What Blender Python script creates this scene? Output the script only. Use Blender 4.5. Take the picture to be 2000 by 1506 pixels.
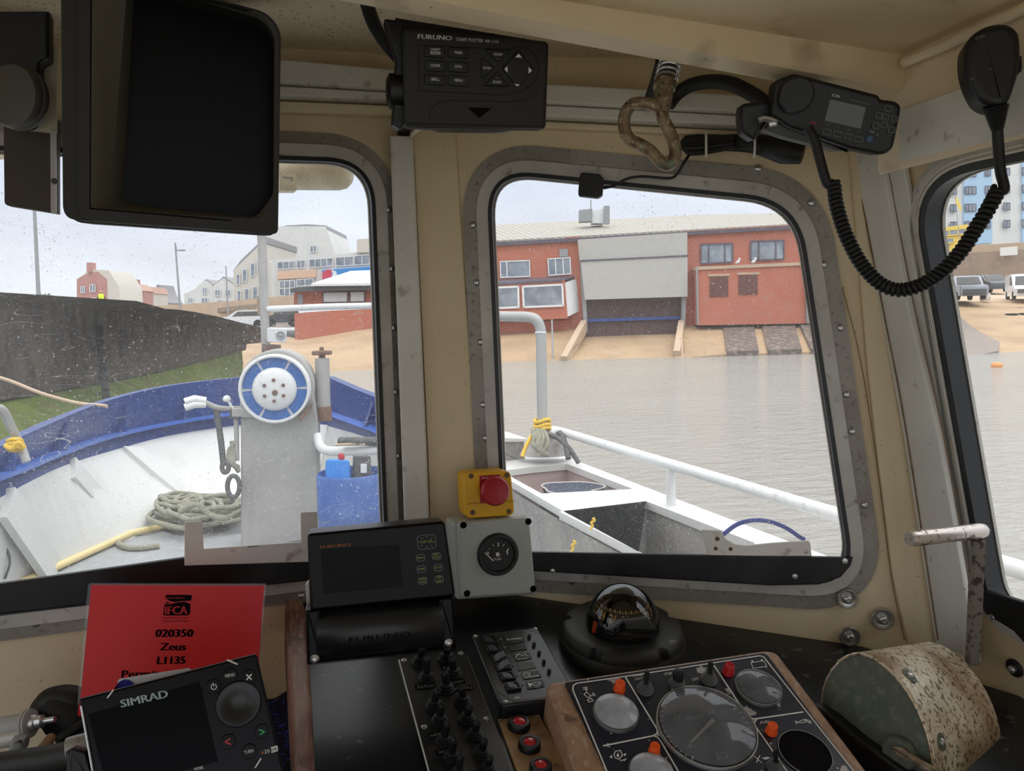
import bpy, bmesh, math, random
from mathutils import Vector, Matrix
from mathutils.geometry import tessellate_polygon
random.seed(7)
for o in list(bpy.data.objects): bpy.data.objects.remove(o)
C = bpy.context.scene.collection
SC = bpy.context.scene
R = math.radians
W, H, F = 2000.0, 1506.0, 1500.0
# ------------------------------------------------------------------ camera
EYE = Vector((0, 0, 1.65))
YAW, PITCH, ROLL = R(15), R(-5), 0.025
ZU = Vector((0, 0, 1))
FH = Vector((math.sin(YAW), math.cos(YAW), 0)); RH = Vector((math.cos(YAW), -math.sin(YAW), 0))
FW = FH * math.cos(PITCH) + ZU * math.sin(PITCH)
U0 = -FH * math.sin(PITCH) + ZU * math.cos(PITCH)
UP = U0 * math.cos(ROLL) + RH * math.sin(ROLL)
RT = RH * math.cos(ROLL) - U0 * math.sin(ROLL)
cam = bpy.data.cameras.new('camera'); camo = bpy.data.objects.new('camera', cam); C.objects.link(camo)
cam.sensor_width = 36; cam.sensor_fit = 'HORIZONTAL'; cam.lens = 36 * F / W; cam.clip_start = 0.02; cam.clip_end = 900
camo.matrix_world = Matrix(((RT.x, UP.x, -FW.x, EYE.x), (RT.y, UP.y, -FW.y, EYE.y), (RT.z, UP.z, -FW.z, EYE.z), (0, 0, 0, 1)))
SC.camera = camo
# ------------------------------------------------------------------ sky and exposure
SC.view_settings.view_transform = 'Standard'; SC.view_settings.look = 'None'
SC.view_settings.exposure = 0.0; SC.view_settings.gamma = 1.0; SC.view_settings.use_curve_mapping = False
SC.cycles.use_denoising = True
SC.cycles.transparent_max_bounces = 16
SC.cycles.max_bounces = 10; SC.cycles.diffuse_bounces = 6
wd = bpy.data.worlds.new('overcast_sky'); SC.world = wd; wd.use_nodes = True
nt = wd.node_tree; nt.nodes.clear(); L = nt.links.new
wo = nt.nodes.new('ShaderNodeOutputWorld'); wb = nt.nodes.new('ShaderNodeBackground')
tc = nt.nodes.new('ShaderNodeTexCoord'); sx = nt.nodes.new('ShaderNodeSeparateXYZ'); rp = nt.nodes.new('ShaderNodeValToRGB')
L(tc.outputs['Generated'], sx.inputs[0]); L(sx.outputs['Z'], rp.inputs[0])
SKY = [(0.0, (.84, .86, .90)), (.08, (.84, .88, .97)), (.2, (.74, .82, .97)), (.45, (1.2, 1.25, 1.32)), (1.0, (2.4, 2.4, 2.4))]
while len(rp.color_ramp.elements) < len(SKY): rp.color_ramp.elements.new(.5)
for e, (p, c) in zip(rp.color_ramp.elements, SKY): e.position = p; e.color = (*c, 1)
ns = nt.nodes.new('ShaderNodeTexNoise'); ns.inputs['Scale'].default_value = 3.2; ns.inputs['Detail'].default_value = 5
mp = nt.nodes.new('ShaderNodeMapping'); mp.inputs['Scale'].default_value = (1, 1, 3.5)
L(tc.outputs['Generated'], mp.inputs[0]); L(mp.outputs[0], ns.inputs['Vector'])
mr = nt.nodes.new('ShaderNodeMapRange'); mr.inputs[1].default_value = .3; mr.inputs[2].default_value = .7; mr.inputs[3].default_value = .90; mr.inputs[4].default_value = 1.10
L(ns.outputs[0], mr.inputs[0])
mx = nt.nodes.new('ShaderNodeVectorMath'); mx.operation = 'SCALE'
L(rp.outputs[0], mx.inputs[0]); L(mr.outputs[0], mx.inputs['Scale']); L(mx.outputs[0], wb.inputs[0]); L(wb.outputs[0], wo.inputs[0])
wb.inputs[1].default_value = 1.0
SC.view_settings.exposure = 0.18
sun = bpy.data.lights.new('overcast_sun', 'SUN'); sun.energy = 0.5; sun.angle = R(40)
suno = bpy.data.objects.new('overcast_sun', sun); C.objects.link(suno); suno.rotation_euler = (R(28), R(12), R(15))

# ------------------------------------------------------------------ pixel / geometry helpers
def ray(px, py): return FW + RT * ((px - W / 2) / F) + UP * ((H / 2 - py) / F)
def D(px, py, d): return EYE + ray(px, py) * d
def G(px, py, zrel):                                  # on the horizontal level zrel above the eye
    r = ray(px, py); return EYE + r * (zrel / r.z)
class Pl:
    def __init__(s, o, n, up=None):
        s.o = Vector(o); s.n = Vector(n).normalized()
        if s.n.dot(EYE - s.o) < 0: s.n = -s.n
        u = Vector(up) if up else (ZU if abs(s.n.z) < .95 else Vector((0, 1, 0)))
        s.y = (u - s.n * u.dot(s.n)).normalized(); s.x = s.y.cross(s.n)
    def hit(s, px, py):
        r = ray(px, py); return EYE + r * ((s.o - EYE).dot(s.n) / r.dot(s.n))
    def loc(s, px, py):
        v = s.hit(px, py) - s.o; return Vector((v.dot(s.x), v.dot(s.y)))
    def wl(s, p):
        v = Vector(p) - s.o; return Vector((v.dot(s.x), v.dot(s.y)))
    def P(s, a, w=0): return s.o + s.x * a[0] + s.y * a[1] + s.n * w
    def m(s, px, py):                                 # metres per pixel near here
        return (s.hit(px, py) - EYE).dot(FW) / F
    def poly(s, pts, r=0, n=6):
        q = [Vector((float(a), float(b))) for a, b in pts]
        if r: q = fillet(q, r, n)
        return [s.loc(a[0], a[1]) for a in q]
    def sh(s, w):                                     # same plane moved toward the viewer
        return Pl(s.o + s.n * w, s.n, s.y)
def dirn(yw, t): return Vector((math.sin(R(yw)) * math.cos(R(t)), -math.cos(R(yw)) * math.cos(R(t)), math.sin(R(t))))
def plane(px, py, d, yw=0, t=0): return Pl(D(px, py, d), dirn(yw, t))
def fillet(q, r, n=6):
    out = []; N = len(q)
    for i in range(N):
        rr = r[i] if isinstance(r, (list, tuple)) else r
        p, a, b = q[i], q[i - 1], q[(i + 1) % N]
        if rr <= 0: out.append(p); continue
        da, db = (a - p), (b - p); la, lb = da.length, db.length
        k = min(rr, la * .48, lb * .48)
        s, e = p + da * (k / la), p + db * (k / lb)
        ctl = p
        for j in range(n + 1):
            t = j / n; out.append(s * ((1 - t) ** 2) + ctl * (2 * t * (1 - t)) + e * (t * t))
    return out
def area(q): return .5 * sum(q[i - 1][0] * q[i][1] - q[i][0] * q[i - 1][1] for i in range(len(q)))
def ccw(q):
    q = [Vector((p[0], p[1])) for p in q]
    o = []
    for p in q:
        if not o or (p - o[-1]).length > 1e-6: o.append(p)
    if (o[0] - o[-1]).length < 1e-6: o.pop()
    return o if area(o) > 0 else o[::-1]
def offs(q, d):                                       # grow (d>0) a counter-clockwise outline
    N = len(q); out = []
    for i in range(N):
        a, p, b = q[i - 1], q[i], q[(i + 1) % N]
        e1 = (p - a).normalized(); e2 = (b - p).normalized()
        n1 = Vector((e1.y, -e1.x)); n2 = Vector((e2.y, -e2.x)); m = n1 + n2
        if m.length < 1e-6: m = n1
        m.normalize(); c = max(.35, m.dot(n1)); out.append(p + m * (d / c))
    return out
def circ(pl, px, py, rpx, n=28, ky=1.0):
    c = pl.loc(px, py); r = rpx * pl.m(px, py)
    return [c + Vector((math.cos(t) * r, math.sin(t) * r * ky)) for t in (2 * math.pi * i / n for i in range(n))]
def crm(pts, n=6, closed=False):                      # Catmull-Rom through 3-D points
    P = [Vector(p) for p in pts]; N = len(P); out = []
    for i in range(N if closed else N - 1):
        if closed: a, b, c, d = P[i - 1], P[i], P[(i + 1) % N], P[(i + 2) % N]
        else: b, c = P[i], P[i + 1]; a = P[i - 1] if i else b * 2 - c; d = P[i + 2] if i + 2 < N else c * 2 - b
        for j in range(n):
            t = j / n
            out.append(.5 * ((2 * b) + (c - a) * t + (2 * a - 5 * b + 4 * c - d) * t * t + (3 * b - a - 3 * c + d) * t ** 3))
    if not closed: out.append(P[-1])
    return out
class MB:
    def __init__(s): s.v = []; s.f = []; s.m = []
    def add(s, vs, fs, mi=0):
        k = len(s.v); s.v += [Vector(v) for v in vs]
        for f in fs: s.f.append([i + k for i in f]); s.m.append(mi)
        return s
    def loft(s, loops, mi=0, cap0=True, cap1=True, closed=True):
        k = len(loops[0]); vs = [v for l in loops for v in l]; fs = []
        for r in range(len(loops) - 1):
            for i in range(k if closed else k - 1):
                j = (i + 1) % k; fs.append([r * k + i, r * k + j, (r + 1) * k + j, (r + 1) * k + i])
        if closed and cap0: fs.append(list(range(k))[::-1])
        if closed and cap1: fs.append([(len(loops) - 1) * k + i for i in range(k)])
        return s.add(vs, fs, mi)
    def prism(s, pl, pts, w0, w1, bev=0, mi=0, seg=3):    # pts local, extruded from w0 to w1 along the plane's normal
        q = ccw(pts); loops = [[pl.P(p, w0) for p in q]]
        if bev > 0:
            for j in range(seg + 1):
                t = math.pi / 2 * j / seg
                loops.append([pl.P(p, w1 - bev * (1 - math.sin(t))) for p in offs(q, -bev * (1 - math.cos(t)))])
            loops.append([pl.P(p, w1) for p in offs(q, -bev * 1.12)])
        else: loops.append([pl.P(p, w1) for p in q])
        return s.loft(loops, mi)
    def ring(s, pl, outer, inner, w0, w1, mi=0):          # plate with a hole
        o, i = ccw(outer), ccw(inner); no, ni = len(o), len(i)
        tr = tessellate_polygon([[Vector((p.x, p.y, 0)) for p in o], [Vector((p.x, p.y, 0)) for p in i]])
        al = o + i
        vs = [pl.P(p, w1) for p in al] + [pl.P(p, w0) for p in al]; n = no + ni; fs = []
        for t in tr: fs.append(list(t)); fs.append([x + n for x in t][::-1])
        for k in range(no): j = (k + 1) % no; fs.append([k, j, j + n, k + n])
        for k in range(ni): j = (k + 1) % ni; fs.append([no + k, no + j, no + j + n, no + k + n])
        return s.add(vs, fs, mi)
    def band(s, pl, outer, inner, w0, w1, mi=0):          # ring of equal vertex counts
        n = len(outer); vs = [pl.P(p, w0) for p in outer] + [pl.P(p, w1) for p in outer] + [pl.P(p, w1) for p in inner] + [pl.P(p, w0) for p in inner]
        fs = []
        for r in range(4):
            for i in range(n): j = (i + 1) % n; a, b = r * n, ((r + 1) % 4) * n; fs.append([a + i, a + j, b + j, b + i])
        return s.add(vs, fs, mi)
    def tube(s, pts, r, n=10, mi=0, cap=True, closed=False, flat=1.0):
        P = [Vector(p) for p in pts]; N = len(P); rs = r if isinstance(r, (list, tuple)) else [r] * N
        if len(rs) != N: rs = [rs[min(len(rs) - 1, int(i / max(1, N - 1) * (len(rs) - 1) + .5))] for i in range(N)] if len(rs) < 3 else [interp(rs, i / (N - 1)) for i in range(N)]
        T = []
        for i in range(N):
            a = P[i - 1] if (i or closed) else P[i]; b = P[(i + 1) % N] if (i + 1 < N or closed) else P[i]
            T.append((b - a).normalized() if (b - a).length > 1e-9 else Vector((0, 0, 1)))
        u = T[0].orthogonal().normalized(); loops = []
        for i in range(N):
            u = (u - T[i] * u.dot(T[i])); u = u.normalized() if u.length > 1e-6 else T[i].orthogonal().normalized()
            v = T[i].cross(u)
            loops.append([P[i] + (u * math.cos(t) + v * math.sin(t) * flat) * rs[i] for t in (2 * math.pi * k / n for k in range(n))])
        if closed: loops.append(loops[0])
        return s.loft(loops, mi, cap and not closed, cap and not closed)
    def lathe(s, o, ax, prof, n=28, mi=0, cap0=True, cap1=True, x=None):
        ax = Vector(ax).normalized(); u = (Vector(x) if x else ax.orthogonal()); u = (u - ax * u.dot(ax)).normalized(); v = ax.cross(u); o = Vector(o)
        return s.loft([[o + ax * h + (u * math.cos(t) + v * math.sin(t)) * max(r, 1e-5) for t in (2 * math.pi * k / n for k in range(n))] for r, h in prof], mi, cap0, cap1)
    def box(s, c, sz, ax=None, mi=0):
        c = Vector(c); x, y, z = ax if ax else (Vector((1, 0, 0)), Vector((0, 1, 0)), ZU)
        a, b, d = x * sz[0] / 2, y * sz[1] / 2, z * sz[2] / 2
        return s.loft([[c - d - a - b, c - d + a - b, c - d + a + b, c - d - a + b], [c + d - a - b, c + d + a - b, c + d + a + b, c + d - a + b]], mi)
    def hexa(s, quad, off, mi=0):
        q = [Vector(p) for p in quad]; off = Vector(off); return s.loft([[p + off for p in q], q], mi)
    def grid(s, rows, mi=0): return s.loft(rows, mi, closed=False)
    def bar(s, a, b, wx, wz, up=ZU, mi=0):
        a, b = Vector(a), Vector(b); t = (b - a).normalized(); sdir = t.cross(Vector(up)).normalized(); u = sdir.cross(t)
        lp = lambda c: [c + sdir * wx / 2 + u * wz / 2, c - sdir * wx / 2 + u * wz / 2, c - sdir * wx / 2 - u * wz / 2, c + sdir * wx / 2 - u * wz / 2]
        return s.loft([lp(a), lp(b)], mi)
    def stroke(s, pl, pts, wpx, w, mi=0, closed=False):   # flat printed line on a plane, given in pixels
        q = [pl.loc(*p) for p in pts]; wd = wpx * pl.m(*pts[0]) / 2; N = len(q)
        if closed: q = q + [q[0]]; N += 1
        for i in range(N - 1):
            d = (q[i + 1] - q[i]); 
            if d.length < 1e-7: continue
            d.normalize(); n = Vector((-d.y, d.x)) * wd; a, b = q[i] - d * wd * .6, q[i + 1] + d * wd * .6
            s.add([pl.P(a + n, w), pl.P(b + n, w), pl.P(b - n, w), pl.P(a - n, w)], [[0, 1, 2, 3]], mi)
        return s
    def flat(s, pl, pts, w, mi=0, r=0):
        q = ccw(pl.poly(pts, r)); return s.add([pl.P(p, w) for p in q], [list(range(len(q)))], mi)
    def text(s, txt, pl, a, b, hpx, w, mi=0, bold=0.0, shear=0.0):   # baseline from pixel a to pixel b, cap height hpx
        vs, fs = glyphs(txt, 0.0, shear)
        x0 = min(v[0] for v in vs); x1 = max(v[0] for v in vs)
        A, B = Vector(a), Vector(b); d = B - A; n = Vector((d.y, -d.x)).normalized() * hpx
        vv = [A + d * ((v[0] - x0) / (x1 - x0)) + n * (v[1] / CAP) for v in vs]
        dd = d.normalized()
        for sh_ in ((0,) if not bold else (-bold * hpx * 1.8, 0, bold * hpx * 1.8)): s.add([pl.P(pl.loc(p.x + dd.x * sh_, p.y + dd.y * sh_), w) for p in vv], fs, mi)
        return s
    def build(s, name, mats, parent=None, ang=46, recalc=True):
        if not isinstance(mats, (list, tuple)): mats = [mats]
        xs = [v.x for v in s.v]; ys = [v.y for v in s.v]; zs = [v.z for v in s.v]
        c = Vector(((min(xs) + max(xs)) / 2, (min(ys) + max(ys)) / 2, min(zs)))
        me = bpy.data.meshes.new(name); me.from_pydata([v - c for v in s.v], [], s.f)
        for m in mats: me.materials.append(m)
        for p, m in zip(me.polygons, s.m): p.material_index = m; p.use_smooth = True
        if recalc:
            b = bmesh.new(); b.from_mesh(me); bmesh.ops.recalc_face_normals(b, faces=b.faces); b.to_mesh(me); b.free()
        me.set_sharp_from_angle(angle=R(ang))
        o = bpy.data.objects.new(name, me); C.objects.link(o); WL[o.name] = c
        o.location = c
        if parent: o.parent = parent; o.location = c - WL[parent.name]
        return o
def interp(rs, t):
    x = t * (len(rs) - 1); i = min(int(x), len(rs) - 2); return rs[i] + (rs[i + 1] - rs[i]) * (x - i)
WL = {}
_gc = {}
def glyphs(txt, bold=0.0, shear=0.0):
    k = (txt, bold, shear)
    if k not in _gc:
        cu = bpy.data.curves.new('t', 'FONT'); cu.body = txt; cu.resolution_u = 2; cu.offset = bold; cu.shear = shear; cu.fill_mode = 'FRONT'
        ob = bpy.data.objects.new('t', cu); C.objects.link(ob)
        dg = bpy.context.evaluated_depsgraph_get(); dg.update()
        me = ob.evaluated_get(dg).to_mesh()
        _gc[k] = ([tuple(v.co) for v in me.vertices], [list(p.vertices) for p in me.polygons])
        ob.evaluated_get(dg).to_mesh_clear(); bpy.data.objects.remove(ob); bpy.data.curves.remove(cu)
    return _gc[k]
CAP = max(v[1] for v in glyphs('H')[0])
def tag(o, label, cat, group=None, kind=None):
    o['label'] = label; o['category'] = cat
    if group: o['group'] = group
    if kind: o['kind'] = kind
    return o
def st(o): o['kind'] = 'structure'; return o
def thing(name, label, cat, loc, group=None):
    o = bpy.data.objects.new(name, None); o.empty_display_size = .05; C.objects.link(o); o.location = Vector(loc); WL[o.name] = Vector(loc)
    return tag(o, label, cat, group)

# ------------------------------------------------------------------ materials
def lin(c): return tuple(((x / 255) / 12.92 if x / 255 <= .04045 else ((x / 255 + .055) / 1.055) ** 2.4) for x in c)
def mat(name, col, rough=.5, metal=0.0, layers=(), bump=None, spec=.5, coat=0.0, emit=0.0):
    m = bpy.data.materials.new(name); m.use_nodes = True; t = m.node_tree; N = t.nodes; b = N['Principled BSDF']
    co = N.new('ShaderNodeTexCoord'); last = None
    def coord(sc3):
        if sc3 is None: return co.outputs['Object']
        mp = N.new('ShaderNodeMapping'); mp.inputs['Scale'].default_value = sc3; t.links.new(co.outputs['Object'], mp.inputs[0]); return mp.outputs[0]
    rgb = N.new('ShaderNodeRGB'); rgb.outputs[0].default_value = (*lin(col), 1); last = rgb.outputs[0]
    for ly in layers:
        kind, scale, lo, hi, c2, st_ = ly[:6]; s3 = ly[6] if len(ly) > 6 else None
        if kind == 'n':
            tx = N.new('ShaderNodeTexNoise'); tx.inputs['Scale'].default_value = scale; tx.inputs['Detail'].default_value = 6; out = tx.outputs[0]
        elif kind == 'v':
            tx = N.new('ShaderNodeTexVoronoi'); tx.inputs['Scale'].default_value = scale; out = tx.outputs['Distance']
        elif kind == 'w':
            tx = N.new('ShaderNodeTexWave'); tx.inputs['Scale'].default_value = scale; tx.inputs['Distortion'].default_value = ly[7] if len(ly) > 7 else 2; tx.inputs['Detail'].default_value = 3; out = tx.outputs['Fac']
        t.links.new(coord(s3), tx.inputs['Vector'])
        mr = N.new('ShaderNodeMapRange'); mr.inputs[1].default_value = lo; mr.inputs[2].default_value = hi; mr.inputs[3].default_value = 0; mr.inputs[4].default_value = st_
        t.links.new(out, mr.inputs[0])
        mx = N.new('ShaderNodeMix'); mx.data_type = 'RGBA'; t.links.new(mr.outputs[0], mx.inputs[0]); t.links.new(last, mx.inputs[6]); mx.inputs[7].default_value = (*lin(c2), 1); last = mx.outputs[2]
    t.links.new(last, b.inputs['Base Color'])
    b.inputs['Roughness'].default_value = rough; b.inputs['Metallic'].default_value = metal; b.inputs['Specular IOR Level'].default_value = spec
    b.inputs['Coat Weight'].default_value = coat; b.inputs['Coat Roughness'].default_value = .08
    if emit: b.inputs['Emission Strength'].default_value = emit; t.links.new(last, b.inputs['Emission Color'])
    if bump:
        tx = N.new('ShaderNodeTexNoise'); tx.inputs['Scale'].default_value = bump[0]; tx.inputs['Detail'].default_value = 5
        t.links.new(coord(bump[2] if len(bump) > 2 else None), tx.inputs['Vector'])
        bp = N.new('ShaderNodeBump'); bp.inputs['Strength'].default_value = bump[1]; bp.inputs['Distance'].default_value = bump[3] if len(bump) > 3 else .002
        t.links.new(tx.outputs[0], bp.inputs['Height']); t.links.new(bp.outputs[0], b.inputs['Normal'])
    return m
def brick(name, c1, c2, mortar, d):
    m = mat(name, c1, .85, layers=[('n', .6, .35, .75, c2, .6), ('n', 4, .5, .8, (150, 120, 105), .35)])
    t = m.node_tree; N = t.nodes; b = N['Principled BSDF']; src = b.inputs['Base Color'].links[0].from_socket
    co = N.new('ShaderNodeTexCoord'); dp = N.new('ShaderNodeVectorMath'); dp.operation = 'DOT_PRODUCT'; dp.inputs[1].default_value = RH
    sp = N.new('ShaderNodeSeparateXYZ'); cb = N.new('ShaderNodeCombineXYZ'); br = N.new('ShaderNodeTexBrick')
    t.links.new(co.outputs['Object'], dp.inputs[0]); t.links.new(co.outputs['Object'], sp.inputs[0])
    t.links.new(dp.outputs['Value'], cb.inputs[0]); t.links.new(sp.outputs['Z'], cb.inputs[1]); t.links.new(cb.outputs[0], br.inputs['Vector'])
    br.inputs['Scale'].default_value = 1; br.inputs['Brick Width'].default_value = .23; br.inputs['Row Height'].default_value = .075; br.inputs['Mortar Size'].default_value = .012
    mx = N.new('ShaderNodeMix'); mx.data_type = 'RGBA'; t.links.new(br.outputs['Fac'], mx.inputs[0]); t.links.new(src, mx.inputs[6]); mx.inputs[7].default_value = (*lin(mortar), 1)
    t.links.new(mx.outputs[2], b.inputs['Base Color']); return m
def window_glass(name, haze_lo, haze_hi, drops, scratches=0):
    m = bpy.data.materials.new(name); m.use_nodes = True; t = m.node_tree; N = t.nodes; N.clear(); K = t.links.new
    out = N.new('ShaderNodeOutputMaterial'); tr = N.new('ShaderNodeBsdfTransparent'); tr.inputs[0].default_value = (.97, .98, .98, 1)
    gl = N.new('ShaderNodeBsdfGlossy'); gl.inputs['Roughness'].default_value = .03
    fr = N.new('ShaderNodeFresnel'); fr.inputs[0].default_value = 1.35
    m1 = N.new('ShaderNodeMixShader'); K(fr.outputs[0], m1.inputs[0]); K(tr.outputs[0], m1.inputs[1]); K(gl.outputs[0], m1.inputs[2])
    co = N.new('ShaderNodeTexCoord')
    tl = N.new('ShaderNodeBsdfTranslucent'); nz = N.new('ShaderNodeTexNoise'); nz.inputs['Scale'].default_value = 4; nz.inputs['Detail'].default_value = 7
    K(co.outputs['Object'], nz.inputs['Vector'])
    h = N.new('ShaderNodeMapRange'); h.inputs[1].default_value = .35; h.inputs[2].default_value = .75; h.inputs[3].default_value = haze_lo; h.inputs[4].default_value = haze_hi; K(nz.outputs[0], h.inputs[0])
    def spots(scale, r0, r1, keep, s):
        v = N.new('ShaderNodeTexVoronoi'); v.inputs['Scale'].default_value = scale; K(co.outputs['Object'], v.inputs['Vector'])
        a = N.new('ShaderNodeMapRange'); a.inputs[1].default_value = r0; a.inputs[2].default_value = r1; a.inputs[3].default_value = s; a.inputs[4].default_value = 0; K(v.outputs['Distance'], a.inputs[0])
        se = N.new('ShaderNodeSeparateXYZ'); K(v.outputs['Color'], se.inputs[0])
        g = N.new('ShaderNodeMath'); g.operation = 'LESS_THAN'; g.inputs[1].default_value = keep; K(se.outputs[0], g.inputs[0])
        mu = N.new('ShaderNodeMath'); mu.operation = 'MULTIPLY'; K(a.outputs[0], mu.inputs[0]); K(g.outputs[0], mu.inputs[1]); return mu.outputs[0], se.outputs[1]
    s1, c1 = spots(210, .12, .34, .22 * drops, .55); s2, c2 = spots(480, .1, .36, .40 * drops, .45)
    ad = N.new('ShaderNodeMath'); ad.operation = 'MAXIMUM'; K(s1, ad.inputs[0]); K(s2, ad.inputs[1])
    n2 = N.new('ShaderNodeTexNoise'); n2.inputs['Scale'].default_value = 7; n2.inputs['Detail'].default_value = 3; K(co.outputs['Object'], n2.inputs['Vector'])
    pt = N.new('ShaderNodeMapRange'); pt.inputs[1].default_value = .4; pt.inputs[2].default_value = .62; pt.inputs[3].default_value = .15; K(n2.outputs[0], pt.inputs[0])
    pm = N.new('ShaderNodeMath'); pm.operation = 'MULTIPLY'; K(ad.outputs[0], pm.inputs[0]); K(pt.outputs[0], pm.inputs[1])
    sm = N.new('ShaderNodeMath'); sm.operation = 'ADD'; sm.use_clamp = True; K(pm.outputs[0], sm.inputs[0]); K(h.outputs[0], sm.inputs[1]); fac = sm.outputs[0]
    if scratches:
        wv = N.new('ShaderNodeTexNoise'); wv.inputs['Scale'].default_value = 9; wv.inputs['Detail'].default_value = 2; wv.inputs['Distortion'].default_value = 1.5
        mpp = N.new('ShaderNodeMapping'); mpp.inputs['Scale'].default_value = (.6, .6, 3.2); mpp.inputs['Rotation'].default_value = (0, .5, 0); K(co.outputs['Object'], mpp.inputs[0]); K(mpp.outputs[0], wv.inputs['Vector'])
        ab = N.new('ShaderNodeMath'); ab.operation = 'SUBTRACT'; ab.inputs[1].default_value = .56; K(wv.outputs[0], ab.inputs[0])
        aa = N.new('ShaderNodeMath'); aa.operation = 'ABSOLUTE'; K(ab.outputs[0], aa.inputs[0])
        ln = N.new('ShaderNodeMapRange'); ln.inputs[1].default_value = .0; ln.inputs[2].default_value = .004; ln.inputs[3].default_value = scratches; ln.inputs[4].default_value = 0; K(aa.outputs[0], ln.inputs[0])
        gate = N.new('ShaderNodeMath'); gate.operation = 'MULTIPLY'; K(ln.outputs[0], gate.inputs[0]); K(pt.outputs[0], gate.inputs[1])
        s3 = N.new('ShaderNodeMath'); s3.operation = 'ADD'; s3.use_clamp = True; K(fac, s3.inputs[0]); K(gate.outputs[0], s3.inputs[1]); fac = s3.outputs[0]
    vr = N.new('ShaderNodeMapRange'); vr.inputs[3].default_value = .55; vr.inputs[4].default_value = 1.0; K(c2, vr.inputs[0])
    K(vr.outputs[0], tl.inputs[0])
    m2 = N.new('ShaderNodeMixShader'); K(fac, m2.inputs[0]); K(m1.outputs[0], m2.inputs[1]); K(tl.outputs[0], m2.inputs[2]); K(m2.outputs[0], out.inputs[0])
    return m
def clear_glass(name, tint=(1, 1, 1), refl=1.45, rough=.02, dust_sheen=0.0):  # last argument: pale diffuse veil for dust and reflected sky
    m = bpy.data.materials.new(name); m.use_nodes = True; t = m.node_tree; N = t.nodes; N.clear(); K = t.links.new
    out = N.new('ShaderNodeOutputMaterial'); tr = N.new('ShaderNodeBsdfTransparent'); tr.inputs[0].default_value = (*tint, 1)
    gl = N.new('ShaderNodeBsdfGlossy'); gl.inputs['Roughness'].default_value = rough
    fr = N.new('ShaderNodeFresnel'); fr.inputs[0].default_value = refl
    m1 = N.new('ShaderNodeMixShader'); K(fr.outputs[0], m1.inputs[0]); K(tr.outputs[0], m1.inputs[1]); K(gl.outputs[0], m1.inputs[2]); last = m1.outputs[0]
    if dust_sheen:
        co = N.new('ShaderNodeTexCoord'); nz = N.new('ShaderNodeTexNoise'); nz.inputs['Scale'].default_value = 45; nz.inputs['Detail'].default_value = 8; K(co.outputs['Object'], nz.inputs['Vector'])
        h = N.new('ShaderNodeMapRange'); h.inputs[1].default_value = .35; h.inputs[2].default_value = .75; h.inputs[3].default_value = dust_sheen * .75; h.inputs[4].default_value = dust_sheen * 1.3; K(nz.outputs[0], h.inputs[0])
        df = N.new('ShaderNodeBsdfDiffuse'); df.inputs[0].default_value = (.72, .76, .84, 1)
        m2 = N.new('ShaderNodeMixShader'); K(h.outputs[0], m2.inputs[0]); K(last, m2.inputs[1]); K(df.outputs[0], m2.inputs[2]); last = m2.outputs[0]
    K(last, out.inputs[0]); return m
M = {}
M['wall'] = mat('cream_paint', (226, 209, 174), .5, layers=[('n', 6, .35, .75, (204, 180, 138), .5), ('n', 2.2, .5, .74, (172, 136, 94), .45), ('v', 34, .045, .018, (70, 48, 32), .85), ('n', 170, .66, .74, (132, 104, 76), .5)], bump=(120, .08))
M['ceiling'] = mat('speckled_ceiling_paint', (230, 214, 184), .55, layers=[('n', 3, .46, .74, (160, 128, 90), .5), ('v', 110, .20, .10, (70, 56, 42), .75), ('n', 220, .6, .7, (100, 80, 60), .7)], bump=(60, .15))
M['beam'] = mat('beam_paint', (228, 210, 176), .45, layers=[('n', 5, .4, .75, (206, 180, 138), .5), ('n', 14, .58, .74, (120, 88, 56), .55), ('v', 34, .06, .02, (50, 36, 26), .8)], bump=(50, .1))
M['plastic_white'] = mat('white_plastic_trunking', (222, 218, 208), .4, layers=[('n', 8, .4, .8, (178, 172, 160), .5), ('v', 60, .07, .03, (90, 80, 70), .7), ('n', 40, .62, .74, (130, 118, 102), .6)])
M['trim_white'] = mat('white_painted_trim', (228, 227, 220), .4, layers=[('n', 9, .45, .8, (186, 182, 172), .5), ('n', 45, .64, .74, (110, 96, 84), .6), ('v', 42, .06, .02, (80, 66, 54), .8)])
M['alu'] = mat('dull_aluminium', (196, 192, 184), .42, .12, layers=[('n', 12, .4, .75, (140, 134, 124), .6), ('n', 60, .6, .72, (90, 80, 68), .6)], bump=(80, .08))
M['alu_dark'] = mat('stained_aluminium_flange', (158, 153, 144), .5, .3, layers=[('n', 14, .4, .72, (116, 108, 96), .6), ('v', 160, .12, .04, (56, 44, 34), .8), ('n', 150, .58, .72, (80, 66, 52), .6)], bump=(80, .12))
M['steel'] = mat('worn_steel', (196, 196, 194), .3, .85, layers=[('n', 30, .5, .75, (120, 112, 100), .6)])
M['alu_plate'] = mat('brushed_aluminium_plate', (232, 228, 220), .4, .05, layers=[('n', 14, .5, .8, (196, 188, 176), .5), ('n', 40, .62, .72, (120, 90, 62), .6)])
M['rubber'] = mat('black_rubber', (15, 15, 16), .55, bump=(120, .1))
M['seal'] = mat('black_window_seal', (22, 23, 26), .4)
M['strip'] = mat('black_strip', (12, 13, 15), .5, layers=[('n', 16, .55, .75, (62, 62, 62), .35), ('v', 50, .05, .02, (130, 130, 125), .5)])
M['blk'] = mat('black_plastic', (13, 13, 14), .45, layers=[('n', 20, .5, .8, (28, 28, 28), .35)], bump=(300, .06))
M['blk2'] = mat('matt_black_moulding', (33, 33, 30), .55, bump=(350, .08))
M['gloss'] = mat('glossy_black_bezel', (9, 9, 11), .3, spec=.2)
M['screen'] = mat('dark_screen_glass', (10, 12, 14), .3, spec=.12)
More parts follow.
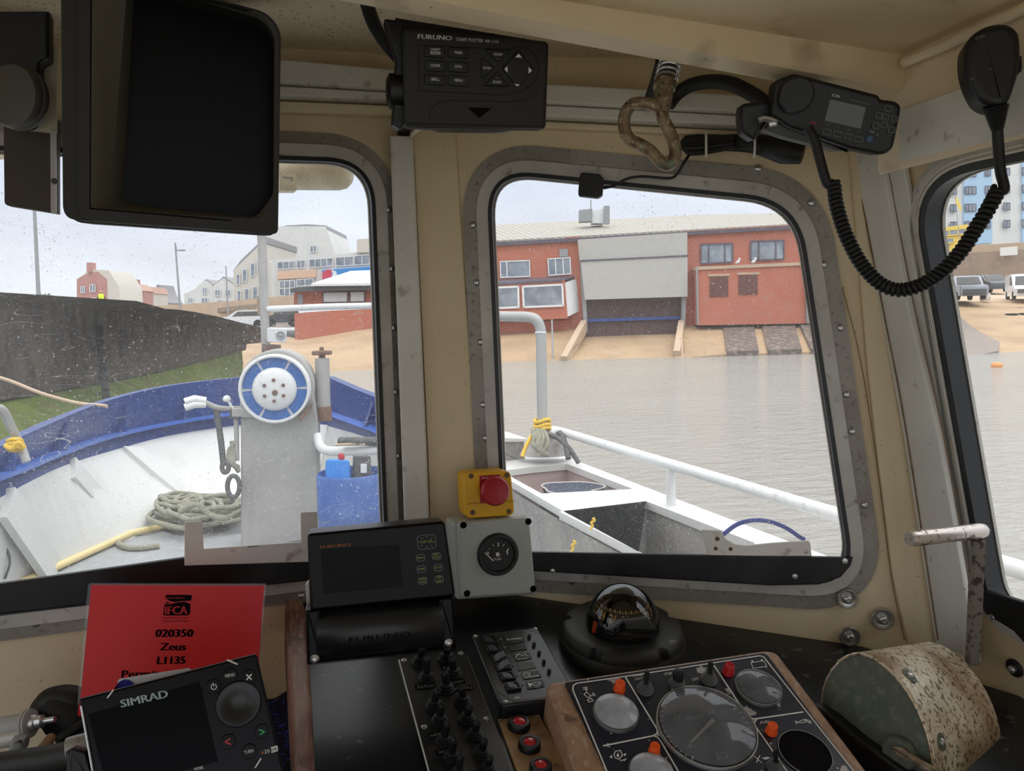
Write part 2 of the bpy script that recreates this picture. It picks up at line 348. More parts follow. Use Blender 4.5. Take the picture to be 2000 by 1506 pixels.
M['lining'] = mat('hood_lining_plastic', (100, 97, 86), .5, bump=(350, .05))
M['lcd'] = mat('grey_green_lcd', (92, 98, 90), .25)
M['ink'] = mat('pale_print', (232, 232, 228), .6)
M['ink_dim'] = mat('worn_pale_print', (132, 132, 128), .6)
M['ink_white'] = mat('white_print', (228, 228, 224), .6)
M['ink_orange'] = mat('orange_print', (190, 110, 55), .6)
M['ink_green'] = mat('green_print', (40, 190, 100), .5)
M['ink_red'] = mat('red_print', (215, 60, 55), .5)
M['ink_lime'] = mat('yellow_green_print', (170, 178, 90), .6)
M['ink_black'] = mat('dark_print', (16, 12, 14), .7, spec=.05)
M['red_card'] = mat('red_laminated_card', (222, 46, 48), .4, spec=.3)
M['paper'] = mat('white_paper', (226, 228, 236), .5)
M['blue_ink'] = mat('deep_blue_print', (22, 24, 150), .5)
M['dash'] = mat('black_dash_board', (14, 18, 22), .3, layers=[('n', 9, .45, .8, (30, 35, 40), .5), ('n', 70, .64, .72, (150, 150, 145), .30), ('v', 38, .03, .012, (190, 190, 185), .6)], bump=(40, .05))
M['plate'] = mat('black_switch_plate', (22, 25, 26), .34, layers=[('n', 18, .45, .75, (62, 62, 58), .5), ('n', 50, .62, .75, (104, 80, 54), .4)], bump=(90, .06))
M['wood'] = mat('varnished_wood', (166, 134, 108), .5, layers=[('n', 5, .35, .7, (142, 100, 74), .6, (12, 12, 2)), ('n', 40, .5, .75, (204, 178, 152), .6, (6, 1.5, 6)), ('n', 45, .62, .7, (66, 42, 30), .7)], bump=(40, .2, (8, 8, 2)))
M['woodpaint'] = mat('worn_pinkish_wood', (150, 118, 100), .5, layers=[('n', 7, .45, .62, (92, 44, 30), .85, (1.5, 1.5, 1)), ('n', 30, .5, .7, (176, 150, 132), .6, (8, 1, 8)), ('n', 45, .62, .7, (64, 44, 36), .7)], bump=(50, .2))
M['navy'] = mat('navy_panel_plate', (18, 21, 38), .35, layers=[('n', 24, .45, .8, (44, 46, 64), .5), ('n', 60, .64, .66, (190, 184, 178), .85), ('v', 70, .09, .06, (196, 192, 188), .75)], bump=(60, .08))
M['yellow'] = mat('yellow_plastic', (232, 176, 18), .4, layers=[('n', 20, .5, .8, (200, 150, 20), .3)])
M['redp'] = mat('red_plastic', (176, 24, 42), .38)
M['grey_box'] = mat('pale_grey_plastic', (178, 182, 176), .42, layers=[('n', 16, .5, .8, (158, 160, 152), .4), ('n', 70, .68, .72, (80, 76, 70), .5)])
M['orange_lamp'] = mat('orange_lens', (246, 92, 28), .25, coat=.5)
M['red_lamp'] = mat('red_lens', (190, 22, 30), .25, coat=.5)
M['bronze'] = mat('pitted_bronze', (236, 222, 196), .3, .4, layers=[('n', 11, .40, .60, (150, 118, 76), .85), ('n', 190, .52, .62, (92, 66, 44), .8), ('v', 150, .20, .10, (74, 62, 56), .65), ('n', 9, .55, .75, (112, 116, 92), .5)], bump=(200, .2))
M['verdigris'] = mat('green_tarnished_bronze', (92, 98, 84), .55, .2, layers=[('n', 16, .4, .7, (66, 96, 78), .6), ('n', 110, .5, .7, (132, 132, 116), .5), ('n', 5, .5, .75, (64, 52, 40), .5)], bump=(70, .15))
M['chrome'] = mat('flaking_chrome', (222, 212, 204), .25, .55, layers=[('n', 60, .60, .64, (84, 66, 54), .85), ('n', 200, .6, .66, (110, 86, 68), .7)])
M['brass'] = mat('tarnished_brass', (146, 126, 100), .45, .3, layers=[('n', 90, .42, .64, (84, 60, 44), .8), ('n', 70, .56, .64, (104, 140, 118), .6), ('n', 240, .56, .66, (204, 190, 164), .6)], bump=(90, .25))
M['rust'] = mat('rusty_plate', (160, 128, 92), .6, .1, layers=[('n', 40, .45, .65, (176, 140, 96), .7), ('n', 25, .55, .75, (60, 42, 30), .7)], bump=(80, .25))
M['cork'] = mat('tan_hose_end', (150, 122, 84), .6, layers=[('n', 40, .5, .7, (110, 86, 56), .6)])
M['cloth'] = mat('blue_patterned_cloth', (18, 22, 60), .9, layers=[('v', 130, .42, .25, (52, 84, 210), .95)])
M['amber'] = mat('amber_figures', (222, 176, 96), .5)
M['dome'] = clear_glass('compass_dome', (.93, .94, .95), 1.7)
M['gauge_glass'] = clear_glass('dust_and_sheen_gauge_glass', (.95, .96, .98), 1.55, .06, .15)  # dust and reflected sky painted as a thin pale veil
M['dial'] = mat('grey_blue_dial_face', (58, 62, 78), .6)
M['gauge_glass_sheen'] = clear_glass('sky_sheen_gauge_glass', (.9, .92, .95), 1.9, .12, .5)  # thick pale veil painted in place of reflected sky
M['shank'] = mat('pitted_steel_shank', (150, 142, 132), .4, .4, layers=[('n', 120, .52, .6, (66, 56, 48), .85)])
M['sheen_dial'] = mat('sky_sheen_dial_face', (196, 204, 210), .5)  # dial paled to stand for sky reflected in its glass
M['lam'] = clear_glass('laminate_film', (.97, .97, .97), 1.4, .1)
M['g1'] = window_glass('dirty_windscreen_glass', .06, .22, .9, .6)
M['g2'] = window_glass('rain_speckled_windscreen_glass', .08, .18, .9, .15)
M['g3'] = window_glass('side_window_glass', .05, .12, .35)
M['gclr'] = clear_glass('clear_pane_edge')
M['grime_shade'] = mat('brown_grime_and_gap_shade', (116, 90, 62), .7, layers=[('n', 60, .45, .65, (150, 120, 84), .7)])  # grime and gap shadow put into one brown
# outdoors
M['water'] = mat('muddy_harbour_water', (160, 159, 152), .12, layers=[('n', .25, .4, .7, (148, 146, 138), .5)], spec=.5)
t = M['water'].node_tree; N = t.nodes; b = N['Principled BSDF']
co = N.new('ShaderNodeTexCoord'); mpw = N.new('ShaderNodeMapping'); mpw.inputs['Rotation'].default_value = (0, 0, R(15)); mpw.inputs['Scale'].default_value = (1, 2.2, 1)
t.links.new(co.outputs['Object'], mpw.inputs[0])
nz = N.new('ShaderNodeTexNoise'); nz.inputs['Scale'].default_value = 1.7; nz.inputs['Detail'].default_value = 6; nz.inputs['Roughness'].default_value = .62; t.links.new(mpw.outputs[0], nz.inputs['Vector'])
bp = N.new('ShaderNodeBump'); bp.inputs['Strength'].default_value = .7; bp.inputs['Distance'].default_value = .26; t.links.new(nz.outputs[0], bp.inputs['Height']); t.links.new(bp.outputs[0], b.inputs['Normal'])
M['sand'] = mat('wet_sandy_concrete', (184, 156, 122), .8, layers=[('n', .35, .4, .66, (154, 128, 100), .7), ('n', 2.5, .55, .75, (154, 128, 106), .5)], bump=(3, .3, None, .05))
M['rocks'] = mat('dark_stone_pitching', (140, 124, 112), .85, layers=[('v', 2.6, .1, .42, (96, 84, 78), .9), ('n', 3, .5, .7, (166, 146, 128), .6)], bump=(4, .5, None, .08))
M['tarmac'] = mat('promenade_tarmac', (140, 130, 122), .85, layers=[('n', .6, .4, .7, (156, 142, 128), .6)])
M['brick'] = brick('red_brick', (184, 90, 68), (164, 76, 60), (176, 132, 112), 47)
M['brick2'] = brick('orange_brick', (196, 100, 74), (180, 88, 66), (182, 134, 112), 47)
M['roof'] = mat('pale_corrugated_roof', (174, 170, 160), .7, layers=[('w', .8, .3, .8, (146, 140, 128), .7, tuple(RH), 0), ('n', 1.2, .5, .75, (160, 150, 136), .6)])
M['clad'] = mat('pale_grey_cladding', (186, 184, 178), .6, layers=[('w', 2.6, .4, .8, (180, 178, 172), .5, tuple(RH), 0), ('n', .8, .55, .75, (176, 170, 160), .5)])
M['shutter'] = mat('dark_slatted_shutter', (96, 72, 66), .7, layers=[('n', 3, .4, .7, (70, 54, 52), .7, (4, 4, .5)), ('n', 8, .55, .7, (130, 108, 100), .5)])
M['blue_paint'] = mat('blue_painted_beam', (52, 78, 150), .6)
M['upvc'] = mat('white_frames', (232, 234, 234), .5)
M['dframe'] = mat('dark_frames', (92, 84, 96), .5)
M['fglass'] = mat('distant_window_glass', (120, 130, 142), .12, layers=[('n', 1.4, .4, .7, (186, 196, 206), .6)])
M['louvre'] = mat('brown_louvre', (110, 66, 56), .7, layers=[('n', 6, .4, .7, (86, 54, 48), .7, (1, 1, 8))])
M['harbour'] = mat('dark_harbour_stone', (80, 70, 60), .9, layers=[('n', 1.3, .4, .66, (46, 41, 37), .8), ('n', 2.4, .5, .64, (34, 31, 29), .8, (1, 1, .5)), ('n', .8, .5, .68, (104, 82, 62), .6, (3, 3, .6)), ('n', 6, .55, .7, (44, 40, 38), .7)], bump=(3, .5, None, .06))
M['algae'] = mat('green_weed_stone', (98, 112, 40), .95, layers=[('n', 1.5, .4, .7, (66, 76, 34), .7), ('n', 2, .52, .7, (104, 86, 62), .8)], bump=(5, .5, None, .06))
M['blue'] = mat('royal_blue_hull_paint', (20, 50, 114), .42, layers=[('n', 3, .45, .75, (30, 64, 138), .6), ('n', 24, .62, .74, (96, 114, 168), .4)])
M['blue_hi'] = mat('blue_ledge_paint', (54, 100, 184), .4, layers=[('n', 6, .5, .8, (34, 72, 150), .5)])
M['gel'] = mat('white_hull_paint', (212, 212, 208), .45, layers=[('n', 2.5, .5, .8, (190, 188, 180), .5), ('n', 20, .66, .74, (190, 182, 166), .4)])
M['deck'] = mat('grey_deck_paint', (160, 163, 164), .6, layers=[('n', 3, .4, .7, (140, 141, 140), .6), ('n', 22, .6, .74, (206, 206, 204), .6)], bump=(40, .2))
M['galv'] = mat('dull_galvanised_steel', (172, 170, 166), .6, .1, layers=[('n', 4, .35, .7, (146, 144, 140), .7), ('n', 30, .6, .75, (204, 202, 198), .4)])
M['galv_pipe'] = mat('pale_galvanised_pipe', (172, 172, 170), .45, .2, layers=[('n', 8, .45, .75, (170, 168, 162), .5)])
M['white_m'] = mat('white_painted_metal', (222, 223, 222), .4, layers=[('n', 20, .6, .75, (170, 168, 162), .5)])
M['wheel_blue'] = mat('blue_wheel_paint', (36, 96, 168), .45, layers=[('n', 30, .55, .75, (90, 140, 196), .5)])
M['rustm'] = mat('brown_rusty_iron', (112, 84, 68), .75, layers=[('n', 30, .5, .7, (150, 120, 98), .5)])
M['rope'] = mat('grey_green_rope', (158, 156, 138), .95, layers=[('n', 60, .4, .7, (122, 122, 106), .7)], bump=(120, .5, None, .01))
M['yrope'] = mat('yellow_rope', (232, 192, 70), .9, layers=[('n', 60, .5, .7, (204, 160, 50), .6)])
M['pole'] = mat('pale_yellow_pole', (226, 206, 150), .55)
M['barrel'] = mat('blue_plastic_drum', (52, 90, 158), .45, layers=[('n', 8, .5, .75, (80, 118, 178), .5), ('n', 45, .64, .7, (190, 200, 214), .5)])
M['tub'] = mat('bright_blue_plastic', (44, 132, 214), .4)
M['dgrey'] = mat('dark_grey_metal', (84, 84, 84), .6, layers=[('n', 30, .5, .7, (120, 116, 110), .5)])
M['bin'] = mat('grey_plastic_bin', (150, 146, 140), .6, layers=[('n', 4, .4, .7, (120, 116, 112), .6), ('n', 36, .56, .7, (188, 186, 182), .5)])
M['bin_pink'] = mat('pinkish_fish_tray', (178, 158, 152), .6, layers=[('n', 4, .4, .7, (160, 138, 132), .6), ('n', 36, .6, .72, (205, 195, 190), .4)])
M['mesh_blk'] = mat('dark_net_basket', (56, 62, 76), .8, layers=[('v', 60, .3, .1, (140, 146, 158), .7)])
M['bag'] = mat('grey_plastic_bag', (190, 184, 180), .6, layers=[('n', 14, .5, .72, (120, 116, 112), .7)])
M['cream'] = mat('cream_weathered_plastic', (206, 196, 170), .6, layers=[('n', 14, .5, .72, (150, 136, 108), .6), ('v', 60, .08, .03, (70, 60, 48), .8)])
M['hose_blue'] = mat('blue_hose', (28, 62, 190), .35)
M['pebble'] = mat('pale_render', (220, 220, 216), .8, layers=[('n', .5, .4, .7, (204, 204, 200), .5)])
M['pebble2'] = mat('cream_render', (210, 205, 194), .8)  # paled to stand for distance haze on the houses
M['slate'] = mat('grey_slate', (150, 150, 152), .8)
M['peach'] = mat('peach_shopfront', (222, 186, 160), .7)
M['housered'] = mat('hazed_red_brick', (190, 142, 134), .85, layers=[('n', .8, .4, .7, (176, 128, 122), .6)])  # distance haze mixed into the brick colour
M['houseroof'] = mat('hazed_tiles', (186, 150, 136), .85)  # tile colour paled by painted distance haze
M['tan'] = mat('tan_stone', (196, 172, 146), .85, layers=[('n', .5, .4, .7, (176, 152, 128), .6)])
M['stone'] = mat('grey_sea_wall_stone', (142, 124, 108), .9, layers=[('n', .9, .4, .7, (112, 98, 88), .7), ('v', 1.4, .05, .3, (160, 142, 124), .4)])
M['towerblue'] = mat('pale_blue_panels', (168, 198, 222), .7)
M['bus'] = mat('yellow_bus_paint', (236, 206, 96), .5)
M['leaf'] = mat('dull_green_leaves', (124, 140, 110), .9, layers=[('n', 2, .4, .7, (96, 116, 84), .7)])
M['carw'] = mat('white_car_paint', (228, 230, 232), .25, coat=.5)
M['carg'] = mat('grey_car_paint', (140, 146, 154), .3, coat=.5)
M['card'] = mat('dark_car_paint', (60, 62, 68), .3, coat=.5)
M['tyre'] = mat('tyre_rubber', (44, 44, 44), .8)
M['hivis'] = mat('hi_vis_yellow', (220, 236, 60), .8)
M['skin'] = mat('skin', (196, 150, 126), .7)
M['trouser'] = mat('dark_trousers', (48, 50, 58), .8)
M['buoy'] = mat('orange_buoy', (226, 150, 84), .6)
M['bannerb'] = mat('blue_banner', (60, 140, 210), .6, layers=[('n', .5, .54, .58, (206, 70, 90), 1), ('n', .8, .62, .66, (236, 240, 244), .9)])
M['grey_m'] = mat('grey_post_paint', (150, 152, 154), .6)
# ================================================================== WHEELHOUSE SHELL
EZ = EYE.z
PFL = Pl((.15, 1.10, EZ), (math.sin(R(10)), -math.cos(R(10)), 0))
PFR = Pl((.15, 1.10, EZ), (-math.sin(R(25)), -math.cos(R(25)), 0))
PSR = Pl((.70, .8, EZ + .2), (-1, 0, -.179))
PBEAM = Pl((0, .70, EZ), (0, -1, 0))
def zc(x): return EZ + .365 - .13 * abs(x - .12) ** 1.35          # cambered deckhead
WIN1 = dict(pl=PFL, px=[(-190, 288), (722, 318), (752, 1104), (-190, 1214)], r=[90, 88, 70, 90])
WIN2 = dict(pl=PFR, px=[(957, 337), (1553, 397), (1664, 1136), (990, 1098)], r=[88, 98, 92, 60])
WIN3 = dict(pl=PSR, px=[(1800, 352), (2150, 278), (2240, 1300), (1946, 1190)], r=[120, 60, 60, 60])
for wn in (WIN1, WIN2, WIN3): wn['q'] = ccw(wn['pl'].poly(wn['px'], wn['r'], 10))
# left and right halves of the faceted front, and the starboard side
mb = MB(); a = PFL.wl((.15, 1.1, 0)); l = PFL.wl((-1.0, 1.1 - 1.15 * math.tan(R(10)), 0))
mb.ring(PFL, [(l.x, -1.65), (a.x + .02, -1.65), (a.x + .02, .42), (l.x, .42)], offs(WIN1['q'], .028), -.04, 0); st(mb.build('wall_front', M['wall']))
mb = MB(); c = PFR.wl((.705, .842, 0)); cb = PFR.wl((1.05, .681, 0))
mb.ring(PFR, [(a.x * 0 - .02, -1.65), (cb.x, -1.65), (c.x + .03, .2), (c.x + .0, .40), (-.02, .40)], offs(WIN2['q'], .028), -.04, 0); st(mb.build('wall_front_right', M['wall']))
mb = MB(); f0 = PSR.wl((.7, .95, EZ + .2)); f1 = PSR.wl((.7, -1.1, EZ + .2)); xs = sorted((f0.x, f1.x))
mb.ring(PSR, [(xs[0], -1.9), (xs[1], -1.9), (xs[1], .2), (xs[0], .2)], offs(WIN3['q'], .026), -.04, 0); st(mb.build('wall_right', M['wall']))
# unseen port side and after bulkhead, openings sized to brighten the interior, floor
PSL = Pl((-.95, 0, EZ), (1, 0, 0)); mb = MB()
mb.ring(PSL, [(-1.1, -1.65), (1.0, -1.65), (1.0, .36), (-1.1, .36)], [(-.85, -.55), (.72, -.55), (.72, .22), (-.85, .22)], -.04, 0); st(mb.build('wall_left', M['wall']))
PBK = Pl((0, -1.05, EZ), (0, 1, 0)); mb = MB()
mb.ring(PBK, [(-1.1, -1.65), (1.1, -1.65), (1.1, .40), (-1.1, .40)], [(-.88, -1.45), (.88, -1.45), (.88, .30), (-.88, .30)], -.04, 0); st(mb.build('wall_back', M['wall']))
mb = MB(); mb.box((.05, .05, -.03), (2.3, 2.2, .05)); st(mb.build('floor', M['dgrey']))
# deckhead
mb = MB(); xs = [-1.0 + i * .1 for i in range(20)]
mb.loft([[Vector((x, y, zc(x))) for x in xs] + [Vector((x, y, zc(x) + .04)) for x in xs[::-1]] for y in (-1.1, 1.55)]); st(mb.build('ceiling', M['ceiling']))
# transverse beam: its after face meets the deckhead along (1090,0)-(1770,108)
mb = MB(); n = 14; topl = []; botl = []
for i in range(n + 1):
    px = 380 + (1775 - 380) * i / n
    b_ = PBEAM.hit(px, 54 + (px - 1100) * .190); t_ = PBEAM.hit(px, -112 + (px - 380) * .158)
    botl.append(b_); topl.append(t_)
dn = Vector((0, .032, 0)); 
lo = [[topl[i] + Vector((0, 0, .08)), botl[i] + Vector((0, 0, .012)), botl[i] + Vector((0, .003, .003)), botl[i] + Vector((0, .012, 0)), botl[i] + dn, topl[i] + dn + Vector((0, 0, .08))] for i in range(n + 1)]
mb.loft(lo); st(mb.build('trim_1', M['beam'], ang=50))
# deckhead panel aft of the beam follows the beam's upper edge
mb = MB(); rows = [[p + Vector((0, dy, .0)) for p in topl] for dy in (.002, -1.78)]
mb.loft([r + [p + Vector((0, 0, .03)) for p in r[::-1]] for r in rows]); st(mb.build('ceiling_panel', M['beam']))
# locker-shaped cover over the starboard windows
xa = PBEAM.hit(1766, 330); zb = xa.z; mb = MB()
mb.loft([[Vector((xa.x, y, zb)), Vector((xa.x - .004, y, zb + .006)), Vector((xa.x, y, topl[-1].z + .05)), Vector((xa.x + .16, y, topl[-1].z + .05)), Vector((xa.x + .16, y, zb + .07))] for y in (.735, -1.05)]); st(mb.build('trim_2', M['beam']))
PSOF = Pl(xa, (-1, 0, 0))
mb = MB(); mb.prism(PSOF, PSOF.poly([(1764, 316), (1764, 216), (2100, 100), (2100, 240)]), 0, .004); st(mb.build('trim_3', M['trim_white']))
mb = MB(); q = [PSOF.sh(.012).hit(*p) for p in ((1766, 122), (1835, 94), (1925, 52), (2060, -12))]; mb.tube(q, .0055, 8)
o = mb.build('conduit_pipe', M['beam']); tag(o, 'thin painted conduit pipe running along the deckhead edge at top right', 'pipe')
# white trunking along the top of the front wall
def face_strip(name, m, pl, pts, th=.012, r=0, w0=0.0): mb = MB(); mb.prism(pl, pl.poly(pts, r), w0, w0 + th, min(.003, th * .4)); return st(mb.build(name, m))
face_strip('trim_4', M['plastic_white'], PFL, [(380, 118), (780, 152), (780, 190), (380, 166)], .035)
face_strip('trim_5', M['plastic_white'], PFL, [(380, 170), (780, 192), (780, 207), (380, 193)], .028)
face_strip('trim_6', M['plastic_white'], PFR, [(1040, 176), (1560, 206), (1560, 240), (1040, 212)], .035)
face_strip('trim_7', M['plastic_white'], PFR, [(1040, 214), (1560, 242), (1560, 262), (1040, 236)], .028)
face_strip('trim_8', M['wall'], PFL, [(380, 196), (775, 212), (775, 232), (380, 220)], .016)
face_strip('trim_9', M['wall'], PFR, [(1040, 240), (1600, 268), (1600, 278), (1040, 254)], .014)
# centre pillar boards
PPIL = Pl(PFR.hit(850, 650), (-.12, -1, 0))
face_strip('trim_10', M['wall'], PPIL, [(806, 215), (886, 222), (891, 300), (905, 520), (918, 700), (938, 960), (941, 1180), (790, 1190), (800, 700)], .012, 0, .006)
face_strip('trim_11', M['plastic_white'], PPIL, [(762, 275), (806, 276), (822, 640), (838, 1022), (842, 1100), (796, 1100), (790, 1030), (776, 640)], .022, 0, .012)
# corner boards between the front and the side window
face_strip('trim_12', M['wall'], PFR, [(1655, 285), (1672, 285), (1730, 620), (1838, 1262), (1770, 1254), (1740, 1120), (1712, 900), (1690, 700)], .006)
_a, _b, _c = PFR.sh(.006).hit(1690, 320), PFR.sh(.006).hit(1832, 1250), PSR.sh(.012).hit(1790, 600); PCOR = Pl(_a, (_b - _a).cross(_c - _a))
face_strip('trim_13', M['trim_white'], PCOR, [(1656, 230), (1724, 230), (1734, 320), (1785, 600), (1842, 850), (1916, 1275), (1836, 1264), (1770, 838), (1727, 610), (1668, 300)], .008, 0, .0)
face_strip('trim_14', M['trim_white'], PSR, [(1700, 230), (1770, 230), (1779, 330), (1808, 500), (1842, 690), (1884, 960), (1914, 1190), (1920, 1290), (1890, 1275), (1825, 850), (1765, 600), (1710, 320)], .006, 0, .003)
# gap shadow and grime drawn as thin brown beads along the board edges
def gap_line(name, pl, w, pts, r=.0016):
    mb = MB(); q = pl.sh(w); mb.tube(crm([q.hit(*p) for p in pts], 5), r, 7); return st(mb.build(name, M['grime_shade']))
gap_line('trim_20', PFR, .001, [(912, 560), (920, 680), (930, 800), (938, 905)], .0018)
gap_line('trim_21', PPIL, .0185, [(808, 300), (824, 640), (836, 900), (840, 1020)], .0008)
gap_line('trim_22', PCOR, .009, [(1667, 310), (1726, 612), (1769, 838), (1832, 1250)], .0009)
gap_line('trim_23', PFR, .0055, [(1645, 560), (1680, 700), (1712, 900), (1740, 1120), (1766, 1250)], .0006)
gap_line('trim_24', PCOR, .010, [(1733, 320), (1785, 600), (1842, 850), (1914, 1265)], .0006)
# ------------------------------------------------------------------ the three windows
def window(nm, w, glass, fl, inn, riv, fm=None, depth=.009, sd=.007):
    pl, q = w['pl'], w['q']; f = MB()
    f.band(pl, offs(q, inn), offs(q, .003), 0, .009); fr = f.build(nm, M['alu']); st(fr)
    f = MB(); f.band(pl, offs(q, fl), offs(q, inn - .001), -.001, .0045); st(f.build('flange', fm or M['alu_dark'], fr))
    f = MB(); f.band(pl, offs(q, .0035 if sd < .01 else .007), offs(q, -.002), -sd, .0105); st(f.build('rubber_seal', M['seal'], fr))
    f = MB(); f.band(pl, offs(q, -.002), offs(q, -.0035), -sd, -sd + .004); st(f.build('inner_edge', M['alu'], fr))
    g = MB(); k = len(q); f2 = offs(q, .002); g.add([pl.P(p, -depth) for p in f2], [list(range(k))], 0)
    pane = g.build('pane', [glass], fr, recalc=False); st(pane)
    for p in riv:
        f = MB(); f.lathe(pl.P(pl.loc(*p), .004), pl.n, [(.0052, 0), (.0050, .0012), (.0038, .0026), (.0018, .0033), (0, .0035)], 14); st(f.build('rivet', M['steel'], fr))
    return fr
w1 = window('window_1', WIN1, M['g1'], .036, .020, [(757, 410), (763, 525), (767, 640), (771, 765), (776, 890), (71, 1215), (588, 1162), (250, 1196)])
w2 = window('window_2', WIN2, M['g2'], .040, .020, [(925, 440), (932, 552), (940, 668), (945, 790), (950, 855), (1607, 517), (1640, 640), (1652, 770), (1663, 842), (1687, 985), (1118, 1133), (1250, 1137), (1391, 1140), (1527, 1143), (1653, 1108), (1305, 312), (1480, 330), (1583, 397)])
w3 = window('window_3', WIN3, M['g3'], .030, .022, [], M['alu'], .020, .018)
f = MB(); q = WIN3['q']; f.band(PSR, offs(q, .0095), offs(q, .0072), 0, .0125); st(f.build('white_bead', M['plastic_white'], w3))
f = MB(); f.band(PSR, offs(q, .0145), offs(q, .0125), 0, .0105); st(f.build('white_bead', M['plastic_white'], w3))
# black strips along the lower edges of the glass
mb = MB(); mb.prism(PFL, PFL.poly([(-190, 1166), (0, 1134), (745, 1030), (754, 1108), (600, 1128), (0, 1192), (-190, 1214)]), .008, .016, .002); st(mb.build('trim_15', M['strip']))
mb = MB(); mb.prism(PFR, PFR.poly([(1035, 1072), (1660, 1082), (1655, 1098), (1636, 1120), (1594, 1134), (1500, 1136), (1035, 1108)]), .011, .017, .002); s = st(mb.build('trim_16', M['strip']))
for p in ((1082, 1108), (1548, 1118), (1644, 1088)):
    f = MB(); f.lathe(PFR.P(PFR.loc(*p), .016), PFR.n, [(.004, 0), (.0035, .0015), (0, .002)], 12); st(f.build('screw', M['steel'], s))
mb = MB(); mb.prism(PSR, PSR.poly([(1918, 1140), (2100, 1192), (2160, 1400), (2000, 1226), (1944, 1192)]), .010, .016, .002); s = st(mb.build('trim_17', M['strip']))
f = MB(); f.lathe(PSR.P(PSR.loc(1957, 1198), .016), PSR.n, [(.004, 0), (.0035, .0015), (0, .002)], 12); st(f.build('screw', M['steel'], s))
# round washers bolted through the wall
def washer(pl, px, py, r, lab, dark=False, grp=None):
    t = thing('wall_bolt', lab, 'bolt', pl.hit(px, py)); c = pl.loc(px, py); k = pl.m(px, py)
    f = MB(); f.lathe(pl.P(c, 0.001), pl.n, [(r * k, 0), (r * k, .002), (r * k * .9, .0035), (r * k * .45, .003), (r * k * .4, .0025)], 26); f.build('washer', M['rubber'] if dark else M['steel'], t)
    f = MB(); f.lathe(pl.P(c, .0025), pl.n, [(r * k * .42, 0), (r * k * .42, .005), (r * k * .34, .0065), (r * k * .2, .007), (r * k * .18, .005)], 18); f.build('nut', M['steel'], t)
washer(PFR.sh(.006), 1654, 1168, 20, 'round metal washer and bolt nearest the lower corner of the right windscreen')
washer(PFR.sh(.006), 1723, 1208, 22, 'shiny round washer and bolt low on the corner board, rightmost of three')
washer(PFR.sh(.006), 1659, 1242, 20, 'round washer and bolt right above the black dash, lowest of three')
washer(PSR, 1984, 1304, 18, 'dark-ringed bolt on the side wall behind the metal control head', True)

# ================================================================== OUTSIDE: THE BOAT'S BOW
DK = -1.35
def DW(px, py, d): return D(px, py, d * .9)
def planeW(px, py, d, yw=0, t_=0): return plane(px, py, d * .9, yw, t_)
def dk(px, py, dz=0): return G(px, py, DK + dz)
tp = [(-170, 940), (-60, 906), (0, 880), (60, 852), (130, 820), (220, 785), (330, 758), (460, 742), (560, 735), (640, 741)]
bl = [(-170, 1030), (-60, 996), (0, 972), (60, 940), (130, 908), (220, 880), (330, 851), (460, 831), (560, 824), (640, 830)]
ld = [(-170, 985), (-60, 952), (0, 930), (60, 908), (130, 880), (220, 850), (330, 826), (460, 806), (560, 800), (640, 806)]
kl = [(-170, 1290), (-60, 1210), (30, 1152), (110, 1115), (190, 1080), (290, 1040), (360, 1008), (450, 975), (540, 955), (620, 948)]
pp_ = [dk(*p) for p in kl] + [dk(*p) for p in ((690, 965), (760, 990), (830, 1020), (910, 1060))] + [Vector((1.72, 3.4, EZ + DK)), Vector((1.8, .9, EZ + DK)), Vector((-2.3, .9, EZ + DK))]
mb = MB(); mb.hexa([p + ZU * .002 for p in pp_], (0, 0, -.05)); st(mb.build('floor_foredeck', M['deck']))
n = len(tp); T = []; Ld = []; Bl = []; K = []
for i in range(n):
    z = -.62 + .12 * i / (n - 1); p = G(*tp[i], z); d = (p - EYE).dot(FW); T.append(p)
    Ld.append(D(*ld[i], d - .10)); Bl.append(D(*bl[i], d - .03)); K.append(dk(*kl[i]))
T, Ld, Bl, K = (crm(x, 4) for x in (T, Ld, Bl, K))
Li = [a + (Vector((a.x, a.y, 0)) - Vector((b.x, b.y, 0))) * .0 + Vector((0, 0, 0)) for a, b in zip(Ld, T)]
bul = thing('bulwark', 'blue and white port bulwark curving round to the bow', 'bulwark', K[4])
out = [Vector((-.10, .03, 0)) for _ in T]
def outward(i):
    a, b = T[max(0, i - 1)], T[min(len(T) - 1, i + 1)]; d = (b - a); d.z = 0; d.normalize(); return Vector((-d.y, d.x, 0))
To = [T[i] + outward(i) * .07 for i in range(len(T))]; Ko = [T[i] + outward(i) * .42 - Vector((0, 0, 2.0)) for i in range(len(T))]
Lw = [Ld[i] + outward(i) * .07 - Vector((0, 0, .015)) for i in range(len(T))]; Lt = [Ld[i] + outward(i) * .07 for i in range(len(T))]
mb = MB(); mb.grid([[p + Vector((0, 0, 0)) for p in Ko], To, [p + Vector((0, 0, .02)) for p in To], [p + Vector((0, 0, .02)) for p in T], T, Lt]); mb.build('top_plating', M['blue'], bul)
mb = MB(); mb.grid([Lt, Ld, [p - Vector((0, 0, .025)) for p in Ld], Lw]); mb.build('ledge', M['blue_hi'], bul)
mb = MB(); mb.grid([Lw, Bl]); mb.build('lower_plating', M['blue'], bul)
mb = MB(); mb.grid([Bl, K]); mb.build('inner_lining', M['gel'], bul)
for i in (10, 16, 21, 25, 30):                                       # blue knees under the rail
    mb = MB(); o_ = outward(i); t_ = (T[i + 1] - T[i - 1]).normalized() * .008
    a, b, c_ = T[i] - Vector((0, 0, .01)), Ld[i], Lt[i] + o_ * .0
    mb.loft([[a - t_, b - t_, c_ - t_], [a + t_, b + t_, c_ + t_]]); mb.build('knee', M['blue'], bul)
